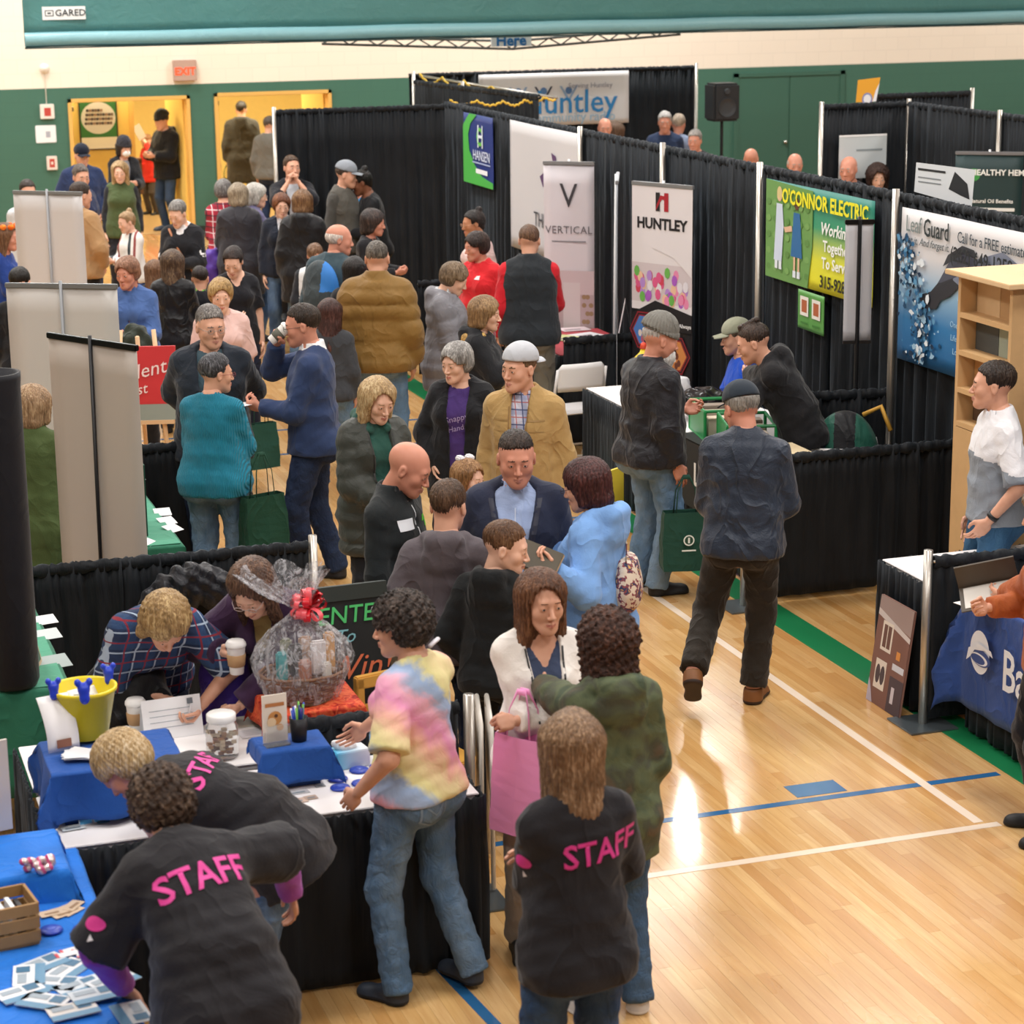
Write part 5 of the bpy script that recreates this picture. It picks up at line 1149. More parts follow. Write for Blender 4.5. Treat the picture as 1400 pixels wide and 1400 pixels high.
m_green = fabric('#2c6f56', .8, .2); m_green_lit = fabric('#4f9c7f', .8, .15); m_blue = fabric('#1f4f9c', .75, .25, sheen=.05); m_blueb = fabric('#1f74d4', .7, .3, sheen=.05); m_bath = fabric('#2c4a8c', .75, .25)  # the paler green carries the light on the green cloth tops
WT = plain('#efecec', .5)
# white front table
T1 = (.84, 2.50, 8.05, 8.60); table(*T1, 'front white folding table in the booth with blue discs and cards', top='#efecec')
skirt(*T1, .735, 'black skirt round the front white table under the blue discs', seed=3, topmat=WT, sides='SEW')
T2 = (.84, 1.85, 8.70, 9.22); table(*T2, 'rear white folding table where the two women lean and write', top='#efecec'); skirt(*T2, .735, 'black skirt of the rear table by the yellow bucket', seed=13, topmat=WT, sides='W')
# blue cloth table bottom left
table(.12, .90, 5.9, 8.0, 'long folding table under the bright blue cloth at lower left', z=.74)
cloth_over(.12, .90, 5.9, 8.0, .745, (.5, .60, .3, .3), m_blueb, 'bright blue cloth spread over the lower left table', seed=4, n=50)
rb = empty('display_riser', (.5, 7.72, 0), 0, 'low box under the raised far end of the bright blue cloth', 'riser'); MB().box((-.33, -.2, .756), (.30, .2, .86)).build('box', plain('#26579c', .8), rb, bevel=.02)
cloth_over(.18, .82, 7.52, 7.92, .865, (.06, .1, .16, .1), m_blueb, 'raised fold of blue cloth holding the pink trinket', seed=6, n=20, wave=.01)
# green cloth tables
table(.40, 1.14, 9.95, 11.42, 'folding table under green cloth at left beside the black drape rail'); cloth_over(.40, 1.14, 9.95, 11.42, .745, .5, m_green, 'green cloth on the left table behind the yellow bucket', seed=8)
MB_ = MB().box((.62, 9.97, .756), (1.13, 11.40, .760)).build('lit_cloth_top', m_green_lit); tag(MB_, 'mint green runner along the left green cloth table', 'runner')  # thin paler sheet: light on the tabletop put into its colour
table(1.50, 2.10, 12.3, 13.9, 'folding table under dark green cloth behind the nearest roll-up stand'); cloth_over(1.50, 2.10, 12.3, 13.9, .745, .45, m_green, 'dark green cloth on the table left of the teal sweater', seed=9)
MB_ = MB().box((1.7, 12.32, .756), (2.09, 13.88, .760)).build('lit_cloth_top', m_green_lit); tag(MB_, 'mint runner on the table left of the teal sweater', 'runner')  # added sheet, lighter green standing in for light on this cloth top
# right side tables
table(5.68, 7.0, 10.12, 10.62, 'white folding table in front of the man in the grey polo shirt'); skirt(5.68, 7.0, 10.12, 10.62, .735, 'black skirt of the white table before the wooden cabinet', seed=21, topmat=WT, sides='WSN')
table(5.80, 6.6, 7.6, 9.82, 'folding table under the blue cloth with a white logo at right'); skirt(5.80, 6.6, 7.6, 9.82, .735, 'black pleated skirt showing below the blue logo cloth', seed=23, sides='WN', wl=.09)
bc = cloth_over(5.76, 6.64, 7.6, 9.84, .752, (.60, .3, .3, .30), m_bath, 'royal blue cloth with white ring logo hanging over the right table', seed=10, wave=.008)
b = Board(bc, (5.76-.058-6.2, 9.84-8.72+.22, .15), (0, -1, 0), (0, 0, 1)); b.n = Vector((-1, 0, 0))
b.shapes([('#e4e8f0', circ(.46, .36, .095, 28, .115)), ], 'printed_logo', .01); b.shapes([('#2c4a8c', circ(.47, .335, .10, 26, .045)), ('#e4e8f0', circ(.46, .325, .085, 26, .030)), ('#2c4a8c', circ(.45, .322, .07, 26, .024))], 'printed_ring', .014); b.shapes([('#e4e8f0', [(.34, .29), (.36, .36), (.46, .41), (.58, .40), (.60, .37), (.52, .385), (.42, .365), (.37, .31)])], 'printed_arc', .017)
b.text('Bath', .90, .33, .30, '#e8ecf2', sx=.78, bold=.012, lift=.014); b.text('Planet', 1.42, .33, .26, '#e8ecf2', sx=.8, lift=.014)
# bearded man's table
table(5.9, 6.36, 12.55, 15.9, 'long folding table behind the rail with baskets and bags', top='#e9e5e2'); skirt(5.9, 6.36, 12.55, 15.9, .735, 'black skirt of the long table with the white company lettering', seed=25, sides='W', topmat=WT)
MB().box((5.85, 12.52, .30), (5.862, 14.0, .765)).box((5.85, 12.52, .76), (6.3, 14.0, .768)).build('table_throw', plain('#15171a', .7), None); bt = bpy.context.scene.objects['table_throw']; tag(bt, 'black table throw with white company lettering beside the green tote bag', 'table throw')
b = Board(bt, (5.848, 14.0, .30), (0, -1, 0), (0, 0, 1)); b.n = Vector((-1, 0, 0)); b.text('LeafGuard', .75, .24, .22, '#e8e6e2', bold=.02, sx=.95)
table(6.2, 6.95, 17.35, 18.5, 'black draped table with red edged papers in front of the school banner'); skirt(6.2, 6.95, 17.35, 18.5, .735, 'black skirt of the table behind the white folding chair', seed=27, sides='WS', topmat=plain('#b0404a', .6)); 
table(3.3, 3.32+.5, 24.5, 25.2, 'small folding table far back by the corridor door') if False else None

# ---------------------------------------------------------------- chairs
def fold_chair(loc, rz, label):
    r = empty('folding_chair', loc, rz, label, 'chair', 'white folding chairs'); mt = plain('#e6e4e4', .35); md = plain('#cfc8be', .35)
    MB().box((-.19, -.19, .425), (.19, .19, .445)).build('seat', mt, r, bevel=.008)
    rows = [[(x*(1.0), .20+.022*(1-(x/.2)**2)+.06*(z-.62), z-(.04 if abs(x) > .19 else 0)*(1 if z > .8 else 0)) for x in np.linspace(-.205, .205, 13)] for z in np.linspace(.62, .84, 6)]
    o = MB().grid(rows).build('backrest', mt, r, smooth=True); o.modifiers.new('t', 'SOLIDIFY').thickness = .014
    for sx in (-1, 1):
        MB().tube([(sx*.215, -.24, 0), (sx*.215, .16, .60), (sx*.21, .215, .80)], .012, 8).build('leg', mt, r, smooth=True)
        MB().tube([(sx*.195, .27, 0), (sx*.195, -.13, .43)], .011, 8).build('leg', md, r, smooth=True)
    MB().tube([(-.215, -.17, .10), (.215, -.17, .10)], .009, 6).build('stretcher', md, r); MB().tube([(-.195, .2, .09), (.195, .2, .09)], .009, 6).build('stretcher', md, r)
    return r
fold_chair((6.02, 16.62, 0), math.radians(185), 'empty white folding chair in the aisle behind the man in the tan jacket')
fold_chair((6.86, 12.98, 0), math.radians(20), 'white folding chair top showing over the low rail beside the backpack')
fold_chair((6.84, 14.2, 0), math.radians(100), 'white folding chair behind the man in the black hoodie')
fold_chair((.85, 11.9, 0), math.radians(180), 'white folding chair top curved beside the nearest roll-up stand')
fold_chair((6.60, 13.05, 0), math.radians(150), 'white folding chair holding the green and black backpack')
r = empty('chair_stack', (2.78, 8.90, 0), math.radians(75), 'two folded white chairs standing on edge beside the pink bag', 'chair')
for i in range(3):
    y = -.05+.045*i; MB().tube([(-.2, y, .02), (-.2, y, .78), (.2, y, .78), (.2, y, .02)], .011, 8).build('chair_frame', plain('#d8d2c8', .35), r, smooth=True); MB().box((-.18, y-.01, .45), (.18, y+.01, .74)).build('backrest', plain('#e0dad2', .4), r, bevel=.006)
# yellow wooden chair back by the tie-dye shirt
r = empty('wooden_chair', (2.62, 9.32, 0), math.radians(15), 'light oak chair with an open back frame behind the tie-dye shirt', 'chair'); mo = plain('#d9a24c', .4, var=.1)
for sx in (-.19, .19): MB().box((sx-.02, .17, 0), (sx+.02, .21, .80)).build('leg', mo, r, bevel=.004); MB().box((sx-.02, -.2, 0), (sx+.02, -.16, .43)).build('leg', mo, r, bevel=.004)
MB().box((-.21, .17, .75), (.21, .21, .81)).build('backrest', mo, r, bevel=.006); MB().box((-.21, .18, .62), (.21, .20, .67)).build('back_slat', mo, r, bevel=.003); MB().box((-.21, -.21, .42), (.21, .21, .45)).build('seat', mo, r, bevel=.006)

# ---------------------------------------------------------------- things on the tables
def paper(loc, w, h, rz, col, label, cat='paper', group=None, prints=None, tilt=0, name='leaflet', t=.0015):
    r = empty(name, loc, rz, label, cat, group); r.rotation_euler = (tilt, 0, rz); MB().box((-w/2, -h/2, 0), (w/2, h/2, t)).build('sheet', plain(col, .6), r)
    if prints: Board(r, (-w/2, -h/2, t), (1, 0, 0), (0, 1, 0)).shapes(prints)
    return r
ZT1 = .744
def disc(x, y, z, label, g='blue flying discs on the white table', nudge=0):
    r = empty('flying_disc', (x, y, z), 0, label, 'disc', g); MB().lathe([(.037, 0), (.041, .004), (.038, .009), (.026, .012), (.0, .0125)], n=24).build('disc_shell', plain('#2f49b4', .35), r, smooth=True); MB().lathe([(.016, .0122), (.014, .0135), (0, .0135)], n=16).build('disc_print', plain('#4f66c8', .35), r, smooth=True)
for (x, y), l in zip([(491, 1054), (462, 1066), (465, 1078), (494, 1072), (529, 1046), (518, 1049)], ['blue flying disc, farthest of the pair beside the tissue box', 'upper left blue flying disc on the white table', 'lower left blue flying disc nearest the cards', 'blue flying disc beside the hand on the hip', 'blue flying disc half hidden behind the tie-dye shirt', 'blue flying disc touching the tie-dye shirt']): P = uz(x, y, ZT1); disc(P.x, P.y, ZT1, l)
for (x, y), l in zip([(70, 1273), (115, 1271)], ['left blue disc on the bright blue cloth', 'right blue disc on the bright blue cloth']): P = uz(x, y, .756); disc(P.x, P.y, .756, l, 'blue discs on the blue cloth')
def cup(loc, label, sleeve='#b08a62'):
    r = empty('coffee_cup', loc, 0, label, 'cup'); MB().lathe([(.028, 0), (.030, .004), (.041, .125), (.042, .128)], n=20).build('cup_body', plain('#ece8e4', .5), r, smooth=True); MB().lathe([(.0335, .035), (.0375, .04), (.0415, .088), (.038, .09)], n=20).build('cup_sleeve', plain(sleeve, .8), r, smooth=True); MB().lathe([(.043, .122), (.046, .128), (.044, .140), (.038, .146), (.037, .150), (.0, .150)], n=20).build('cup_lid', plain('#f0eeec', .35), r, smooth=True); return r
P = uz(187, 1000, ZT1); cup((P.x, P.y, ZT1), 'white lidded paper coffee cup with brown sleeve on the rear table')
# yellow bucket on the dark blue raised cloth
rb = empty('display_riser', (1.12, 8.36, 0), 0, 'box under the dark blue cloth that carries the yellow bucket', 'riser'); MB().box((-.24, -.12, .745), (.22, .22, .965)).build('box', plain('#1d3f7c', .8), rb, bevel=.02)
cloth_over(.86, 1.36, 8.22, 8.60, .97, (.22, .10, .20, .05), m_blue, 'dark blue cloth draped over the box under the yellow bucket', seed=12, n=30, wave=.025)
def bucket(loc):
    r = empty('bucket', loc, 0, 'yellow plastic bucket with blue figures clipped on its rim', 'bucket'); my = plain('#e6cf1c', .35)
    MB().lathe([(.085, 0), (.088, .004), (.125, .19), (.133, .19), (.134, .205), (.126, .207), (.12, .20), (.082, .01), (0, .01)], n=32).build('bucket_wall', my, r, smooth=True)
    mbp = plain('#1f3fc4', .3); 
    for a_, k in ((3.5, 1), (4.6, 1.15), (.55, 1)):
        s = Solid(); s.ell((0, 0, .03), (.022, .022, .024), .01); s.ell((-.02, 0, .055), (.012, .012, .014), .008); s.ell((.02, 0, .055), (.012, .012, .014), .008); s.ell((0, -.01, .0), (.018, .014, .022), .01); v, f = s.mesh(.005); mesh_np('clip_figure', v*k+np.array([.13*math.cos(a_), .13*math.sin(a_), .20]), f, mbp, r)
    mb = MB(); rr = random.Random(2)
    for i in range(12): a_ = rr.uniform(0, 6.28); q = rr.uniform(0, .06); mb.box((q*math.cos(a_)-.02, q*math.sin(a_)-.012, .12+.004*i), (q*math.cos(a_)+.02, q*math.sin(a_)+.012, .135+.004*i), i % 2)
    tag(mb.build('sweets', [plain('#3a5fb0', .4), plain('#d8dce4', .4)], r), kind='stuff')
P = uz(118, 1006, .986); bucket((P.x, P.y, .990))
def flyer(px, z, w, h, rz, lab, curl=.03, prints=None, col='#eceaea', grp='white cards propped on the dark blue cloth'):
    P = uz(px[0], px[1], z); r = empty('card_sign', (P.x, P.y, z), rz, lab, 'card', grp)
    rows = [[(x, .10*t+curl*math.sin(PI*t)*-1, h*t*.96) for x in np.linspace(-w/2, w/2, 4)] for t in np.linspace(0, 1, 9)]
    o = MB().grid(rows).build('sheet', plain(col, .5), r, smooth=True); o.modifiers.new('t', 'SOLIDIFY').thickness = .002
    if prints: mb = MB(); mb.prism([(a, .10*bq-.006-curl*math.sin(PI*bq), h*bq*.96) for a, bq in prints], (0, -.002, 0)); mb.build('print', plain('#8a5a48', .5), r)
    return r
flyer((88, 1026), .985, .13, .21, .25, 'left white curled card with a small picture before the bucket', prints=[(-.03, .08), (.03, .08), (.03, .24), (-.03, .24)]); flyer((130, 1008), .985, .12, .19, .35, 'right white curled card leaning on the yellow bucket', prints=[(-.02, .06), (.03, .06), (.03, .2), (-.02, .2)])
P = uz(120, 1033, .986); r = empty('paper_pile', (P.x, P.y, .987), 0, 'loose pile of white papers on the dark blue cloth before the bucket', 'papers')
rr = random.Random(4)
for i in range(6): MB().box((-.09, -.05, .002*i), (.09, .05, .002*i+.0012), M=Matrix.Rotation(rr.uniform(-.8, .8), 4, 'Z')).build('sheet', plain(['#eceaea', '#e2e4e8'][i % 2], .55), r)
# easel sheets and ballots on the rear table
P = uz(238, 1008, ZT1); r = empty('flip_form', (P.x, P.y, ZT1), .08, 'white flip chart form standing on the rear table', 'form'); MB().add([(-.13, -.01, 0), (.13, -.01, 0), (.13, .035, .17), (-.13, .035, .17), (-.13, .09, 0), (.13, .09, 0)], [(0, 1, 2, 3), (3, 2, 5, 4)]).build('sheet', plain('#e9e8ea', .5), r); b = Board(r, (-.13, -.0135, 0), (1, 0, 0), (0, .045, .17)); b.n = Vector((0, -1, .2)).normalized(); b.shapes([('#9aa0a8', rect(.03, .05+.025*i, .22, .053+.025*i)) for i in range(4)]+[('#6a7078', rect(.20, .14, .225, .165))])
for i, (x, y, w_, h_, rz, c, l) in enumerate([(175, 1010, .2, .28, .5, '#dfe2e6', 'white sheet under the coffee cup on the rear table'), (348, 985, .22, .14, .1, '#dcd8c8', 'white form on the clipboard by the purple jacket'), (355, 1002, .18, .1, .05, '#d8d8dc', 'small white form at the near edge of the rear table')]): P = uz(x, y, ZT1); paper((P.x, P.y, ZT1+.001*i), w_, h_, rz, c, l, prints=[('#a7a9ae', rect(.02, .03+.02*k, w_-.03, .033+.02*k)) for k in range(4)])
# jar
P = uz(308, 1040, ZT1); r = empty('candy_jar', (P.x, P.y+.05, ZT1), 0, 'clear plastic jar of wrapped sweets with a white screw lid', 'jar'); mt, nt, bs = newmat('clear_plastic'); bs.inputs['Transmission Weight'].default_value = .9; bs.inputs['Roughness'].default_value = .05; bs.inputs['Base Color'].default_value = (.93, .95, .95, 1); bs.inputs['IOR'].default_value = 1.2; m_clear = mt
MB().lathe([(.06, 0), (.068, .01), (.068, .14), (.055, .155), (.055, .165)], n=28).build('jar_wall', m_clear, r, smooth=True); MB().lathe([(.058, .16), (.062, .163), (.062, .19), (.056, .195), (0, .195)], n=28).build('jar_lid', plain('#f0efed', .4), r, smooth=True)
mb = MB(); rr = random.Random(8)
for i in range(60): a_ = rr.uniform(0, 6.28); q = rr.uniform(0, .05); z = .012+.1*rr.random(); mb.box((q*math.cos(a_)-.009, q*math.sin(a_)-.007, z), (q*math.cos(a_)+.009, q*math.sin(a_)+.007, z+.012), i % 3)
tag(mb.build('sweets', [plain('#b07848', .4), plain('#d8c0a0', .4), plain('#7a4a34', .4)], r), kind='stuff')
# small dark blue riser with card holder, pen cup
rb = empty('display_riser', (1.84, 8.38, 0), 0, 'box under the small dark blue cloth with the pen cup', 'riser'); MB().box((-.13, -.04, .745), (.12, .14, .905)).build('box', plain('#1d3f7c', .8), rb, bevel=.02)
cloth_over(1.70, 1.97, 8.33, 8.53, .91, (.07, .06, .14, .04), m_blue, 'small dark blue cloth riser with the pen cup and card holder', seed=14, n=22, wave=.012)
P = uz(378, 1018, .918); r = empty('card_holder', (P.x, P.y, .918), .1, 'clear acrylic card holder with a puppy picture card', 'card holder'); MB().box((-.05, -.03, 0), (.05, -.026, .09)).box((-.05, .02, 0), (.05, .024, .13)).box((-.05, -.03, 0), (.05, .02, .004)).build('acrylic', m_clear, r); MB().box((-.052, .008, .01), (.052, .012, .21)).build('card', plain('#e9e2d4', .5), r); b = Board(r, (-.05, .007, .01), (1, 0, 0), (0, 0, 1)); b.n = Vector((0, -1, 0)); b.shapes([('#c98f50', circ(.05, .10, .03, 12)), ('#e8cfa8', circ(.035, .085, .02, 10)), ('#5a3a28', circ(.055, .11, .008, 8)), ('#b87a48', rect(.01, .15, .09, .165)), ('#d8a878', circ(.07, .06, .015, 10))])
P = uz(409, 1012, .918); r = empty('pen_cup', (P.x, P.y, .918), 0, 'black mesh cup full of blue and white pens', 'cup'); MB().lathe([(.030, 0), (.031, .003), (.038, .10), (.036, .1), (.028, .005), (0, .005)], n=20).build('cup_wall', plain('#15161c', .4, .3), r, smooth=True); rr = random.Random(1)
for i in range(13): a_ = i*2.4; q = .024*math.sqrt((i+1)/13); MB().tube([(q*.6*math.cos(a_), q*.6*math.sin(a_), .01), (q*1.4*math.cos(a_), q*1.4*math.sin(a_), .135+.01*(i % 3))], .0045, 6).build('pen', plain(['#2440b0', '#e6e8ee', '#1c2a6a', '#6fae48'][i % 4 if i != 5 else 3], .3), r, smooth=True)
P = uz(478, 1046, ZT1); r = empty('tissue_box', (P.x, P.y, ZT1), .15, 'white and blue tissue box with a tissue pulled out', 'box'); MB().box((-.075, -.045, 0), (.075, .045, .075)).build('carton', grad([(0, '#49b4dc'), (.35, '#a8cfe8'), (1, '#eef0f2')], 0, -.075, .075, 'tissue_print')[0], r, bevel=.004)
s = Solid(); s.ell((-.01, 0, .085), (.045, .022, .022), .01); s.ell((-.045, .01, .10), (.03, .012, .02), .01); s.wob(lambda X, Y, Z: .004*np.sin(X*120+Z*60)*np.sin(Y*160)); v, f = s.mesh(.005); mesh_np('tissue', v, f, plain('#f2f2f2', .8), r)
P = uz(512, 1026, ZT1); r = empty('water_bottle', (P.x, P.y, ZT1), 0, 'small clear water bottle with pale blue label by the hand', 'bottle'); MB().lathe([(.028, 0), (.031, .005), (.031, .09), (.028, .11), (.012, .14), (.012, .15)], n=20).build('bottle_wall', plain('#bcd2e4', .15, alpha=.65), r, smooth=True); MB().lathe([(.032, .03), (.0322, .032), (.0322, .08), (.032, .082)], n=20).build('bottle_label', plain('#8fb8dc', .5), r, smooth=True); MB().lathe([(.013, .145), (.013, .162), (0, .162)], n=12).build('bottle_cap', plain('#e6ecf2', .4), r, smooth=True)
def tent_cards(px, rz, n, lab, w=.075, h=.085, col2='#2f86b4'):
    P = uz(px[0], px[1], ZT1)
    for i in range(n):
        r = empty('tent_card', (P.x+math.cos(rz)*i*(w+.003), P.y+math.sin(rz)*i*(w+.003), ZT1), rz, lab[i], 'card', 'small picture cards standing in a row'); MB().add([(-w/2, 0, 0), (w/2, 0, 0), (w/2, .03, h), (-w/2, .03, h), (-w/2, .06, 0), (w/2, .06, 0)], [(0, 1, 2, 3), (3, 2, 5, 4)]).build('sheet', plain('#e6e8ec', .5), r); b = Board(r, (-w/2, -.001, 0), (1, 0, 0), (0, .03, h)); b.n = Vector((0, -1, .35)).normalized()
        b.shapes([(col2, rect(.003, .004, w-.003, .022)), ('#23262c', [(w*.1, .030), (w*.5, .046), (w*.92, .044), (w*.92, .030)]), ('#9aa2ac', rect(w*.1, .068, w*.5, .071))])
tent_cards((376, 1068), .15, 4, ['white picture card beside the dark gap, leftmost by the riser', 'second white picture card of the row by the riser', 'third white picture card of the row by the riser', 'white picture card of the row nearest the tissue box'])
tent_cards((118, 1128), .22, 5, ['leftmost picture card standing at the table end by the blond head', 'picture card next to the leftmost by the blond head', 'middle picture card standing by the blond head', 'picture card half under the blond head', 'picture card hidden mostly by the blond head'], w=.055, h=.1, col2='#4fa6d8')
for i, (x, y, w_, h_, c, l) in enumerate([(408, 1083, .085, .05, '#b9b9bc', 'grey photo card before the row of picture cards'), (437, 1074, .04, .04, '#9c9ea2', 'small square grey card on the white table'), (403, 1096, .10, .05, '#c9b0a0', 'brown printed card at the near table edge'), (425, 1091, .05, .04, '#bfa898', 'small brown card beside the blue discs'), (140, 1123, .05, .05, '#4f86a8', 'blue printed square card near the table end'), (165, 1118, .05, .05, '#4a7fa4', 'second blue printed square card near the table end'), (100, 1133, .09, .05, '#cfd6da', 'pale card at the left table corner')]): P = uz(x, y, ZT1); paper((P.x, P.y, ZT1+.0008*i), w_, h_, .1, c, l, prints=[('#7c8890', rect(w_*.15, h_*.2, w_*.8, h_*.45))])
r = empty('wall_leaflet', (uz(-6, 1165, .8).x, uz(-6, 1165, .8).y, .9), 0, 'tall pale card standing at the left edge above the blue cloth', 'card'); MB().box((-.09, -.005, -.02), (.07, .005, .33)).build('card', plain('#d8cec4', .5), r); r.rotation_euler = (0, 0, 0.2)
# pink trinket, wooden crate, card fans on the blue cloth
P = uz(52, 1192, .875); r = empty('trinket_pile', (P.x, P.y, .873), 0, 'pink and silver foil trinket heap on the raised blue cloth', 'trinkets'); s = Solid(); rr = random.Random(5)
for i in range(14): s.ell((rr.uniform(-.05, .05), rr.uniform(-.02, .02), rr.uniform(.01, .05)), (.018, .014, .014), .004)
v, f = s.mesh(.005); C = v[f].mean(1); mesh_np('foil', v, f, [plain('#d9c8c8', .25, .5), plain('#c4487c', .35)], r, ((C[:, 0]+C[:, 2]*.4) % .03 > .018).astype(int))
P = uz(22, 1282, .757); r = empty('wooden_crate', (P.x-.04, P.y, .757), .15, 'small wooden slatted crate of pens at the left edge', 'crate'); mc = plain('#a07a4a', .7, var=.2)
for k in range(3):
    for sy in (-1, 1): MB().box((-.10, sy*.09-.005, .01+.05*k), (.10, sy*.09+.005, .05+.05*k)).build('slat', mc, r)
    for sx in (-1, 1): MB().box((sx*.10-.005, -.09, .01+.05*k), (sx*.10+.005, .09, .05+.05*k)).build('slat', mc, r)
MB().box((-.10, -.09, 0), (.10, .09, .008)).build('crate_floor', mc, r)
for i in range(5): MB().box((-.07+.03*i, -.05, .01), (-.055+.03*i, .05, .12+.01*(i % 2))).build('packet', plain(['#e2e4e8', '#23262c', '#cfd4da'][i % 3], .4), r)
fan = [((85, 1245), [(0, 0, .3), (.03, .01, .5), (.05, -.02, .7), (.02, -.035, .4), (.06, .02, .9), (-.02, -.02, .2)], '#d8c0a4', 'tan printed card', 'tan cards fanned out on the blue cloth', .085, .05, ['on the far left of the fan', 'second in the fan', 'in the middle of the fan', 'nearest the discs', 'on the far right of the fan', 'lowest left in the fan']),
       ((105, 1298), [(0, 0, .3), (.035, .01, .9), (.07, .02, .8), (-.02, -.035, .2), (.03, -.045, 1.5), (.07, -.045, 1.6)], '#e6e6e8', 'white card with a red edge', 'white and red cards on the blue cloth', .075, .035, ['at the upper left', 'at the upper middle', 'at the upper right', 'at the lower left', 'at the lower middle', 'at the lower right'])]
for px, items, c, l, g, w_, h_, wh in fan:
    P = uz(px[0], px[1], .757)
    for i, (dx, dy, rz) in enumerate(items): paper((P.x+dx-.02, P.y+dy, .757+.0012*i), w_, h_, rz, c, l+' '+wh[i], 'card', g, prints=[('#c8a888' if i == 9 else ('#d0404a' if 'red' in l else '#a88868'), rect(.0, .0, w_*.15, h_) if 'red' in l else rect(w_*.2, h_*.25, w_*.8, h_*.5))], name='printed_card')
for i, (x, y, rz, c) in enumerate([(95, 1325, .5, '#e4e6ea'), (60, 1318, .3, '#d0d8e0'), (75, 1345, -.3, '#dfe4ea'), (110, 1350, .2, '#cfd8e0'), (40, 1335, .9, '#e6e8ec'), (30, 1360, .2, '#e9eaee'), (60, 1372, -.4, '#e4e6ea'), (100, 1385, .1, '#e0dcd8'), (155, 1345, .3, '#d8dde2'), (180, 1390, -.9, '#d4d8dc'), (130, 1365, .1, '#c9d2da')]):
    P = uz(x, y, .758); paper((P.x, P.y, .758+.0014*i), .155, .105, rz*1.6, c, 'white and steel blue brochure on the blue cloth, '+['at the top of the pile', 'by the wooden crate', 'in the pile middle', 'right of the pile', 'left behind the crate', 'at the left edge', 'low in the pile', 'lowest at the bottom', 'under the spread hand', 'right below the hand', 'between hand and pile'][i], 'brochure', 'brochures on the blue cloth', prints=[('#5f8fb0', rect(.0, .0, .155, .034)), ('#9aa8b4', rect(.015, .06, .085, .09)), ('#3f6f90', rect(.095, .05, .14, .095))], name='brochure')
# gift basket on its draped gold box
Gx, Gy = 2.04, 8.98; r = empty('gold_box', (Gx, Gy, 0), .1, 'round gold box under the red patterned cloth', 'box'); MB().lathe([(.17, .70), (.175, .71), (.175, .885), (.17, .89), (0, .89)], n=32).build('box_wall', plain('#b39a58', .4, .5), r, smooth=True)
MB().box((-.3, -.22, .655), (.3, .25, .70)).build('shelf', plain('#22242a', .6), r)
for sx in (-.26, .26):
    for sy in (-.18, .2): MB().tube([(sx, sy, 0), (sx, sy, .66)], .014, 6).build('leg', plain('#8a8d90', .4, .7), r)
mred = camo(['#8f1c14', '#c8402a', '#d8643c', '#a82a1c'], 26, .7, key='red_damask', soft=True); cloth_over(Gx-.2, Gx+.2, Gy-.17, Gy+.19, .895, (.12, .14, .05, .1), mred, 'red and orange patterned cloth under the gift basket', seed=15, n=24, wave=.02)
B_ = empty('gift_basket', (Gx-.02, Gy, .905), 0, 'wicker gift basket wrapped in clear cellophane with a red ribbon bow', 'gift basket')
mw = plain('#7a5232', .7, var=.3); mb = MB()
for k in range(9): mb.tube([((.13+.008*k+.004*math.sin(a_*11+k*PI))*math.cos(a_), (.10+.006*k+.004*math.sin(a_*11+k*PI))*math.sin(a_), .01+.0135*k) for a_ in np.linspace(0, 2*PI, 45)], .008, 5)
mb.build('wicker_wall', mw, B_, smooth=True); MB().lathe([(.13, 0), (0, .005)], n=20).build('basket_floor', mw, B_)
for i, (x, y, z, a_, b_, c_, col) in enumerate([(-.10, -.03, .12, .05, .03, .10, '#2aa0a4'), (-.03, .0, .13, .06, .03, .11, '#2a2622'), (.0, -.05, .11, .055, .04, .07, '#b8785a'), (.07, -.02, .13, .07, .03, .12, '#e4dfe0'), (.13, .02, .12, .05, .03, .15, '#d8a050'), (-.06, .05, .13, .05, .04, .12, '#8a8f70'), (.03, .06, .13, .06, .03, .12, '#c9a890'), (.10, -.05, .10, .04, .03, .06, '#e8e4de')]): MB().box((x-a_/2, y-b_/2, z-.03), (x+a_/2, y+b_/2, z+c_)).build('gift_packet', plain(col, .4, var=.15), B_, bevel=.008)
mt, nt, bs = newmat('cellophane'); bs.inputs['Base Color'].default_value = (.9, .9, .95, 1); bs.inputs['Roughness'].default_value = .12; bs.inputs['Specular IOR Level'].default_value = 1.0; bs.inputs['Alpha'].default_value = .22
vv = coords(nt, (1, 1, .5)); nn_ = noise(nt, vv, 26, 4, .6, 2); bump(nt, bs, nn_, 1.0, .04); nt.links.new(ramp(nt, nn_, [(.45, (.12,)*3), (.62, (.5,)*3)]), bs.inputs['Alpha'])
rows = []; rr = random.Random(3)
for j, (z, rx) in enumerate([(0, .15), (.03, .17), (.10, .20), (.17, .22), (.24, .20), (.31, .13), (.36, .06), (.39, .03), (.42, .05), (.46, .10), (.51, .16), (.55, .20)]):
    rows.append([((rx*(1+.09*math.sin(a_*9+j)+.06*math.sin(a_*17)))*math.cos(a_)+(.0 if j < 8 else -.05*(j-7)*.4), rx*.8*(1+.10*math.sin(a_*8+j*2))*math.sin(a_), z+(.02*math.sin(a_*7+j) if j > 8 else 0)) for a_ in np.linspace(0, 2*PI, 61)])
MB().grid(rows).build('cellophane_wrap', mt, B_, smooth=True)
mb = MB(); rr = random.Random(12); mri = 0
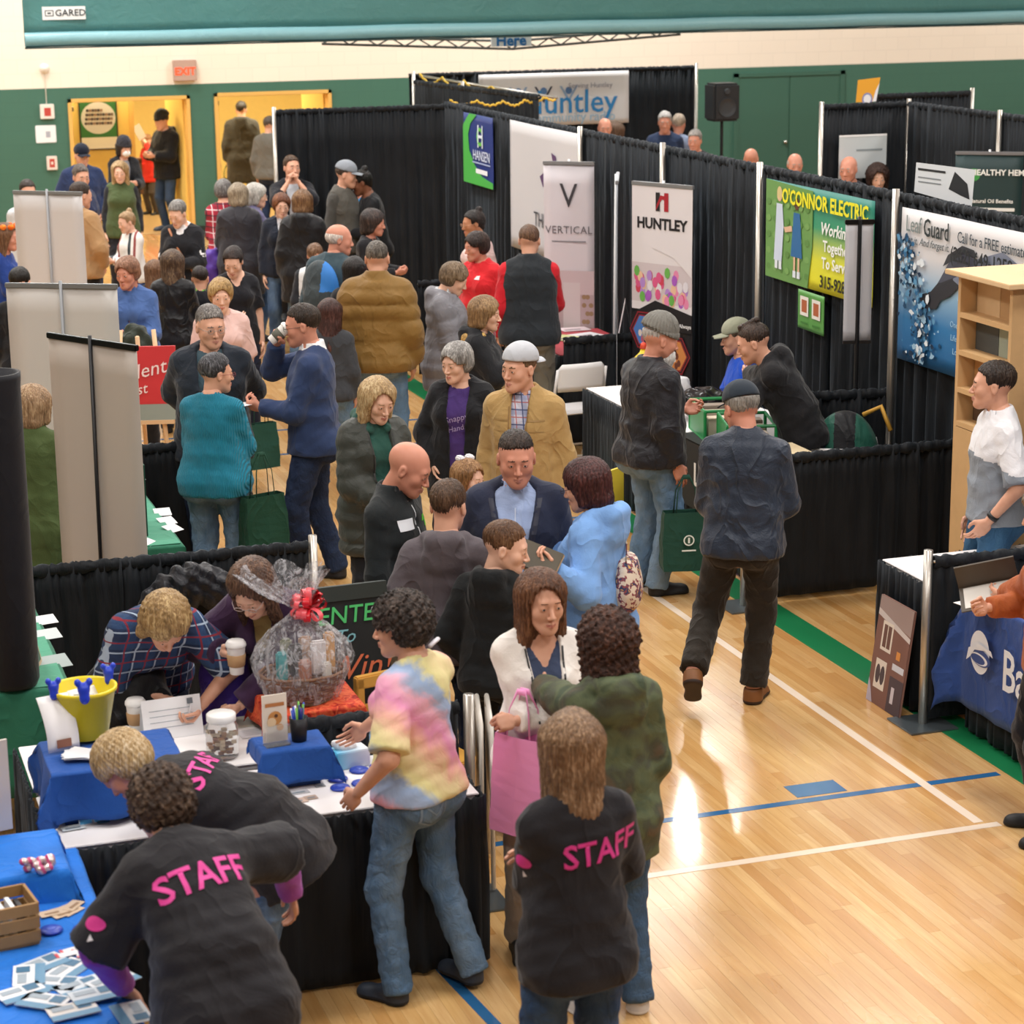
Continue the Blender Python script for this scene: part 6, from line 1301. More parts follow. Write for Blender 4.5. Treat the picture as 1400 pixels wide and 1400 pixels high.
for i in range(26):
    a_ = rr.uniform(0, 2*PI); e_ = rr.uniform(-.5, 1.3); d = Vector((math.cos(a_)*math.cos(e_), math.sin(a_)*math.cos(e_), math.sin(e_))); s_ = d.cross(Vector((0, 0, 1))).normalized()*.014; c0 = Vector((.03, -.03, .40)); t_ = Vector((0, 0, 1)).cross(s_).normalized()
    P_ = [c0+d*(.085*math.sin(PI*t*.5)*1.0 if t < 1 else .085*math.cos(PI*(t-1)*.5))+d.cross(s_).normalized()*(.022*math.sin(PI*t)) for t in np.linspace(0, 2, 9)]
    mb.grid([[p-s_, p+s_] for p in P_], i % 2)
mb.build('ribbon_bow', [plain('#d8202e', .3), plain('#f0606a', .3)], B_, smooth=True)
B_.scale = (.96, .96, 1.02)
# chalkboard sign
r = empty('chalkboard_sign', (2.35, 9.72, 0), .05, 'black chalkboard sign with green and orange chalk lettering', 'sign')
for s_, tl in ((-1, .16), (1, -.16)): M_ = Matrix.Rotation(-tl, 4, 'X'); M_.translation = (0, s_*.20, 0); MB().box((-.24, -.012, .0), (.24, .012, 1.18), M=M_).build('board_panel', plain('#14181a', .7), r)
Mb = Matrix.Rotation(-.16, 4, 'X'); Mb.translation = (0, -.20, 0)
MB().box((-.245, -.02, 1.12), (.245, .02, 1.19), M=Mb).build('board_rail', plain('#27302e', .5), r)
b = Board(r, Mb @ Vector((-.24, -.013, 0)), (1, 0, 0), Mb.to_3x3() @ Vector((0, 0, 1))); b.text('ENTER', .31, 1.05, .115, '#4fc470', shear=.15, bold=.005, lift=.003); b.text('To', .26, .95, .09, '#7fb8c4', shear=.4, lift=.003); b.text('Win!', .31, .80, .16, '#d8704c', shear=.35, lift=.003); b.shapes([('#b070b8', [(.33+.004*0, .60), (.40+.03*math.cos(t), .60+.05*math.sin(t)), (.40+.03*math.cos(t+.25), .60+.05*math.sin(t+.25))]) for t in (-1.2, -.6, 0, .6, 1.2)], 'chalk_flower'); b.shapes([('#c9d0d2', circ(.42, 1.06, .02, 8)), ('#14181a', circ(.42, 1.06, .012, 8))], 'chalk_swirl')
# black fabric column and the dark post at the left edge
r = empty('fabric_column', (.90, 10.02, 0), 0, 'tall round black fabric display column rising from the left green table', 'display column'); MB().lathe([(.0, .765), (.105, .77), (.118, .80), (.118, 2.16), (.122, 2.20), (.122, 2.225), (.108, 2.225), (.108, 2.12), (.0, 2.12)], n=32).build('column_sleeve', fabric('#15161c', .6, .1), r, smooth=True); MB().box((-.05, -.04, 2.10), (.05, .05, 2.19)).build('red_packet', plain('#a83030', .5), r)
r = empty('display_post', (.115, 6.55, 0), 0, 'dark narrow display post at the lower left edge of the picture', 'post'); MB().lathe([(.0, .756), (.14, .756), (.14, .77), (.05, .78), (.05, 1.62), (0, 1.62)], n=20).build('post_tube', plain('#101116', .6), r, smooth=True)
# things on the green tables
for i, (x, y, w_, h_, c, l) in enumerate([(58, 848, .14, .09, '#e6e8ea', 'white tent card on the left green table'), (60, 868, .16, .10, '#c9d2d2', 'pale leaflet on the left green table'), (72, 905, .16, .12, '#a7b4b2', 'grey leaflet on the left green table near the column')]): P = uz(x, y, .762); paper((P.x, P.y, .762), w_, h_, .2, c, l, tilt=.25)
P = uz(50, 930, .762); r = empty('framed_board', (P.x, P.y+.12, .762), 1.25, 'tan framed board leaning on the left green table', 'frame'); MB().box((-.16, -.01, 0), (.16, .01, .30), M=Matrix.Rotation(-.2, 4, 'X')).build('frame_rim', plain('#c4a888', .6), r); MB().box((-.14, -.013, .02), (.14, -.009, .28), M=Matrix.Rotation(-.2, 4, 'X')).build('picture', plain('#4a6a58', .6), r)
r = empty('open_box', (1.78, 12.55, .762), 0, 'dark green cloth covered open box on the green table', 'box'); MB().box((-.16, -.02, 0), (.16, 0, .42)).box((-.16, 0, 0), (-.15, .35, .42)).box((.15, 0, 0), (.16, .35, .42)).box((-.15, .34, 0), (.15, .35, .42)).build('box_side', fabric('#1f4a3c', .8, .3), r); MB().box((-.15, .0, .30), (.15, .34, .32)).build('box_lining', plain('#a87434', .7), r)
for i, (x, y, l) in enumerate([(222, 700, 'white folded card on the green table, farthest'), (228, 712, 'white folded card on the green table, middle'), (236, 722, 'white folded card on the green table, nearest'), (205, 742, 'white flyer stack at the green table edge'), (188, 655, 'white crumpled cup on the green table')]): P = uz(x, y, .762); paper((P.x, P.y, .762), .10, .09, .3*i, '#e8eaec', l, tilt=.3, cat='card')
# red sign on an easel
r = empty('easel_sign', (2.52, 16.3, 0), -.25, 'wooden easel with a red poster of white script lettering', 'easel'); mo = plain('#d8b48a', .5)
for x0_, x1_ in ((-.22, -.04), (.22, .04)): MB().tube([(x0_, -.1, 0), (x1_*3, 0, 1.35)], .018, 6).build('leg', mo, r, smooth=True)
MB().tube([(0, .35, 0), (0, 0, 1.3)], .016, 6).build('leg', mo, r, smooth=True); MB().box((-.25, -.1, .66), (.25, -.04, .69)).build('easel_ledge', mo, r)
MB().box((-.28, -.09, .69), (.28, -.07, 1.24)).build('poster', plain('#c8343a', .5), r); b = Board(r, (-.28, -.092, .69), (1, 0, 0), (0, 0, 1)); b.n = Vector((0, -1, 0)); b.text('Students', .28, .36, .15, '#f0dcdc', shear=.3, rot=12); b.text('First', .24, .22, .11, '#f0dcdc', shear=.3, rot=12); b.shapes([('#8f9a94', rect(0, 0, .56, .12))])
# baskets, bags, boxes on the long right table
def wire_basket(loc, rz, lab):
    r = empty('green_basket', loc, rz, lab, 'basket', 'green crates of boxes'); mg = plain('#1f8a4c', .4); W_, D_, H_ = .22, .16, .20
    for z in (0, H_): MB().tube([(-W_, -D_, z), (W_, -D_, z), (W_, D_, z), (-W_, D_, z), (-W_, -D_, z)], .012, 6).build('rim', mg, r)
    for x, y in ((-W_, -D_), (W_, -D_), (W_, D_), (-W_, D_)): MB().tube([(x, y, 0), (x, y, H_)], .012, 6).build('corner_post', mg, r)
    MB().box((-W_, D_-.005, 0), (W_, D_+.005, H_)).box((-W_, -D_, -.004), (W_, D_, .004)).build('side_panel', mg, r)
    for i in range(3): MB().box((-.17+.12*i, -.12, .01), (-.07+.12*i, .12, .14+.02*i)).build('carton', plain(['#c9b8a4', '#b7a896', '#8a7c70'][i], .7), r, bevel=.004)
    return r
wire_basket((6.08, 13.35, .772), 1.3, 'green basket of beige boxes beside the walking man\'s cap'); wire_basket((6.12, 13.88, .772), 1.4, 'green basket behind the walking man\'s cap, farther one')
MB().box((5.98, 12.58, .755), (6.2, 12.9, .90)).build('cardboard_box', plain('#cbb893', .7), None, bevel=.006); tag(bpy.context.scene.objects['cardboard_box'], 'beige cardboard box at the near end of the long table', 'box')
def lump(name, loc, r3, col, label, cat, seed=1, mat=None, rz=0):
    s = Solid(); rr = random.Random(seed)
    for i in range(5): s.ell((rr.uniform(-.4, .4)*r3[0], rr.uniform(-.4, .4)*r3[1], r3[2]*(.45+.25*rr.random())), (r3[0]*.7, r3[1]*.7, r3[2]*.6), .04)
    s.wob(lambda X, Y, Z: .012*np.sin(X*40+seed)*np.sin(Y*36+Z*30+seed)); s.plane((0, 0, .004), (0, 0, -1)); v, f = s.mesh(.013); o = mesh_np(name, v, f, mat or fabric(col, .5, .5)); o.location = loc; o.rotation_euler = (0, 0, rz); tag(o, label, cat); return o
lump('plastic_bag', (6.2, 15.1, .77), (.22, .20, .16), '#e6e6ea', 'crumpled white bag on the table before the bearded man', 'bag', 3); lump('black_bag', (6.25, 14.5, .77), (.2, .14, .15), '#1c1a1e', 'glossy black bag on the table by the outstretched hand', 'bag', 5, plain('#1c1a1e', .25)); lump('pink_pouch', (6.05, 14.75, .77), (.12, .08, .08), '#d84a90', 'small pink and black pouch on the table', 'pouch', 6)
r = empty('hydrant_bank', (6.28, 15.7, 0), 0, 'yellow plastic fire hydrant toy on the white table', 'toy'); my = plain('#e8cc1c', .35); MB().lathe([(.0, .745), (.11, .745), (.11, .78), (.085, .79), (.085, .92), (.10, .93), (.10, .95), (.07, .99), (.03, 1.03), (.02, 1.06), (0, 1.06)], n=24).build('hydrant_body', my, r, smooth=True)
for sx in (-1, 1): MB().tube([(0, 0, .88), (sx*.12, 0, .88)], .035, 12).build('hydrant_nozzle', my, r, smooth=True)
MB().tube([(0, 0, .88), (0, -.11, .88)], .04, 12).build('hydrant_nozzle', my, r, smooth=True); MB().lathe([(.0, 1.05), (.03, 1.06), (.02, 1.10), (0, 1.11)], n=12).build('hydrant_knob', plain('#d8482c', .4), r, smooth=True)
for i, (x, y, w_, h_, c, l) in enumerate([(930, 500, .10, .18, '#d8e0b0', 'pale green standing pamphlet behind the beard'), (915, 505, .12, .16, '#5f7fb8', 'blue and white pamphlet behind the beard')]): P = uz(x, y, .8); paper((6.2, P.y-.45, .757), w_, h_, 1.6, c, l, tilt=1.0, cat='pamphlet', prints=[('#e8ecf0', rect(.01, .02, w_-.02, .07))])
P = uz(848, 462, .745); r = empty('tent_sign', (6.93, 17.75, .745), 1.2, 'white folded triangular table sign before the school banner', 'sign'); MB().add([(-.14, -.07, 0), (.14, -.07, 0), (.14, 0, .36), (-.14, 0, .36), (-.14, .07, 0), (.14, .07, 0)], [(0, 1, 2, 3), (3, 2, 5, 4)]).build('sheet', plain('#dcdadc', .5), r)
for i, (x, y, c) in enumerate([(785, 450, '#d8c8cc'), (800, 458, '#dcdce0'), (770, 462, '#c8cc90'), (815, 466, '#e4e4e8'), (790, 470, '#b05a6a')]): P = uz(x, y, .748); paper((P.x, P.y, .748+.001*i), .26, .2, .3*i, c, 'papers on the red edged table, '+['farthest', 'beside the farthest', 'yellowish at left', 'white at right', 'reddish nearest'][i], 'paper', 'papers on the red edged table', prints=[('#8a7c84', rect(.03, .05, .18, .09))])
# backpack on the chair
r = empty('backpack', (6.62, 12.98, .45), math.radians(150), 'green and black backpack with a yellow strap on a chair', 'backpack'); s = Solid(); r.scale = (1.15, 1.1, 1.25); s.ell((0, 0, .22), (.20, .13, .27), .03); s.ell((0, -.12, .14), (.14, .06, .15), .03); s.plane((0, 0, .0), (0, 0, -1)); v, f = s.mesh(.012); C = v[f].mean(1); mesh_np('bag_shell', v, f, [fabric('#22584a', .5, .4), fabric('#17191d', .5, .4), plain('#d0a038', .5)], r, np.where(np.abs(C[:, 0]) < .06, 1, 0)); MB().tube([(-.1, .0, .47), (-.2, .02, .52), (-.26, .06, .40)], .014, 6).build('shoulder_strap', plain('#c8983a', .6), r, smooth=True); MB().lathe([(0, 0), (.05, .003), (.05, .012), (0, .014)], M=Matrix.Translation((0, -.175, .2)) @ Matrix.Rotation(PI/2, 4, 'X'), n=16).build('round_badge', plain('#d09c30', .5), r, smooth=True)
# wooden shelf cabinet
r = empty('shelf_cabinet', (6.78, 11.1, 0), 0, 'light wooden cabinet with open shelves of sample tiles at right', 'cabinet'); mwd = plain('#cfa877', .5, var=.08); mdk = plain('#bf935f', .5, var=.08)
x0_, x1_, y0_, y1_ = -.26, .26, -.30, .30; MB().box((x0_-.06, y0_-.06, 2.17), (x1_+.06, y1_+.06, 2.20)).build('cabinet_top', plain('#dcbc90', .5, var=.06), r, bevel=.004)
MB().box((x0_, y0_, 0), (x1_, y0_+.03, 2.17)).build('side_panel', mwd, r); MB().box((x0_, y1_-.03, 0), (x1_, y1_, 2.17)).build('side_panel', mwd, r); MB().box((x1_-.02, y0_, 0), (x1_, y1_, 2.17)).build('back_panel', mdk, r); MB().box((x0_, y0_+.03, 0), (x0_+.02, y1_-.03, 1.28)).build('door_panel', mwd, r)
for z in (1.30, 1.50, 1.72, 1.94): MB().box((x0_, y0_+.03, z-.015), (x1_, y1_-.03, z+.015)).build('shelf', mwd, r)
for z, cs in ((1.315, ['#5a4434', '#6a5240']), (1.515, ['#b98a58', '#7a5434', '#c79a66']), (1.735, ['#4a4f50', '#9aa494']), (1.955, ['#d4b084', '#b98f60'])):
    n = len(cs); D_ = .52/n
    for i, c in enumerate(cs): MB().box((x0_+.10, y1_-.04-D_*(i+1), z), (x0_+.12, y1_-.045-D_*i, z+.17)).build('sample_tile', plain(c, .5, var=.06), r)
# house picture board
r = empty('picture_board', (5.53, 10.30, 0), 0, 'leaning photo board of a brick house with white windows', 'board'); M_ = Matrix.Rotation(.12, 4, 'Y'); r.scale = (1, .84, .9); MB().box((-.012, -.22, 0), (.0, .22, .66), M=M_).build('board_panel', plain('#8f6a60', .5), r)
b = Board(r, M_ @ Vector((-.013, .22, 0)), (0, -1, 0), M_.to_3x3() @ Vector((0, 0, 1))); b.n = -(M_.to_3x3() @ Vector((1, 0, 0)))
b.shapes([('#7d5850', rect(0, 0, .44, .66)), ('#a08c88', [(0, .56), (.44, .50), (.44, .66), (0, .66)]), ('#cfc6c4', [(0, .54), (.44, .46), (.44, .49), (0, .58)]), ('#e2d8cc', rect(.08, .34, .22, .52)), ('#6a4a44', rect(.10, .36, .145, .50)), ('#6a4a44', rect(.155, .36, .20, .50)), ('#e2d8cc', rect(.06, .10, .20, .28)), ('#4a4048', circ(.10, .19, .03, 12, .06)), ('#4a4048', circ(.16, .19, .03, 12, .06)), ('#d8904a', rect(.30, .33, .35, .38)), ('#cfd2dc', rect(.27, .26, .42, .30)), ('#4a3e48', rect(.26, .0, .44, .22)), ('#cfc8d0', rect(.30, .06, .34, .16)), ('#b8b0c0', [(0, 0), (.08, 0), (.02, .12), (0, .14)])])
# papers on the blue logo cloth
for i, (x, y, c) in enumerate([(1350, 824, '#e0dcdc'), (1385, 808, '#e6e6ea'), (1375, 812, '#b88078'), (1390, 825, '#e2e2e6')]): P = uz(x, y, .765); paper((P.x, P.y, .762+.001*i), .28, .2, .2+.3*i, c, 'papers on the blue logo cloth, '+['next to the folder', 'white at the back', 'reddish photo page', 'white nearest the arm'][i], 'paper', 'papers on the blue logo cloth')
# ================================================================ PEOPLE AND WHAT THEY HOLD
def decal(info, obj, kind, o, u, v, size, col, text=None, pts=None, rot=0, sx=1, bold=0.0, name='print', depth=.35, shear=0):
    """flat print laid on the cloth: o centre, u right, v up, all in the person frame; thrown on the garment along -(u x v)"""
    o = Vector(o); u = Vector(u).normalized(); n = u.cross(Vector(v)).normalized(); v = n.cross(u).normalized()
    if rot: q = Matrix.Rotation(math.radians(rot), 3, n); u = q @ u; v = q @ v
    if kind == 'text': t = text_obj(text, size, plain(col, .55), name, info['root'], sx=sx, bold=bold, extrude=0, shear=shear)
    else:
        m_ = MB()
        for pp in pts: m_.poly([(x*size, y*size, 0) for x, y in pp])
        t = m_.build(name, plain(col, .55), info['root'])
    bm = bmesh.new(); bm.from_mesh(t.data); bmesh.ops.triangulate(bm, faces=bm.faces)
    for _ in range(3):
        es = [e for e in bm.edges if e.calc_length() > .014]
        if not es: break
        bmesh.ops.subdivide_edges(bm, edges=es, cuts=1, use_grid_fill=False); bmesh.ops.triangulate(bm, faces=bm.faces)
    dg = bpy.context.evaluated_depsgraph_get(); bv = BVHTree.FromPolygons([w.co for w in obj.data.vertices], [p.vertices for p in obj.data.polygons])
    for w_ in bm.verts:
        p = o+u*w_.co.x+v*w_.co.y+n*depth; h = bv.ray_cast(p, -n)
        w_.co = (h[0]+n*.0035) if h[0] is not None else o+u*w_.co.x+v*w_.co.y
    bm.to_mesh(t.data); bm.free(); return t
def on_chest(info, x, z, side):
    CM = info['CM']; p = info['ch'](x, 0, z); return p, (CM[:, 0] if side == 'back' else -CM[:, 0]), CM[:, 2]
def tote(loc, w, h, d, rz, col, label, hand=None, logo=None, name='tote_bag', mat=None, group=None, sag=.0):
    """loc: middle of the bag's open top"""
    r = empty(name, (loc[0], loc[1], 0), rz, label, 'bag', group); z1 = loc[2]; z0 = z1-h; mt = mat or fabric(col, .75, .3, sheen=.05)
    rows = []; prof = [(-w/2, -d/2), (0, -d/2-.01), (w/2, -d/2), (w/2+.0, 0), (w/2, d/2), (0, d/2+.01), (-w/2, d/2), (-w/2, 0)]
    for j, t in enumerate(np.linspace(0, 1, 9)): k = .9+.1*math.sin(t*2.4); rows.append([(x*k*(1+.02*math.sin(j*2+i)), y*(.55+.45*t)*(1+.05*math.sin(i*2+j)), z1-h*t) for i, (x, y) in enumerate(prof)])
    m_ = MB(); m_.grid(rows, close_u=True); m_.poly([(x*.97, y, z0) for x, y in prof]); o = m_.build('bag_body', mt, r, smooth=False); o.modifiers.new('t', 'SOLIDIFY').thickness = .003
    hz = (hand if hand else z1+.22)
    for sy in (-1, 1):
        P = [(-w*.22, sy*d*.28, z1-.03), (-w*.18, sy*d*.22, z1+(hz-z1)*.6), (-.02, sy*.012, hz), (.02, sy*.012, hz), (w*.18, sy*d*.22, z1+(hz-z1)*.6), (w*.22, sy*d*.28, z1-.03)]
        m_ = MB(); m_.grid([[(p[0], p[1]-.002, p[2]-.0), (p[0]*(1+.10), p[1]+.002, p[2])] if abs(p[2]-hz) > 1e-6 else [(p[0], p[1], p[2]-.012), (p[0], p[1], p[2]+.012)] for p in P]); q = m_.build('handle', mt, r, smooth=True); q.modifiers.new('t', 'SOLIDIFY').thickness = .003
    if logo:
        b = Board(r, (-w/2, -d/2-.012, z0), (1, 0, 0), (0, 0, 1)); b.shapes([(logo, circ(w*.5, h*.55, .035, 18)), (col, circ(w*.5, h*.55, .027, 18)), (logo, rect(w*.5-.006, h*.55-.018, w*.5+.006, h*.55+.018)), (logo, rect(w*.36, h*.36, w*.64, h*.385))], 'printed_logo', .006)
    return r
DJ = denim('#2f4a70'); DJd = denim('#1c2740', '#3a4a68'); DJl = denim('#5f7f9f', '#9db6cc'); DJm = denim('#46627f', '#8aa2b8')
def J(c, **k): d = dict(c=c, off=.026, n='jacket', collar=.02, hem=-.10); d.update(k); return d
def T(c, **k): d = dict(c=c, sl=.45, off=.014, n='shirt'); d.update(k); return d
def Lg(c, **k): d = dict(c=c); d.update(k); return d
GR = 'people at the fair'
def P(label, *a, **k): k.setdefault('group', GR); return person(label, *a, **k)
HB = ('#3a2a1e', '#6a5038')
# ---- nearest figures
mtd, nt_, bs_ = newmat('tie_dye'); bs_.inputs['Roughness'].default_value = .85; v_ = coords(nt_); sp_ = N(nt_, 'ShaderNodeSeparateXYZ'); nt_.links.new(v_, sp_.inputs[0]); nz_ = noise(nt_, v_, 5, 4, .6, .8)
fa = math_(nt_, 'FRACT', math_(nt_, 'ADD', math_(nt_, 'MULTIPLY', math_(nt_, 'ADD', math_(nt_, 'MULTIPLY', sp_.outputs[0], 1.0), sp_.outputs[2]), 1.9), math_(nt_, 'MULTIPLY', nz_, .55)))
nt_.links.new(ramp(nt_, fa, [(0, S('#f0d9a8')), (.16, S('#f2b8a4')), (.32, S('#ee9cc4')), (.48, S('#f0b4c8')), (.6, S('#a8bcdc')), (.7, S('#9cb4d8')), (.8, S('#e8e0a0')), (1, S('#f0d9a8'))]), bs_.inputs['Base Color']); bump(nt_, bs_, noise(nt_, v_, 8, 3, .5, 1.2), .3, .03)
p1 = P('woman in a pastel tie-dye shirt and blue jeans standing at the white table', hd=(548, 857), h=1.61, face=-128, look=-105, sex='f', w=1.12, hair=('curly', '#2e2622', '#6a5c54'), tops=[dict(m=mtd, c='#fff', sl=.46, off=.02, hem=-.05)], legs=dict(m=denim('#4f6d8c', '#91a9be'), off=.012), L=((-.26, .08, .88), 'relax', (.5, -1, -.1)), R=('W', tuple(uz(489, 1003, .93)), 'relax', (.5, -.3, -1)), shoes=('shoe', '#2c3440', '#15181c'), feet=((-.20, .02, 5), (.10, -.16, -10, .02)), res=.011)
k = MB(); k.tube([p1['hc']+p1['HM'] @ _arr((-.04, -.115, -.075)), p1['hc']+p1['HM'] @ _arr((.0, -.125, -.07)), p1['hc']+p1['HM'] @ _arr((.05, -.125, -.075))], .009, 6).build('tied_ribbon', plain('#e8e4ec', .7), p1['root'], smooth=True)
hj = p1['pel']+p1['PM'] @ _arr((-.085, 0, -.06))
trs = [c for c in p1['root'].children if c.name.startswith('trousers')][0]
pk = [[(-.55, .6), (.55, .6), (.6, -.3), (0, -.6), (-.6, -.3)]]
decal(p1, trs, 'poly', hj, p1['PM'][:, 0], p1['PM'][:, 2], .11, '#7d93a8', pts=[[(-.62, .66), (.62, .66), (.62, .60), (-.62, .60)], [(-.62, .6), (-.56, .6), (-.52, -.4), (-.58, -.42)], [(.62, .6), (.56, .6), (.52, -.4), (.58, -.42)], [(-.58, -.42), (-.52, -.4), (0, -.62), (0, -.68)], [(.58, -.42), (.52, -.4), (0, -.62), (0, -.68)], [(-.4, .1), (0, -.25), (0, -.18), (-.4, .17)], [(.4, .1), (0, -.25), (0, -.18), (.4, .17)]], name='pocket_stitching')
TEE = '#232226'
p2 = P('woman in a black staff shirt and dark jeans with light brown hair, arms folded', hd=(781, 1026), h=1.66, face=-152, look=-168, sex='f', w=1.0, hair=('long', '#7a5c42', '#b89878'), tops=[dict(c=TEE, sl=.48, off=.024, hem=-.12, fold=.3)], legs=dict(m=denim('#2b4468', '#5a7694'), off=.010), L='cross', R=((.02, .22, 1.10), 'relax', (.6, .2, -1)), res=.011)
for inf, dx, dz, sz, rt in ((p2, .045, .22, .115, 4),): decal(inf, inf['tops'][0], 'text', *on_chest(inf, dx, dz, 'back'), sz, '#e0409c', text='STAFF', bold=.02, sx=.92, rot=rt, name='staff_print')
def sleeve_logo(inf, top, si, n=(-1, 0, 0), zz=.5, col='#d83a90'):
    a, e, t = inf['ups'][si]; p = a+(e-a)*zz; nn = nrm(n); u = nrm(np.cross((0, 0, 1), nn)); decal(inf, top, 'poly', p, u, np.cross(nn, u), .05, col, pts=[[(.75*math.cos(q), .45*math.sin(q)) for q in np.linspace(0, 6.0, 16)]], name='sleeve_logo'); decal(inf, top, 'poly', p-_arr((0, 0, .045)), u, np.cross(nn, u), .02, '#e4e0e2', pts=[[(-.4, -.6), (.6, -.2), (-.2, .6)]], name='sleeve_mark')
sleeve_logo(p2, p2['tops'][0], 0, (-1, -.5, .1))
p3 = P('person with curly brown hair in a black staff shirt bending to the blue table', hd=(222, 1108), h=1.66, face=-158, look=-165, sex='f', w=1.12, lean=34, bend=14, nod=20, hair=('curly', '#3c2c22', '#75604e'), tops=[dict(c='#a352b4', off=.012, n='undershirt'), dict(c=TEE, sl=.52, off=.034, hem=-.20, n='shirt', fold=.3)], legs=dict(c='#26262c'), L=('W', tuple(uz(172, 1352, .80)), 'flat', (1, -.2, .2)), R=('W', tuple(uz(398, 1225, .95)), 'relax', (1, .3, .1)), res=.0115, feet=((-.15, -.25, 5), (.15, -.25, -5)))
decal(p3, p3['tops'][1], 'text', *on_chest(p3, .0, .20, 'back'), .125, '#e0409c', text='STAFF', bold=.02, sx=.92, rot=4, name='staff_print'); sleeve_logo(p3, p3['tops'][1], 0, (-1, -.4, .2), .55)
p4 = P('person with short blond grey hair in a black staff shirt bent over the white table', hd=(172, 1048), h=1.64, face=-108, look=-110, sex='f', w=1.0, lean=58, bend=14, nod=28, hair=('pixie', '#b89868', '#e4d2b4'), tops=[dict(c='#a352b4', off=.012, n='undershirt', sl=.9), dict(c=TEE, sl=.48, off=.03, hem=-.16, n='shirt', fold=.3)], legs=dict(m=DJ), L=('W', tuple(uz(235, 1095, .80)), 'relax', (1, 0, .2)), R=('W', tuple(uz(300, 1075, .82)), 'relax', (1, 0, .2)), skn='r', res=.0115)
decal(p4, p4['tops'][1], 'text', *on_chest(p4, .0, .24, 'back'), .115, '#e0409c', text='STAFF', bold=.02, sx=.92, name='staff_print'); sleeve_logo(p4, p4['tops'][1], 0, (-1, -.2, -.2), .5)
p5 = P('woman with long brown hair in a cream zip jacket, arms folded, talking', hd=(742, 824), h=1.62, face=14, look=22, nod=4, sex='f', hair=('long', '#5c3a26', '#94684a'), tops=[T('#39435c', sl=.9, v=.14, off=.008, hem=-.06), J('#ece6e0', open=(.035, .075), off=.024, collar=.03, fold=.3)], legs=dict(c='#8c8074'), L='cross', R='cross', feet=((-.1, 0, 8), (.1, .03, -8)))
def placket(inf, ob, x0, x1, z0, z1, w, col, sides=(-1, 1), name='edge_trim'):
    L_ = z1-z0
    for sd in sides: p_, u_, v_ = on_chest(inf, 0, (z0+z1)/2, 'front'); k_ = inf['k']; a0, a1 = sd*x0*k_, sd*x1*k_; decal(inf, ob, 'poly', p_, u_, v_, 1, col, pts=[[(a0-w, -L_/2*k_), (a0+w, -L_/2*k_), (a1+w, L_/2*k_), (a1-w, L_/2*k_)]], name=name)
placket(p5, p5['tops'][1], .041, .083, -.12, .34, .004, '#1c1c20')
p6 = P('woman with curly brown hair in a dark green hooded parka, seen from behind', hd=(829, 882), h=1.60, face=-158, sex='f', w=.96, hair=('curlylong', '#3a241c', '#6e4a3a'), tops=[T('#4a4a4a'), J('#3a4636', m=camo(['#44503e', '#5a6348', '#4c5042', '#5c5242'], 7, .7, soft=True), off=.030, hood=True, hem=-.22)], legs=dict(m=denim('#35506e', '#5d7690')), L=('W', tuple(uz(716, 925, 1.15)), 'grip', (.6, -.2, -1)), R='downf', shoes=('shoe', '#c9c4c0', '#e0dcd8'))
p6['tops'][1].name = 'parka'
q = p6['hand'][0]; tote((q.x-.09, q.y-.08, q.z-.18), .25, .40, .14, math.radians(-55), '#ff8cc8', 'bright pink paper tote bag hanging between the two talking women', hand=q.z, name='pink_bag', mat=plain('#ffa4da', .5, var=.03)); tote((q.x+.07, q.y-.05, q.z-.20), .24, .32, .10, math.radians(-50), '#222e58', 'dark navy tote bag behind the bright pink bag', hand=q.z-.01, name='navy_bag')
# ---- middle group
p8 = P('bald man in a black quarter-zip pullover with a white name tag, looking down', hd=(559, 641), h=1.73, face=62, look=72, nod=26, hair=('bald', '#6a5040'), skn='r', tops=[T('#c8ccd0', sl=0, off=.006), T('#1d2224', sl=1, off=.016, collar=.035, v=.06, fold=.25)], legs=dict(c='#8a7a64'), L='downf', R='downf')
placket(p8, p8['tops'][1], .0, .0, .18, .33, .004, '#c8ccd0', (1,), 'zip'); decal(p8, p8['tops'][1], 'poly', *on_chest(p8, .085, .25, 'front'), .045, '#e6eaf0', pts=[[(-1, -.6), (1, -.6), (1, .6), (-1, .6)]], name='name_tag'); decal(p8, p8['tops'][1], 'poly', *on_chest(p8, -.08, .24, 'front'), .03, '#5cc030', pts=[[(-1, 0), (-.5, 1), (.3, 1), (.2, .1)], [(0, -.2), (.9, .3), (.7, -1), (-.2, -1)]], name='chest_logo')
p9 = P('boy in a grey hooded sweatshirt seen from behind, beside the navy blazer', hd=(613, 694), h=1.61, face=176, look=160, hair=('short', '#4a3424', '#7c604a'), tops=[T('#5c555a', sl=1, off=.026, hood=True, hem=-.10, fold=.3)], legs=dict(c='#1f2a44'), L='pocket', R='downf')
p10 = P('boy with short brown hair in a black hooded jacket turned to the right', hd=(692, 750), h=1.47, face=158, look=82, nod=12, hair=('short', '#5c3e28', '#8c6a4c'), skn='l', tops=[T('#15181a', sl=1, off=.03, hood=True, hem=-.12, fold=.3)], legs=dict(c='#16181c'), L='pocket', R='pocket')
p11 = P('heavy man in a navy blazer over a pale blue shirt facing the camera', hd=(706, 628), h=1.76, w=1.22, belly=.5, face=-2, look=5, nod=10, skn='r', hair=('short', '#2a201c', '#4a3a30'), tops=[T('#9fb2d8', sl=.9, collar=.02, v=.05, off=.012), J('#272d42', open=(.035, .10), off=.032, collar=.015, hem=-.16, fold=.18)], legs=dict(c='#232a3c'), L='down', R='down')
placket(p11, p11['tops'][1], .060, .118, .02, .34, .012, '#1f2438', name='lapel'); placket(p11, p11['tops'][0], 0, 0, -.1, .30, .003, '#c9d4ea', (1,), 'shirt_placket')
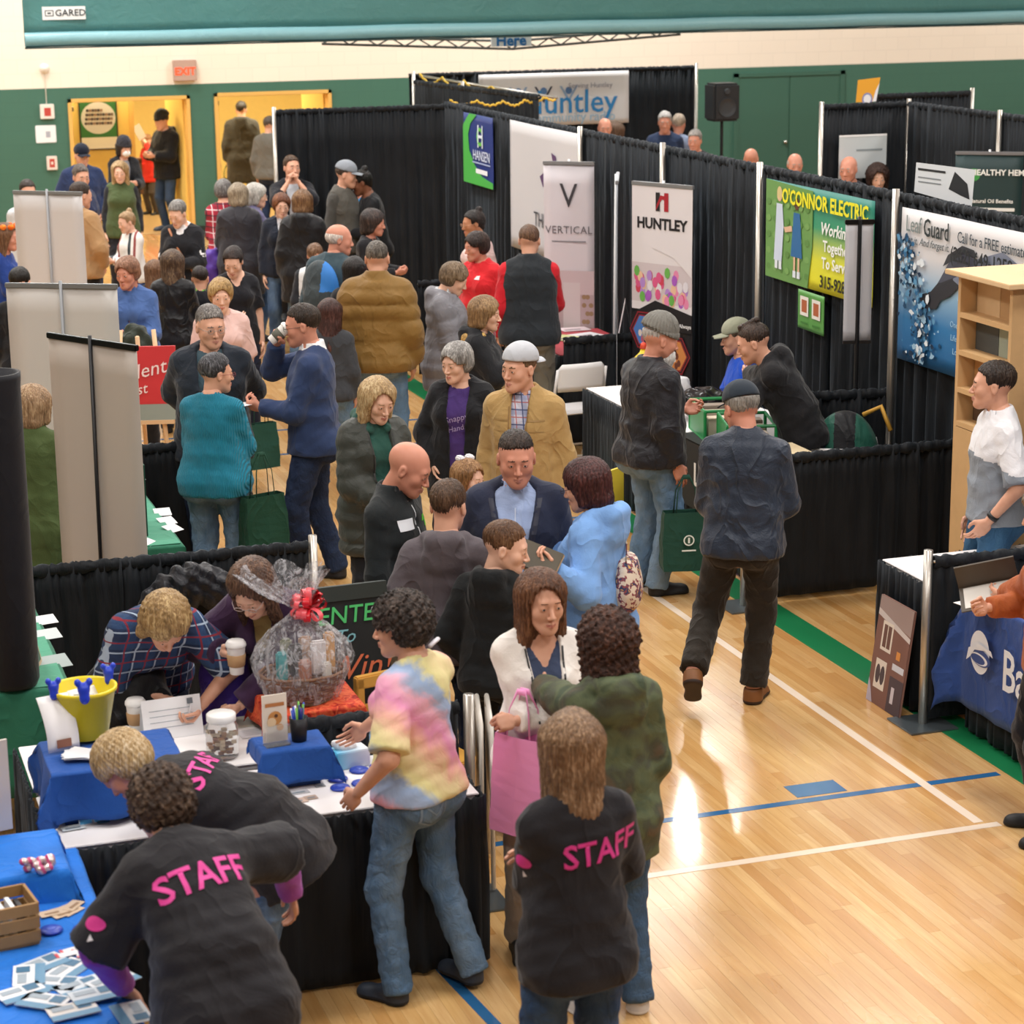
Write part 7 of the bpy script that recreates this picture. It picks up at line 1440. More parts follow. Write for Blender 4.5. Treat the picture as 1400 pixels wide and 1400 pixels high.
p12 = P('woman with a dark bob in a light blue hooded sweatshirt holding a tan tablet case', hd=(800, 665), h=1.66, w=1.1, face=-118, look=-112, nod=14, sex='f', hair=('bob', '#3a1c1c', '#6a3c38'), tops=[T('#7aa6e0', sl=1, off=.028, hood=True, hem=-.08, fold=.3)], legs=dict(c='#6c6468'), L=('W', tuple(uz(752, 778, 1.22)), 'hold', (.5, -.2, -1)), R='phone', glasses='#2a1c1c')
hw = p12['hand'][0]; r = empty('tablet_case', (hw.x-.02, hw.y, hw.z+.02), math.radians(30), 'tan tablet case held open by the woman in light blue', 'tablet'); r.rotation_euler = (.5, .35, math.radians(-30)); MB().box((-.12, -.09, -.012), (.12, .09, .0)).build('cover', plain('#a88a64', .6), r, bevel=.004); MB().box((-.115, -.085, 0), (.115, .085, .008)).build('tablet_body', plain('#4a4438', .3), r, bevel=.003)
q = uy(856, 790, 9.66); s_ = Solid(); s_.ell((0, 0, 0), (.15, .07, .16), .02); s_.ell((0, 0, -.05), (.16, .08, .12), .03); s_.plane((0, 0, .11), (0, 0, 1)); v, f = s_.mesh(.014); r = empty('floral_bag', (q.x, q.y, q.z), math.radians(70), 'cream floral shoulder bag hanging beside the light blue sweatshirt', 'bag'); mfl = camo(['#d8cab8', '#d8cab8', '#8a4a50', '#3a4460', '#d0a060'], 28, .8, key='floral_print'); mesh_np('bag_body', v, f, mfl, r)
sh_ = p12['world'](p12['sh'][1]); sh_ = sh_-Vector((q.x, q.y, q.z)); cz_, sz_ = math.cos(-math.radians(70)), math.sin(-math.radians(70)); sl_ = Vector((cz_*sh_.x-sz_*sh_.y, sz_*sh_.x+cz_*sh_.y, sh_.z)); MB().grid([[p_+Vector((-.018, 0, 0)), p_+Vector((.018, 0, 0))] for p_ in (Vector((-.10, 0, .10)), (Vector((-.10, 0, .10))+sl_)/2+Vector((.0, -.04, 0)), sl_+Vector((0, 0, .075)), (Vector((.10, 0, .10))+sl_)/2+Vector((.03, .05, 0)), Vector((.10, 0, .10)))]).build('shoulder_strap', mfl, r, smooth=True).modifiers.new('t', 'SOLIDIFY').thickness = .006
p13 = P('little girl with a white hair bow half hidden beside the navy blazer', hd=(641, 655), h=1.22, face=30, look=60, sex='f', skn='l', hair=('long', '#8a6440', '#b89064'), tops=[T('#c8b0d8', sl=1)], legs=dict(c='#5a5a78'), L='down', R='down')
MB().box((-.05, -.11, .09), (-.01, -.05, .12)).box((.01, -.11, .09), (.05, -.05, .12)).build('hair_bow', plain('#ecebee', .6), p13['root'], bevel=.008).location = p13['hc']+_arr((0, .04, .01))
p14 = P('man in a backwards grey cap and tan field jacket over a plaid shirt', hd=(710, 505), h=1.80, w=.95, face=-16, look=-42, nod=2, hair=('crew', '#6a5038'), hat='capback', extra=dict(hat='#b9bcc2'), skn='p', tops=[dict(m=plaid('#c4c4d4', '#8a94b8', '#b06a6a', '#3f4a70', 12), c='#fff', sl=.9, off=.010, collar=.015, n='shirt'), J('#b0905c', open=(.03, .05), off=.034, collar=.03, hem=-.14)], legs=dict(c='#3a3c44'), L='down', R='down')
for sx in (-1, 1): decal(p14, p14['tops'][1], 'poly', *on_chest(p14, sx*.10, .24, 'front'), .05, '#9c7c4a', pts=[[(-1, .4), (1, .4), (1, .2), (-1, .2)], [(-1, -1), (1, -1), (1, -.92), (-1, -.92)]], name='pocket_flap')
placket(p14, p14['tops'][1], .034, .056, -.12, .33, .004, '#8c6c3c')
p15 = P('older woman with grey hair in a black jacket over a purple printed shirt', hd=(624, 497), h=1.63, w=1.15, face=-14, look=-40, sex='f', skn='l', hair=('pixie', '#8c8884', '#d4d0cc'), tops=[T('#4a3474', sl=.9, off=.012), J('#17181c', open=(.05, .075), off=.036, collar=.02, hem=-.26)], legs=dict(c='#22242c'), L='pocket', R='pocket')
decal(p15, p15['tops'][0], 'text', *on_chest(p15, 0, .17, 'front'), .055, '#b9a8dc', text='Snappy', rot=15, shear=.2); decal(p15, p15['tops'][0], 'text', *on_chest(p15, 0, .10, 'front'), .05, '#b9a8dc', text='Hands', rot=15, shear=.2)
p16 = P('blond woman in a dark green quilted coat holding a speckled pompom', hd=(517, 548), h=1.66, face=22, look=30, nod=20, sex='f', skn='l', hair=('long', '#b49468', '#e4cfa4'), tops=[T('#2a5248', sl=.9, off=.012, hood=True), J('#3a3d38', off=.036, rib=.014, ribf=12, open=(.04, .07), hem=-.28, rough=.45)], legs=dict(c='#17181c'), L='low', R='low', shoes=('boot', '#1a1a1c', '#111'))
hw = p16['hand'][0]; s_ = Solid(); [s_.ell((.07*math.cos(a_)*b_, .07*math.sin(a_)*b_, .03*math.sin(a_*3)), (.035, .035, .03), .01) for a_ in np.linspace(0, 6, 9) for b_ in (.4, 1)]; s_.wob(lambda X, Y, Z: .006*np.sin(X*200)*np.sin(Y*190)*np.sin(Z*180)); v, f = s_.mesh(.008); C = v[f].mean(1); o = mesh_np('pompom', v, f, [plain('#3a2638', .7), plain('#d8d0d8', .7)], None, ((np.sin(C[:, 0]*190)*np.sin(C[:, 1]*170)*np.sin(C[:, 2]*200)) > .25).astype(int)); uq = uz(345+0, 675, 1.1); o.location = (hw.x+.05, hw.y-.02, hw.z+.05); tag(o, 'dark speckled pompom held against the green quilted coat', 'pompom')
# ---- right side
p17 = P('man with a long white beard in a grey knit hat and black jacket', hd=(903, 466), h=1.76, w=1.24, belly=.6, face=124, look=108, nod=12, skn='r', hair=('short', '#b8b4b0', '#dcd8d4'), beard=('#dcd8d2', .09), hat='beanie', extra=dict(hat='#7a7872'), tops=[T('#2a2a30'), J('#1e1e24', off=.036, collar=.03, hem=-.10, rough=.5, fold=.5)], legs=dict(m=DJl, off=.018), L='front', R='down', shoes=('shoe', '#17181c', '#101010'))
hw = p17['hand'][1]; tote((hw.x+.02, hw.y-.05, hw.z-.22), .32, .37, .16, math.radians(-12), '#1c4438', 'dark green tote bag with a white round logo held by the bearded man', hand=hw.z, logo='#dfe6e2')
placket(p16, p16['tops'][1], .046, .08, -.15, .33, .004, '#1c1e1c')
p20 = P('man in a dark cap and navy jacket walking away across the white line', hd=(1013, 560), h=1.76, w=1.06, face=170, look=-150, nod=14, skn='r', hair=('older', '#8a8680', '#b0aca6'), hat='cap', extra=dict(hat='#27303a'), tops=[T('#3a3a3c'), J('#2a3342', off=.034, collar=.035, hem=-.10, rough=.42, fold=.6)], legs=dict(c='#262019', off=.020, len=-.25), L='low', R='front', feet=((-.21, -.26, 12, .17, 42), (.06, .06, -6)), shoes=('shoe', '#7a4c24', '#2c1c12'), lean=4)
p18 = P('man with a shaved-side dark topknot in a black hooded jacket leaning across the table', hd=(1030, 470), h=1.70, w=1.08, face=-90, look=-90, nod=8, lean=24, bend=8, hair=('mo', '#33261f', '#5a4638'), tops=[T('#232830', sl=.9), J('#19191c', off=.034, hood=True, hem=-.10)], legs=dict(m=DJd), L=('W', tuple(uz(930, 505, .95)), 'relax', (.5, .3, -1)), R=('W', tuple(uz(985, 610, .95)), 'relax', (.5, .3, -1)))
MB().grid([[p18['ch'](-.03, .16, .30), p18['ch'](-.01, .165, .30)], [p18['ch'](-.035, .175, .15), p18['ch'](-.015, .18, .15)], [p18['ch'](-.02, .17, .0), p18['ch'](-.0, .175, .0)]]).build('lanyard', plain('#2a6aa8', .6), p18['root'])
P('person in a royal blue shirt and pale cap seated behind the man in black', hd=(1006, 462), h=1.66, face=-80, seat=True, hair=('short', '#5a4a3a'), hat='cap', extra=dict(hat='#9a9c88'), tops=[T('#1f50c0', sl=.45)], legs=dict(c='#222630'), L='front', R='front')
p21 = P('man in a white and grey polo shirt and jeans standing by the wooden cabinet', hd=(1357, 528), h=1.79, face=-72, look=-88, nod=0, hair=('short', '#2a211c', '#4a3c32'), tops=[dict(c='#8a929c', c2='#e4e4e8', c2mode='low', c2z=.0, sl=.48, off=.016, collar=.015, n='polo_shirt', hem=-.06)], legs=dict(m=denim('#2e567c', '#5580a0')), L='pocket', R='down')
pc = p21['tops'][0]; me_ = pc.data; me_.materials[1] = fabric('#e6e6ea', fold=.35)
_v = np.empty(len(me_.vertices)*3); me_.vertices.foreach_get('co', _v); _v = _v.reshape(-1, 3); _f = np.array([p_.center for p_ in me_.polygons]); _l = (_f-p21['waist']) @ p21['CM']; me_.polygons.foreach_set('material_index', (_l[:, 2]+.25*np.abs(_l[:, 0]) > .19).astype(int))
a_, e_, t_ = p21['ups'][0]; w_ = t_+(e_-t_)*.16; d_ = nrm(e_-t_); MB().tube([w_-d_*.012, w_+d_*.012], .034, 14).build('watch_band', plain('#15161a', .5), p21['root'], smooth=True)
p22 = P('person in a rust orange sweater and dark trousers at the right edge, holding a folder', hd=(1432, 700), h=1.68, w=.92, sex='f', face=-78, look=-85, nod=14, hair=('shag', '#8a7c6c', '#c4b8a4'), tops=[T('#a8582c', sl=1, off=.024, hem=-.12)], legs=dict(c='#17161c', off=.018), L=('W', tuple(uz(1352, 822, 1.02)), 'hold', (.5, -.3, -1)), R='front', shoes=('shoe', '#141418', '#0c0c0e'))
hw = p22['hand'][0]; r = empty('folder', (hw.x-.02, hw.y+.0, hw.z+.02), math.radians(-35), 'dark brown folder held open over the blue logo cloth', 'folder'); r.rotation_euler = (.35, -.25, math.radians(-30)); MB().box((-.15, -.10, -.006), (.13, .10, 0)).build('cover', plain('#4a4238', .6), r, bevel=.002); MB().box((-.15, .09, 0), (.13, .10, .12)).build('cover_flap', plain('#4a4238', .6), r); MB().box((-.13, -.08, .001), (.11, .08, .003)).build('sheet', plain('#cfcac2', .6), r)
# ---- left middle
p23 = P('tall man in a navy sweater with a white collar, drinking from a paper cup', hd=(413, 446), h=1.84, w=1.12, face=-98, look=-92, nod=8, skn='r', hair=('short', '#2c221c', '#4c3c30'), glasses='#15151a', tops=[T('#e6e6e8', sl=.5, collar=.03, off=.010), T('#2c3c60', sl=1, off=.022, v=.05, hem=-.10, fold=.25)], legs=dict(m=DJd, off=.016), L='front', R='mouth', shoes=('shoe', '#26262a', '#151515'), feet=((-.10, .10, 8), (.10, -.06, -8)))
hw = p23['hand'][1]; c_ = cup((hw.x-.06, hw.y-.02, hw.z-.04), 'white paper cup raised to the mouth of the man in the navy sweater', '#5a5a50'); c_.rotation_euler = (.1, .9, 0); hw = p23['hand'][0]; paper((hw.x-.04, hw.y, hw.z+.01), .13, .10, .5, '#e8e8ea', 'white paper held in the hand of the man in the navy sweater', name='folded_paper')
p24 = P('woman with short grey-black hair in a teal sweater and jeans, seen from behind', hd=(296, 512), h=1.60, w=1.30, face=158, look=112, nod=4, sex='f', hair=('older', '#3a3a3e', '#8c8c92'), glasses='#7a2028', tops=[T('#1b7c96', sl=1, off=.020, hem=-.14, fold=.35)], legs=dict(m=denim('#54708e', '#8fa8bf'), off=.02), L='front', R='front', shoes=('shoe', '#2a3a5c', '#ddd'))
p24['tops'][0].data.materials[0] = fabric('#1b7c96', fold=.4, knit=True)
hw = uz(365, 660, .85); tote((hw.x, hw.y+.15, .74), .30, .36, .14, math.radians(20), '#16402f', 'dark green tote bag hanging behind the teal sweater', hand=1.0)
p25 = P('older man with glasses in a dark zip jacket facing the camera, behind the teal sweater', hd=(288, 448), h=1.80, w=1.2, belly=.3, face=-4, look=18, nod=6, skn='p', hair=('older', '#6a6460', '#b0aaa4'), glasses='#8a8684', tops=[T('#3f5560', sl=.9, off=.012), J('#232a34', off=.036, open=(.05, .08), collar=.02, hem=-.18)], legs=dict(m=DJd), L='back', R='back')
p26 = P('smiling woman with short blond hair in a pale pink shirt', hd=(302, 405), h=1.66, w=1.12, face=4, sex='f', skn='l', hair=('pixie', '#a88450', '#d8bc88'), tops=[T('#dcb8b0', sl=.5, off=.02, hem=-.12)], legs=dict(c='#1c1d22'), L='down', R='downf')
hw = p26['hand'][0]; tote((hw.x+.04, hw.y, hw.z-.2), .28, .34, .12, math.radians(15), '#1c4438', 'dark green tote bag beside the pale pink shirt', hand=hw.z)
p27 = P('woman with short hair in a blue quarter-zip shirt beside the pale stands', hd=(174, 374), h=1.68, w=1.15, face=-12, look=-30, sex='f', skn='r', hair=('pixie', '#8a6048', '#c09880'), tops=[T('#48659c', sl=.9, off=.02, collar=.02, v=.08, hem=-.12)], legs=dict(c='#1c1d22'), L='front', R='down')
hw = p27['hand'][0]; q = uz(236, 452, 1.0); lump('folded_coat', (hw.x+.02, hw.y-.06, .70), (.16, .12, .42), '#2a332a', 'dark green coat hanging over the arm of the woman in blue', 'coat', 9)
p28 = P('young woman with dark tied hair in a black v-neck shirt looking down', hd=(319, 358), h=1.66, face=6, look=-12, nod=28, sex='f', skn='l', hair=('pony', '#241a18', '#4a3830'), tops=[T('#1b1c22', sl=.4, v=.12, off=.012)], legs=dict(c='#1c2438'), L='down', R='front')
p29 = P('woman with short grey hair in a black sweater with a white collar and tan strap', hd=(243, 293), h=1.70, w=1.15, face=-15, look=-30, nod=24, sex='f', skn='l', hair=('older', '#7c7874', '#b8b4b0'), tops=[T('#e8e8ea', sl=.5, collar=.03, off=.012), T('#1a1b20', sl=1, off=.024, v=.10, hem=-.14)], legs=dict(c='#3a4050'), L='front', R='low')
def strap(inf, a, b, c, col, wd=.012, name='bag_strap'): MB().tube([inf['ch'](*a), inf['ch'](*b), inf['ch'](*c)], wd, 6).build(name, plain(col, .6), inf['root'], smooth=True)
strap(p29, (.12, .06, .36), (.0, .165, .15), (-.16, .12, -.12), '#a8683c')
P('girl with long brown hair in a shiny black jacket seen from behind', hd=(237, 362), h=1.56, face=172, look=160, sex='f', hair=('long', '#4c382a', '#8c7458'), tops=[T('#222'), J('#16171b', off=.03, rough=.35, fold=.5)], legs=dict(c='#1a1b20'), L='front', R='front')
P('small girl with brown hair beside the shiny black jacket', hd=(212, 372), h=1.35, face=165, sex='f', hair=('straight', '#6a4a34', '#94745a'), tops=[T('#26262c', sl=1)], legs=dict(c='#1c2030'), L='down', R='down')
P('small boy with dark hair in a black coat with a green collar', hd=(274, 382), h=1.36, face=170, hair=('short', '#231a18'), tops=[T('#86d840', sl=.5, collar=.04), J('#1b1d24', off=.03, hood=False)], legs=dict(c='#1c2030'), L='front', R='front')
lump('purple_bag', (uz(292, 362, .85).x, uz(292, 362, .85).y, .62), (.16, .12, .34), '#5a3c9c', 'purple and green bag carried between the crowd by the black sweater', 'bag', 4)
mst, nt_, bs_ = newmat('striped_shawl'); v_ = coords(nt_); sp_ = N(nt_, 'ShaderNodeSeparateXYZ'); nt_.links.new(v_, sp_.inputs[0]); nt_.links.new(ramp(nt_, math_(nt_, 'FRACT', math_(nt_, 'MULTIPLY', math_(nt_, 'ADD', sp_.outputs[0], sp_.outputs[1]), 3.4)), [(0, S('#e8e6e2')), (.55, S('#e8e6e2')), (.56, S('#8a3430')), (.68, S('#8a3430')), (.69, S('#e8e6e2')), (.84, S('#26343c')), (.9, S('#26343c'))], 'CONSTANT'), bs_.inputs['Base Color'])
P('girl with blond tied hair in a white striped shawl', hd=(173, 304), h=1.42, face=-62, look=-60, nod=14, sex='f', skn='l', hair=('bun', '#9c7c58', '#c8ac84'), tops=[dict(m=mst, c='#fff', off=.03, sl=1, n='shawl')], legs=dict(c='#2a4a8c'), L='front', R='front')
p34 = P('man in a tan jacket with a grey hood seen from behind by the farthest stand', hd=(111, 268), h=1.80, w=1.15, face=140, look=120, hair=('short', '#33261e'), tops=[T('#9aa0a8', sl=.5, off=.012, collar=.04), J('#a8845c', off=.036, collar=.0, hem=-.12)], legs=dict(c='#15161a'), L='pocket', R='pocket')
P('man in a navy team jacket with orange sleeve stripes', hd=(111, 243), h=1.80, w=1.15, face=60, look=20, hair=('older', '#5a504a', '#a09890'), tops=[T('#2a2a30'), J('#1f2a4c', off=.036, collar=.02, hem=-.14)], legs=dict(m=DJd), L='down', R='down')
P('man in a navy cap and blue jacket in front of the yellow doors', hd=(112, 214), h=1.78, w=1.15, face=8, look=15, hair=('short', '#33261e'), hat='cap', extra=dict(hat='#1a2234'), tops=[T('#2a3a5c'), J('#2c3c64', off=.034, collar=.03)], legs=dict(m=DJd), L='pocket', R='pocket')
P('blond woman in an olive green vest over dark sleeves', hd=(164, 236), h=1.68, face=2, look=-4, sex='f', skn='l', hair=('long', '#a8875c', '#dcc49c'), tops=[T('#23262c', sl=1, off=.014), J('#4c5a38', off=.034, sl=0, collar=.03, n='vest', hem=-.12)], legs=dict(c='#22242c'), L='down', R='down')
P('person in a dark knit hat, black coat and white face mask', hd=(170, 203), h=1.66, face=18, look=25, sex='f', skn='p', mask=True, hair=('bob', '#2a2220'), hat='beanie', extra=dict(hat='#33333a'), tops=[T('#8a8a90', sl=.5), J('#1a1b20', off=.036, open=(.02, .05), hem=-.2)], legs=dict(c='#22242c'), L='front', R='front')
p39 = P('child in a bright red coat carried in front of the man in black', hd=(200, 193), h=1.25, face=-50, look=-60, skn='l', hair=('short', '#8a5c38', '#b08458'), tops=[J('#d83428', off=.034, hem=-.22)], legs=dict(c='#4a4038'), L='up', R='front', sex='f')
p39['root'].location.z += .0
p40 = P('man in a knit hat and black coat standing in the yellow doorway', hd=(221, 166), h=1.76, face=-50, look=-55, nod=10, hair=('short', '#33261e'), hat='beanie', extra=dict(hat='#2c3034'), tops=[T('#2a2a30'), J('#141518', off=.04, hood=True, hem=-.16)], legs=dict(m=denim('#2f4058', '#4a5c74')), L='front', R='front', shoes=('shoe', '#3a4454', '#20242c'))
r = empty('held_papers', p39['hand'][0]+Vector((-.05, 0, .12)), 0.3, 'sheaf of papers held up by the child in the red coat', 'paper'); MB().box((-.09, -.004, -.12), (.05, .004, .12), M=Matrix.Rotation(-.5, 4, 'Y')).build('sheet', plain('#b8a894', .6), r)
p41 = P('man in a long dark hooded coat walking out through the second yellow door', hd=(330, 151), h=1.80, w=1.12, face=176, hair=('short', '#2a2420'), tops=[T('#2a2a30'), J('#3c3830', off=.044, hood=True, hem=-.40, flare=.01)], legs=dict(m=DJm), L='down', R='down')
P('person in a grey coat with a green bag half hidden behind the black drape', hd=(369, 172), h=1.72, face=150, hair=('short', '#4a4038'), tops=[J('#6a665e', off=.036)], legs=dict(m=DJd), L='down', R='down')
hw = uz(366, 236, .9); tote((hw.x, hw.y, .75), .34, .36, .14, 0.1, '#1f5a3c', 'green tote bag in the second yellow doorway', hand=.98)
hw = p41['hand'][0]; tote((hw.x, hw.y, hw.z-.2), .30, .30, .12, 0.1, '#2a6a48', 'green tote bag left of the long dark coat', hand=hw.z)
P('woman in a red and white plaid shirt behind the dark quilted coat', hd=(306, 262), h=1.66, face=165, sex='f', hair=('pixie', '#6a6664', '#a8a4a0'), tops=[dict(m=plaid('#b02c40', '#8a1c30', '#e8dce0', '#2c2c38', 8), c='#fff', off=.022, sl=1, n='shirt')], legs=dict(c='#1c1d22'), L='front', R='front')
P('woman with ash blond hair in a long dark quilted coat seen from behind', hd=(326, 268), h=1.70, w=1.12, face=175, sex='f', hair=('bob', '#8c7c68', '#c0b49c'), tops=[T('#2a2a30'), J('#2e2d34', off=.038, rib=.007, ribf=12, hem=-.38, rough=.5)], legs=dict(c='#22242c'), L='front', R='front')
P('woman with white hair in a lavender grey coat turned to the right', hd=(351, 268), h=1.66, face=110, look=95, sex='f', skn='l', hair=('bob', '#b4b0a8', '#dedad4'), glasses='#8a8684', tops=[T('#55506a'), J('#6c688a', off=.036, hem=-.30)], legs=dict(m=DJ), L='front', R='front')
P('man in a dark jacket drinking with both hands raised to his mouth', hd=(399, 230), h=1.84, face=5, look=20, nod=-2, hair=('short', '#4c3626', '#7c6048'), tops=[T('#c8ccd4', sl=.5), J('#181a22', off=.03, sl=.75, open=(.03, .06))], legs=dict(c='#1c1d22'), L='mouth', R='mouth')
P('smiling woman with short auburn hair and a white collar', hd=(385, 282), h=1.64, face=5, look=8, sex='f', skn='l', hair=('pixie', '#6a3c24', '#a06c48'), tops=[T('#e4e6ec', sl=.5, collar=.02), J('#1c2230', off=.03, open=(.02, .05))], legs=dict(m=DJ), L='down', R='down')
p47 = P('woman with light brown hair in a long black hooded puffer coat, seen from behind', hd=(414, 278), h=1.70, w=1.1, face=170, sex='f', hair=('bob', '#6a4a30', '#a8845c'), tops=[T('#2a2a30'), J('#141418', off=.042, rib=.006, ribf=9, hood=True, hem=-.34, rough=.5)], legs=dict(m=DJm), L='down', R='front')
hw = uz(383, 362, .85); r = empty('shoulder_bag', (hw.x, hw.y, .78), .3, 'small grey shoulder bag hanging on a strap behind the black puffer coat', 'bag'); s_ = Solid(); s_.ell((0, 0, 0), (.10, .05, .12), .02); s_.plane((0, 0, .09), (0, 0, 1)); v, f = s_.mesh(.014); mesh_np('bag_body', v, f, fabric('#8a8278', .6, .4), r); MB().tube([(-.07, 0, .08), (.06, .03, .62), (.08, .0, .08)], .008, 6).build('strap', plain('#8a8278', .6), r, smooth=True)
P('man in a grey cap and grey vest before the far black drape', hd=(474, 240), h=1.86, face=60, look=75, hair=('short', '#4a3a30'), hat='cap', extra=dict(hat='#8a9098'), tops=[T('#4a4844', sl=1), J('#55524c', off=.034, sl=0, n='vest', collar=.02)], legs=dict(c='#33363c'), L='down', R='down')
P('person in a bright blue shirt partly behind the man with the top bun', hd=(489, 252), h=1.64, face=-80, sex='f', skn='r', hair=('short', '#33261e'), tops=[T('#2a94d8', sl=.5)], legs=dict(c='#33363c'), L='down', R='down')
P('dark skinned man with a small bun in a black pullover leaning left', hd=(494, 250), h=1.78, w=1.05, face=-75, look=-85, nod=14, lean=8, skn='b', hair=('bun', '#15110f'), tops=[T('#17181c', sl=1, off=.02)], legs=dict(c='#1c1d22'), L='front', R='down')
P('woman with dark brown bobbed hair in black turned to the right', hd=(511, 305), h=1.64, w=1.12, face=70, look=82, sex='f', skn='r', hair=('bob', '#2c2220', '#5c4a42'), tops=[T('#1b1b1f', sl=1, off=.02)], legs=dict(c='#1c1d22'), L='front', R='front')
p52 = P('bald man with a grey and blue backpack, seen from behind', hd=(464, 328), h=1.80, w=1.15, face=150, look=95, skn='r', hair=('fringe', '#b8aca4'), tops=[T('#2a2a30'), J('#3a4c54', off=.034, collar=.02)], legs=dict(c='#33363c'), L='down', R='down')
w_ = p52['world'](p52['ch'](0, -.24, .15)); r = empty('backpack', w_, p52['yaw'], 'grey and bright blue backpack on the bald man', 'backpack'); s_ = Solid(); s_.ell((0, 0, .0), (.17, .10, .25), .03); s_.ell((0, -.07, -.08), (.13, .06, .13), .03); v, f = s_.mesh(.018); C = v[f].mean(1); mesh_np('bag_shell', v, f, [fabric('#3c464a', .6, .4), plain('#2878c8', .6)], r, ((C[:, 0] > .05) & (C[:, 2] > .0)).astype(int))
P('child with brown hair in a white and black jacket before the backpack', hd=(431, 350), h=1.38, face=160, hair=('short', '#6a4a34', '#9c8068'), tops=[J('#d8dadc', off=.03, c2='#23262c')], legs=dict(c='#23262c'), L='down', R='down')
P('woman with long black hair and a yellow collar, back to the camera', hd=(485, 372), h=1.58, face=172, sex='f', hair=('straight', '#14110f', '#33292a'), tops=[T('#d8d040', sl=.5), J('#1f2024', off=.03)], legs=dict(c='#23262c'), L='down', R='down')
p55 = P('tall man in an olive brown puffer jacket and light jeans, back to the camera', hd=(516, 355), h=1.86, w=1.2, face=172, look=170, skn='p', hair=('short', '#4c453e', '#8a8278'), tops=[T('#e0d860', sl=.3), J('#80602c', off=.046, rib=.020, ribf=8.5, collar=.05, hem=-.12, rough=.6)], legs=dict(m=DJl, off=.016), L='down', R='down', feet=((-.14, .05, 8), (.14, -.05, -8)))
P('girl with long wavy auburn hair in a dark jacket, back to the camera', hd=(451, 430), h=1.45, face=176, sex='f', hair=('straight', '#3c2420', '#6a4640'), tops=[J('#3a3c40', off=.03)], legs=dict(m=DJl), L='down', R='down', shoes=('shoe', '#e0dcd8', '#eee'))
lump('red_orange_bag', (uz(490, 512, .5).x, uz(490, 512, .5).y, .30), (.14, .1, .32), '#3c2028', 'dark bag with an orange rim carried beside the brown puffer jacket', 'bag', 2)
P('child in blue with striped shoes beside the brown puffer jacket', hd=(478, 452), h=1.15, face=165, hair=('short', '#4a3424'), tops=[J('#3a4c6c', off=.03)], legs=dict(c='#2c3850'), L='down', R='down', shoes=('shoe', '#3a4c6c', '#eee'))
P('woman with dark hair in a bun and a pale pink top behind the red shirt', hd=(647, 306), h=1.66, face=-60, look=-72, sex='f', skn='t', hair=('bun', '#1f1816', '#3c302c'), glasses='#c8a080', tops=[T('#e0c4c0', sl=.45, off=.016)], legs=dict(c='#22242c'), L='down', R='down')
p58 = P('smiling woman with short dark hair in a bright red polo shirt', hd=(651, 338), h=1.65, w=1.2, face=-40, look=-62, sex='f', skn='r', hair=('pixie', '#2c201c', '#5a463e'), tops=[T('#d82830', sl=.5, off=.022, collar=.015, v=.06)], legs=dict(c='#1c1d22'), L='down', R='down')
decal(p58, p58['tops'][0], 'poly', *on_chest(p58, -.07, .26, 'front'), .03, '#e8dcdc', pts=[[(-1, -.5), (1, -.5), (.6, .6), (-.4, .5)]], name='chest_logo')
P('woman with short hair in a grey puffer jacket bending her head to the right', hd=(621, 382), h=1.66, w=1.1, face=85, look=88, nod=26, sex='f', skn='l', hair=('pixie', '#6a5640', '#9c8870'), tops=[T('#c8ccd0', sl=.3, off=.016, collar=.04), J('#77767c', off=.042, rib=.015, ribf=9, hood=True, hem=-.26, rough=.5)], legs=dict(m=DJ), L='front', R='low')
p60 = P('woman with light brown hair in a black coat with a tan fur hood', hd=(664, 430), h=1.60, face=78, look=80, nod=6, sex='f', skn='l', hair=('bob', '#8a6c4c', '#b8986c'), tops=[T('#26262c'), J('#1b1c20', off=.036, hood=True, fur='#b89458', hem=-.2)], legs=dict(c='#6a7078'), L='front', R='phone')
hw = uz(672, 500, .8); tote((hw.x, hw.y, .80), .28, .30, .12, math.radians(80), '#8a9098', 'grey shoulder tote at the side of the fur hooded coat', hand=1.25)
P('man in a black quilted vest over bright red sleeves, back to the camera', hd=(724, 330), h=1.84, w=1.15, face=178, look=172, hair=('crew', '#5a4030', '#84644c'), tops=[T('#c8202c', sl=1, off=.018), J('#262b30', off=.036, sl=0, rib=.005, ribf=12, collar=.04, n='vest', hem=-.12)], legs=dict(c='#8a8478', off=.018), L='down', R='front')
P('person bending beside the rail post with short grey hair', hd=(846, 552), h=1.62, face=-160, look=-170, sex='f', lean=62, bend=20, nod=10, hair=('bob', '#7a746c', '#a8a49c'), tops=[T('#26272c', sl=.45)], legs=dict(c='#16171b'), L='down', R='down') if False else None
P('person with fair hair sitting low behind the rail post beside yellow books', hd=(842, 563), h=1.60, face=-150, seat=True, sex='f', skn='l', hair=('pixie', '#8c7c64', '#b4a48c'), tops=[T('#2a2a30', sl=.45)], legs=dict(c='#16171b'), L='down', R='down') if False else None
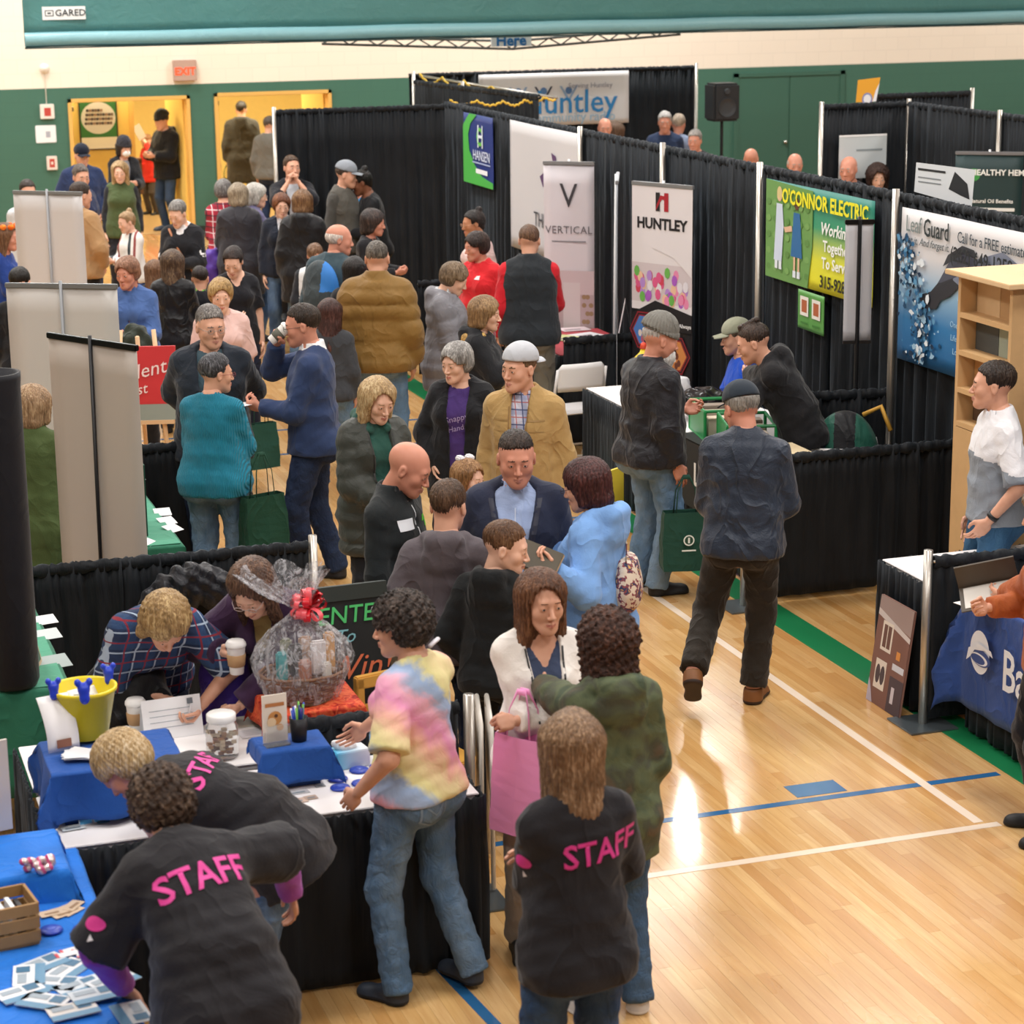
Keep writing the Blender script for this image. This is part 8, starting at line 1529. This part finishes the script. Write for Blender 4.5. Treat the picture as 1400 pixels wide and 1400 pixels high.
# ---- left edge and back
P('woman in an olive green jacket with fair hair behind the nearest stand', hd=(46, 558), h=1.66, w=1.12, face=168, look=150, sex='f', hair=('bob', '#9c7c5c', '#ccb08c'), tops=[T('#9aa0a8', sl=.5, collar=.03), J('#4c5c34', off=.036, collar=.03, hem=-.26)], legs=dict(c='#1c1d22'), L='front', R='front')
q = P('woman with long hair and an orange flower band at the left edge', hd=(10, 325), h=1.62, face=70, look=75, sex='f', skn='r', hair=('long', '#6a4a34', '#94745a'), tops=[T('#1f3c84', sl=.8)], legs=dict(c='#22242c'), L='front', R='front')
s_ = Solid(); [s_.ell((.09*math.cos(a_), .09*math.sin(a_), .105), (.03, .03, .028), .006) for a_ in np.linspace(0, 5.5, 8)]; v, f = s_.mesh(.01); mesh_np('flower_band', v+q['hc'], f, camo(['#e0641c', '#f08a2c', '#c8401c'], 30, .7, key='orange_flowers'), q['root'])
P('person with dark hair just above the farthest pale stand', hd=(38, 264), h=1.74, face=10, hair=('short', '#2a211c'), tops=[T('#c8ccd0', sl=1)], legs=dict(c='#22242c'), L='down', R='down')
P('person with black hair low behind the middle pale stand', hd=(28, 388), h=1.60, face=160, hair=('short', '#17130f'), tops=[T('#17181c', sl=1)], legs=dict(c='#22242c'), L='down', R='down')
far = [((827, 176), 1.92, 'm', 5, 'bald', '#8a7a70', '#3a3c44', 'bald man whose head shows above the drape below the radio banner'), ((843, 181), 1.82, 'f', 160, 'bob', '#5a4434', '#4a3c34', 'person with brown hair beside the bald head below the radio banner'),
 ((909, 168), 1.92, 'm', 0, 'older', '#a8a4a0', '#22304c', 'grey haired man in navy near the loudspeaker, facing the camera'), ((928, 171), 1.86, 'm', 168, 'older', '#9a8c7c', '#7c88a0', 'man in a grey blue shirt near the loudspeaker, back to the camera'),
 ((950, 193), 1.76, 'm', -15, 'older', '#8c8884', '#26282e', 'grey haired man in black lower right of the loudspeaker pair'), ((1027, 218), 1.74, 'm', 170, 'bald', '#8a7a70', '#3c3c40', 'bald crown just above the drape before the green doors'),
 ((1087, 226), 1.77, 'm', 10, 'fringe', '#a09890', '#30343c', 'balding man looking over the drape left of the far pole'), ((1160, 232), 1.93, 'm', -20, 'bald', '#a09890', '#33363e', 'bald man in a dark suit before the white board sign'),
 ((1200, 244), 1.83, 'f', 10, 'curlylong', '#33221c', '#22242c', 'woman with dark curly hair above the electric banner')]
for hd_, h_, sx_, fc, hs_, hc_, tc_, lb in far: P(lb, hd=hd_, h=h_, sex=sx_, face=fc, skn='r' if sx_ == 'm' else 'l', hair=(hs_, hc_), tops=[T(tc_, sl=1, off=.02)], legs=dict(c='#23262c'), L='down', R='front')
# ---- the two women leaning over the rear table
p67 = P('woman with shoulder length blond hair in a blue plaid shirt writing at the table', hd=(226, 852), h=1.66, w=1.08, face=10, look=15, nod=34, lean=44, bend=18, sex='f', skn='p', hair=('shag', '#9c7c50', '#d8bc88'), tops=[dict(m=plaid('#1f2f50', '#2c4a74', '#a8b8cc', '#8a2c3c', 10), c='#fff', off=.026, sl=.6, n='shirt', collar=.015)], legs=dict(c='#1c2438'), L=('W', tuple(uz(272, 968, .84)), 'hold', (1, -.3, .3)), R=('W', tuple(uz(225, 955, .83)), 'flat', (1, -.4, .1)))
lump('black_coat', (uz(185, 960, .8).x-.02, uz(185, 960, .8).y+.02, .60), (.20, .13, .34), '#15161a', 'black coat and bag hanging on the arm of the plaid shirt', 'coat', 11)
p68 = P('woman with long brown hair and glasses in a purple puffer coat holding a coffee cup', hd=(345, 806), h=1.60, face=-20, look=-25, nod=30, lean=28, bend=10, sex='f', skn='l', hair=('fall', '#4c3428', '#8a6850'), glasses='#b8a8a4', tops=[T('#a08a5a', sl=.9, off=.012), J('#3a2340', off=.034, rib=.004, ribf=11, open=(.025, .05), collar=.03, hem=-.2)], legs=dict(c='#1c1d22'), R=('W', tuple(uz(306, 893, 1.06)), 'hold', (1, -.2, -.6)), L=('W', tuple(uz(328, 965, .84)), 'grip', (1, -.3, -.2)))
hw = p68['hand'][1]; cup((hw.x+.01, hw.y-.04, hw.z-.07), 'white lidded coffee cup held by the woman in the purple coat'); lump('purple_tote', (uz(312, 935, .9).x, uz(312, 935, .9).y+.10, .56), (.11, .09, .42), '#3c2484', 'purple cloth bag hanging below the held coffee cup', 'bag', 8)
MB().tube([(0, 0, 0), (.03, .0, .12)], .005, 6).build('pen', plain('#e8e8ec', .4), None).location = p67['hand'][0]+Vector((-.02, -.02, -.04)); tag(bpy.context.scene.objects['pen.013'] if 'pen.013' in bpy.context.scene.objects else [o for o in bpy.context.scene.objects if o.name.startswith('pen') and o.parent is None and o.type == 'MESH'][0], 'white pen in the hand of the woman in plaid', 'pen')
# black puffer coat over the rail behind them
s_ = Solid(); [s_.ell((-.22+.075*i, 0, .05-.5*(i/6-.5)**2), (.06, .10, .13), .02) for i in range(7)]; s_.wob(lambda X, Y, Z: .010*np.sin(X*60+Z*20)*np.sin(Z*55+Y*30)); v, f = s_.mesh(.012); o = mesh_np('puffer_coat', v, f, fabric('#17181f', .38, .5)); o.location = uy(262, 812, 11.36); tag(o, 'shiny black puffer coat slung over the drape rail behind the two women', 'coat')
# yellow and blue books at the rail post
q = uz(835, 660, .35); r = empty('book_stack', (q.x, q.y, 0), .6, 'yellow and blue picture books standing behind the rail post', 'books')
for i, c in enumerate(('#e8d048', '#3a7ab8', '#e8d048', '#d8dce0')): MB().box((-.12, -.03+.03*i, .0), (.12, -.01+.03*i, .45-.05*i)).build('book', plain(c, .5), r)
print('SCENE DONE', len(bpy.data.objects))
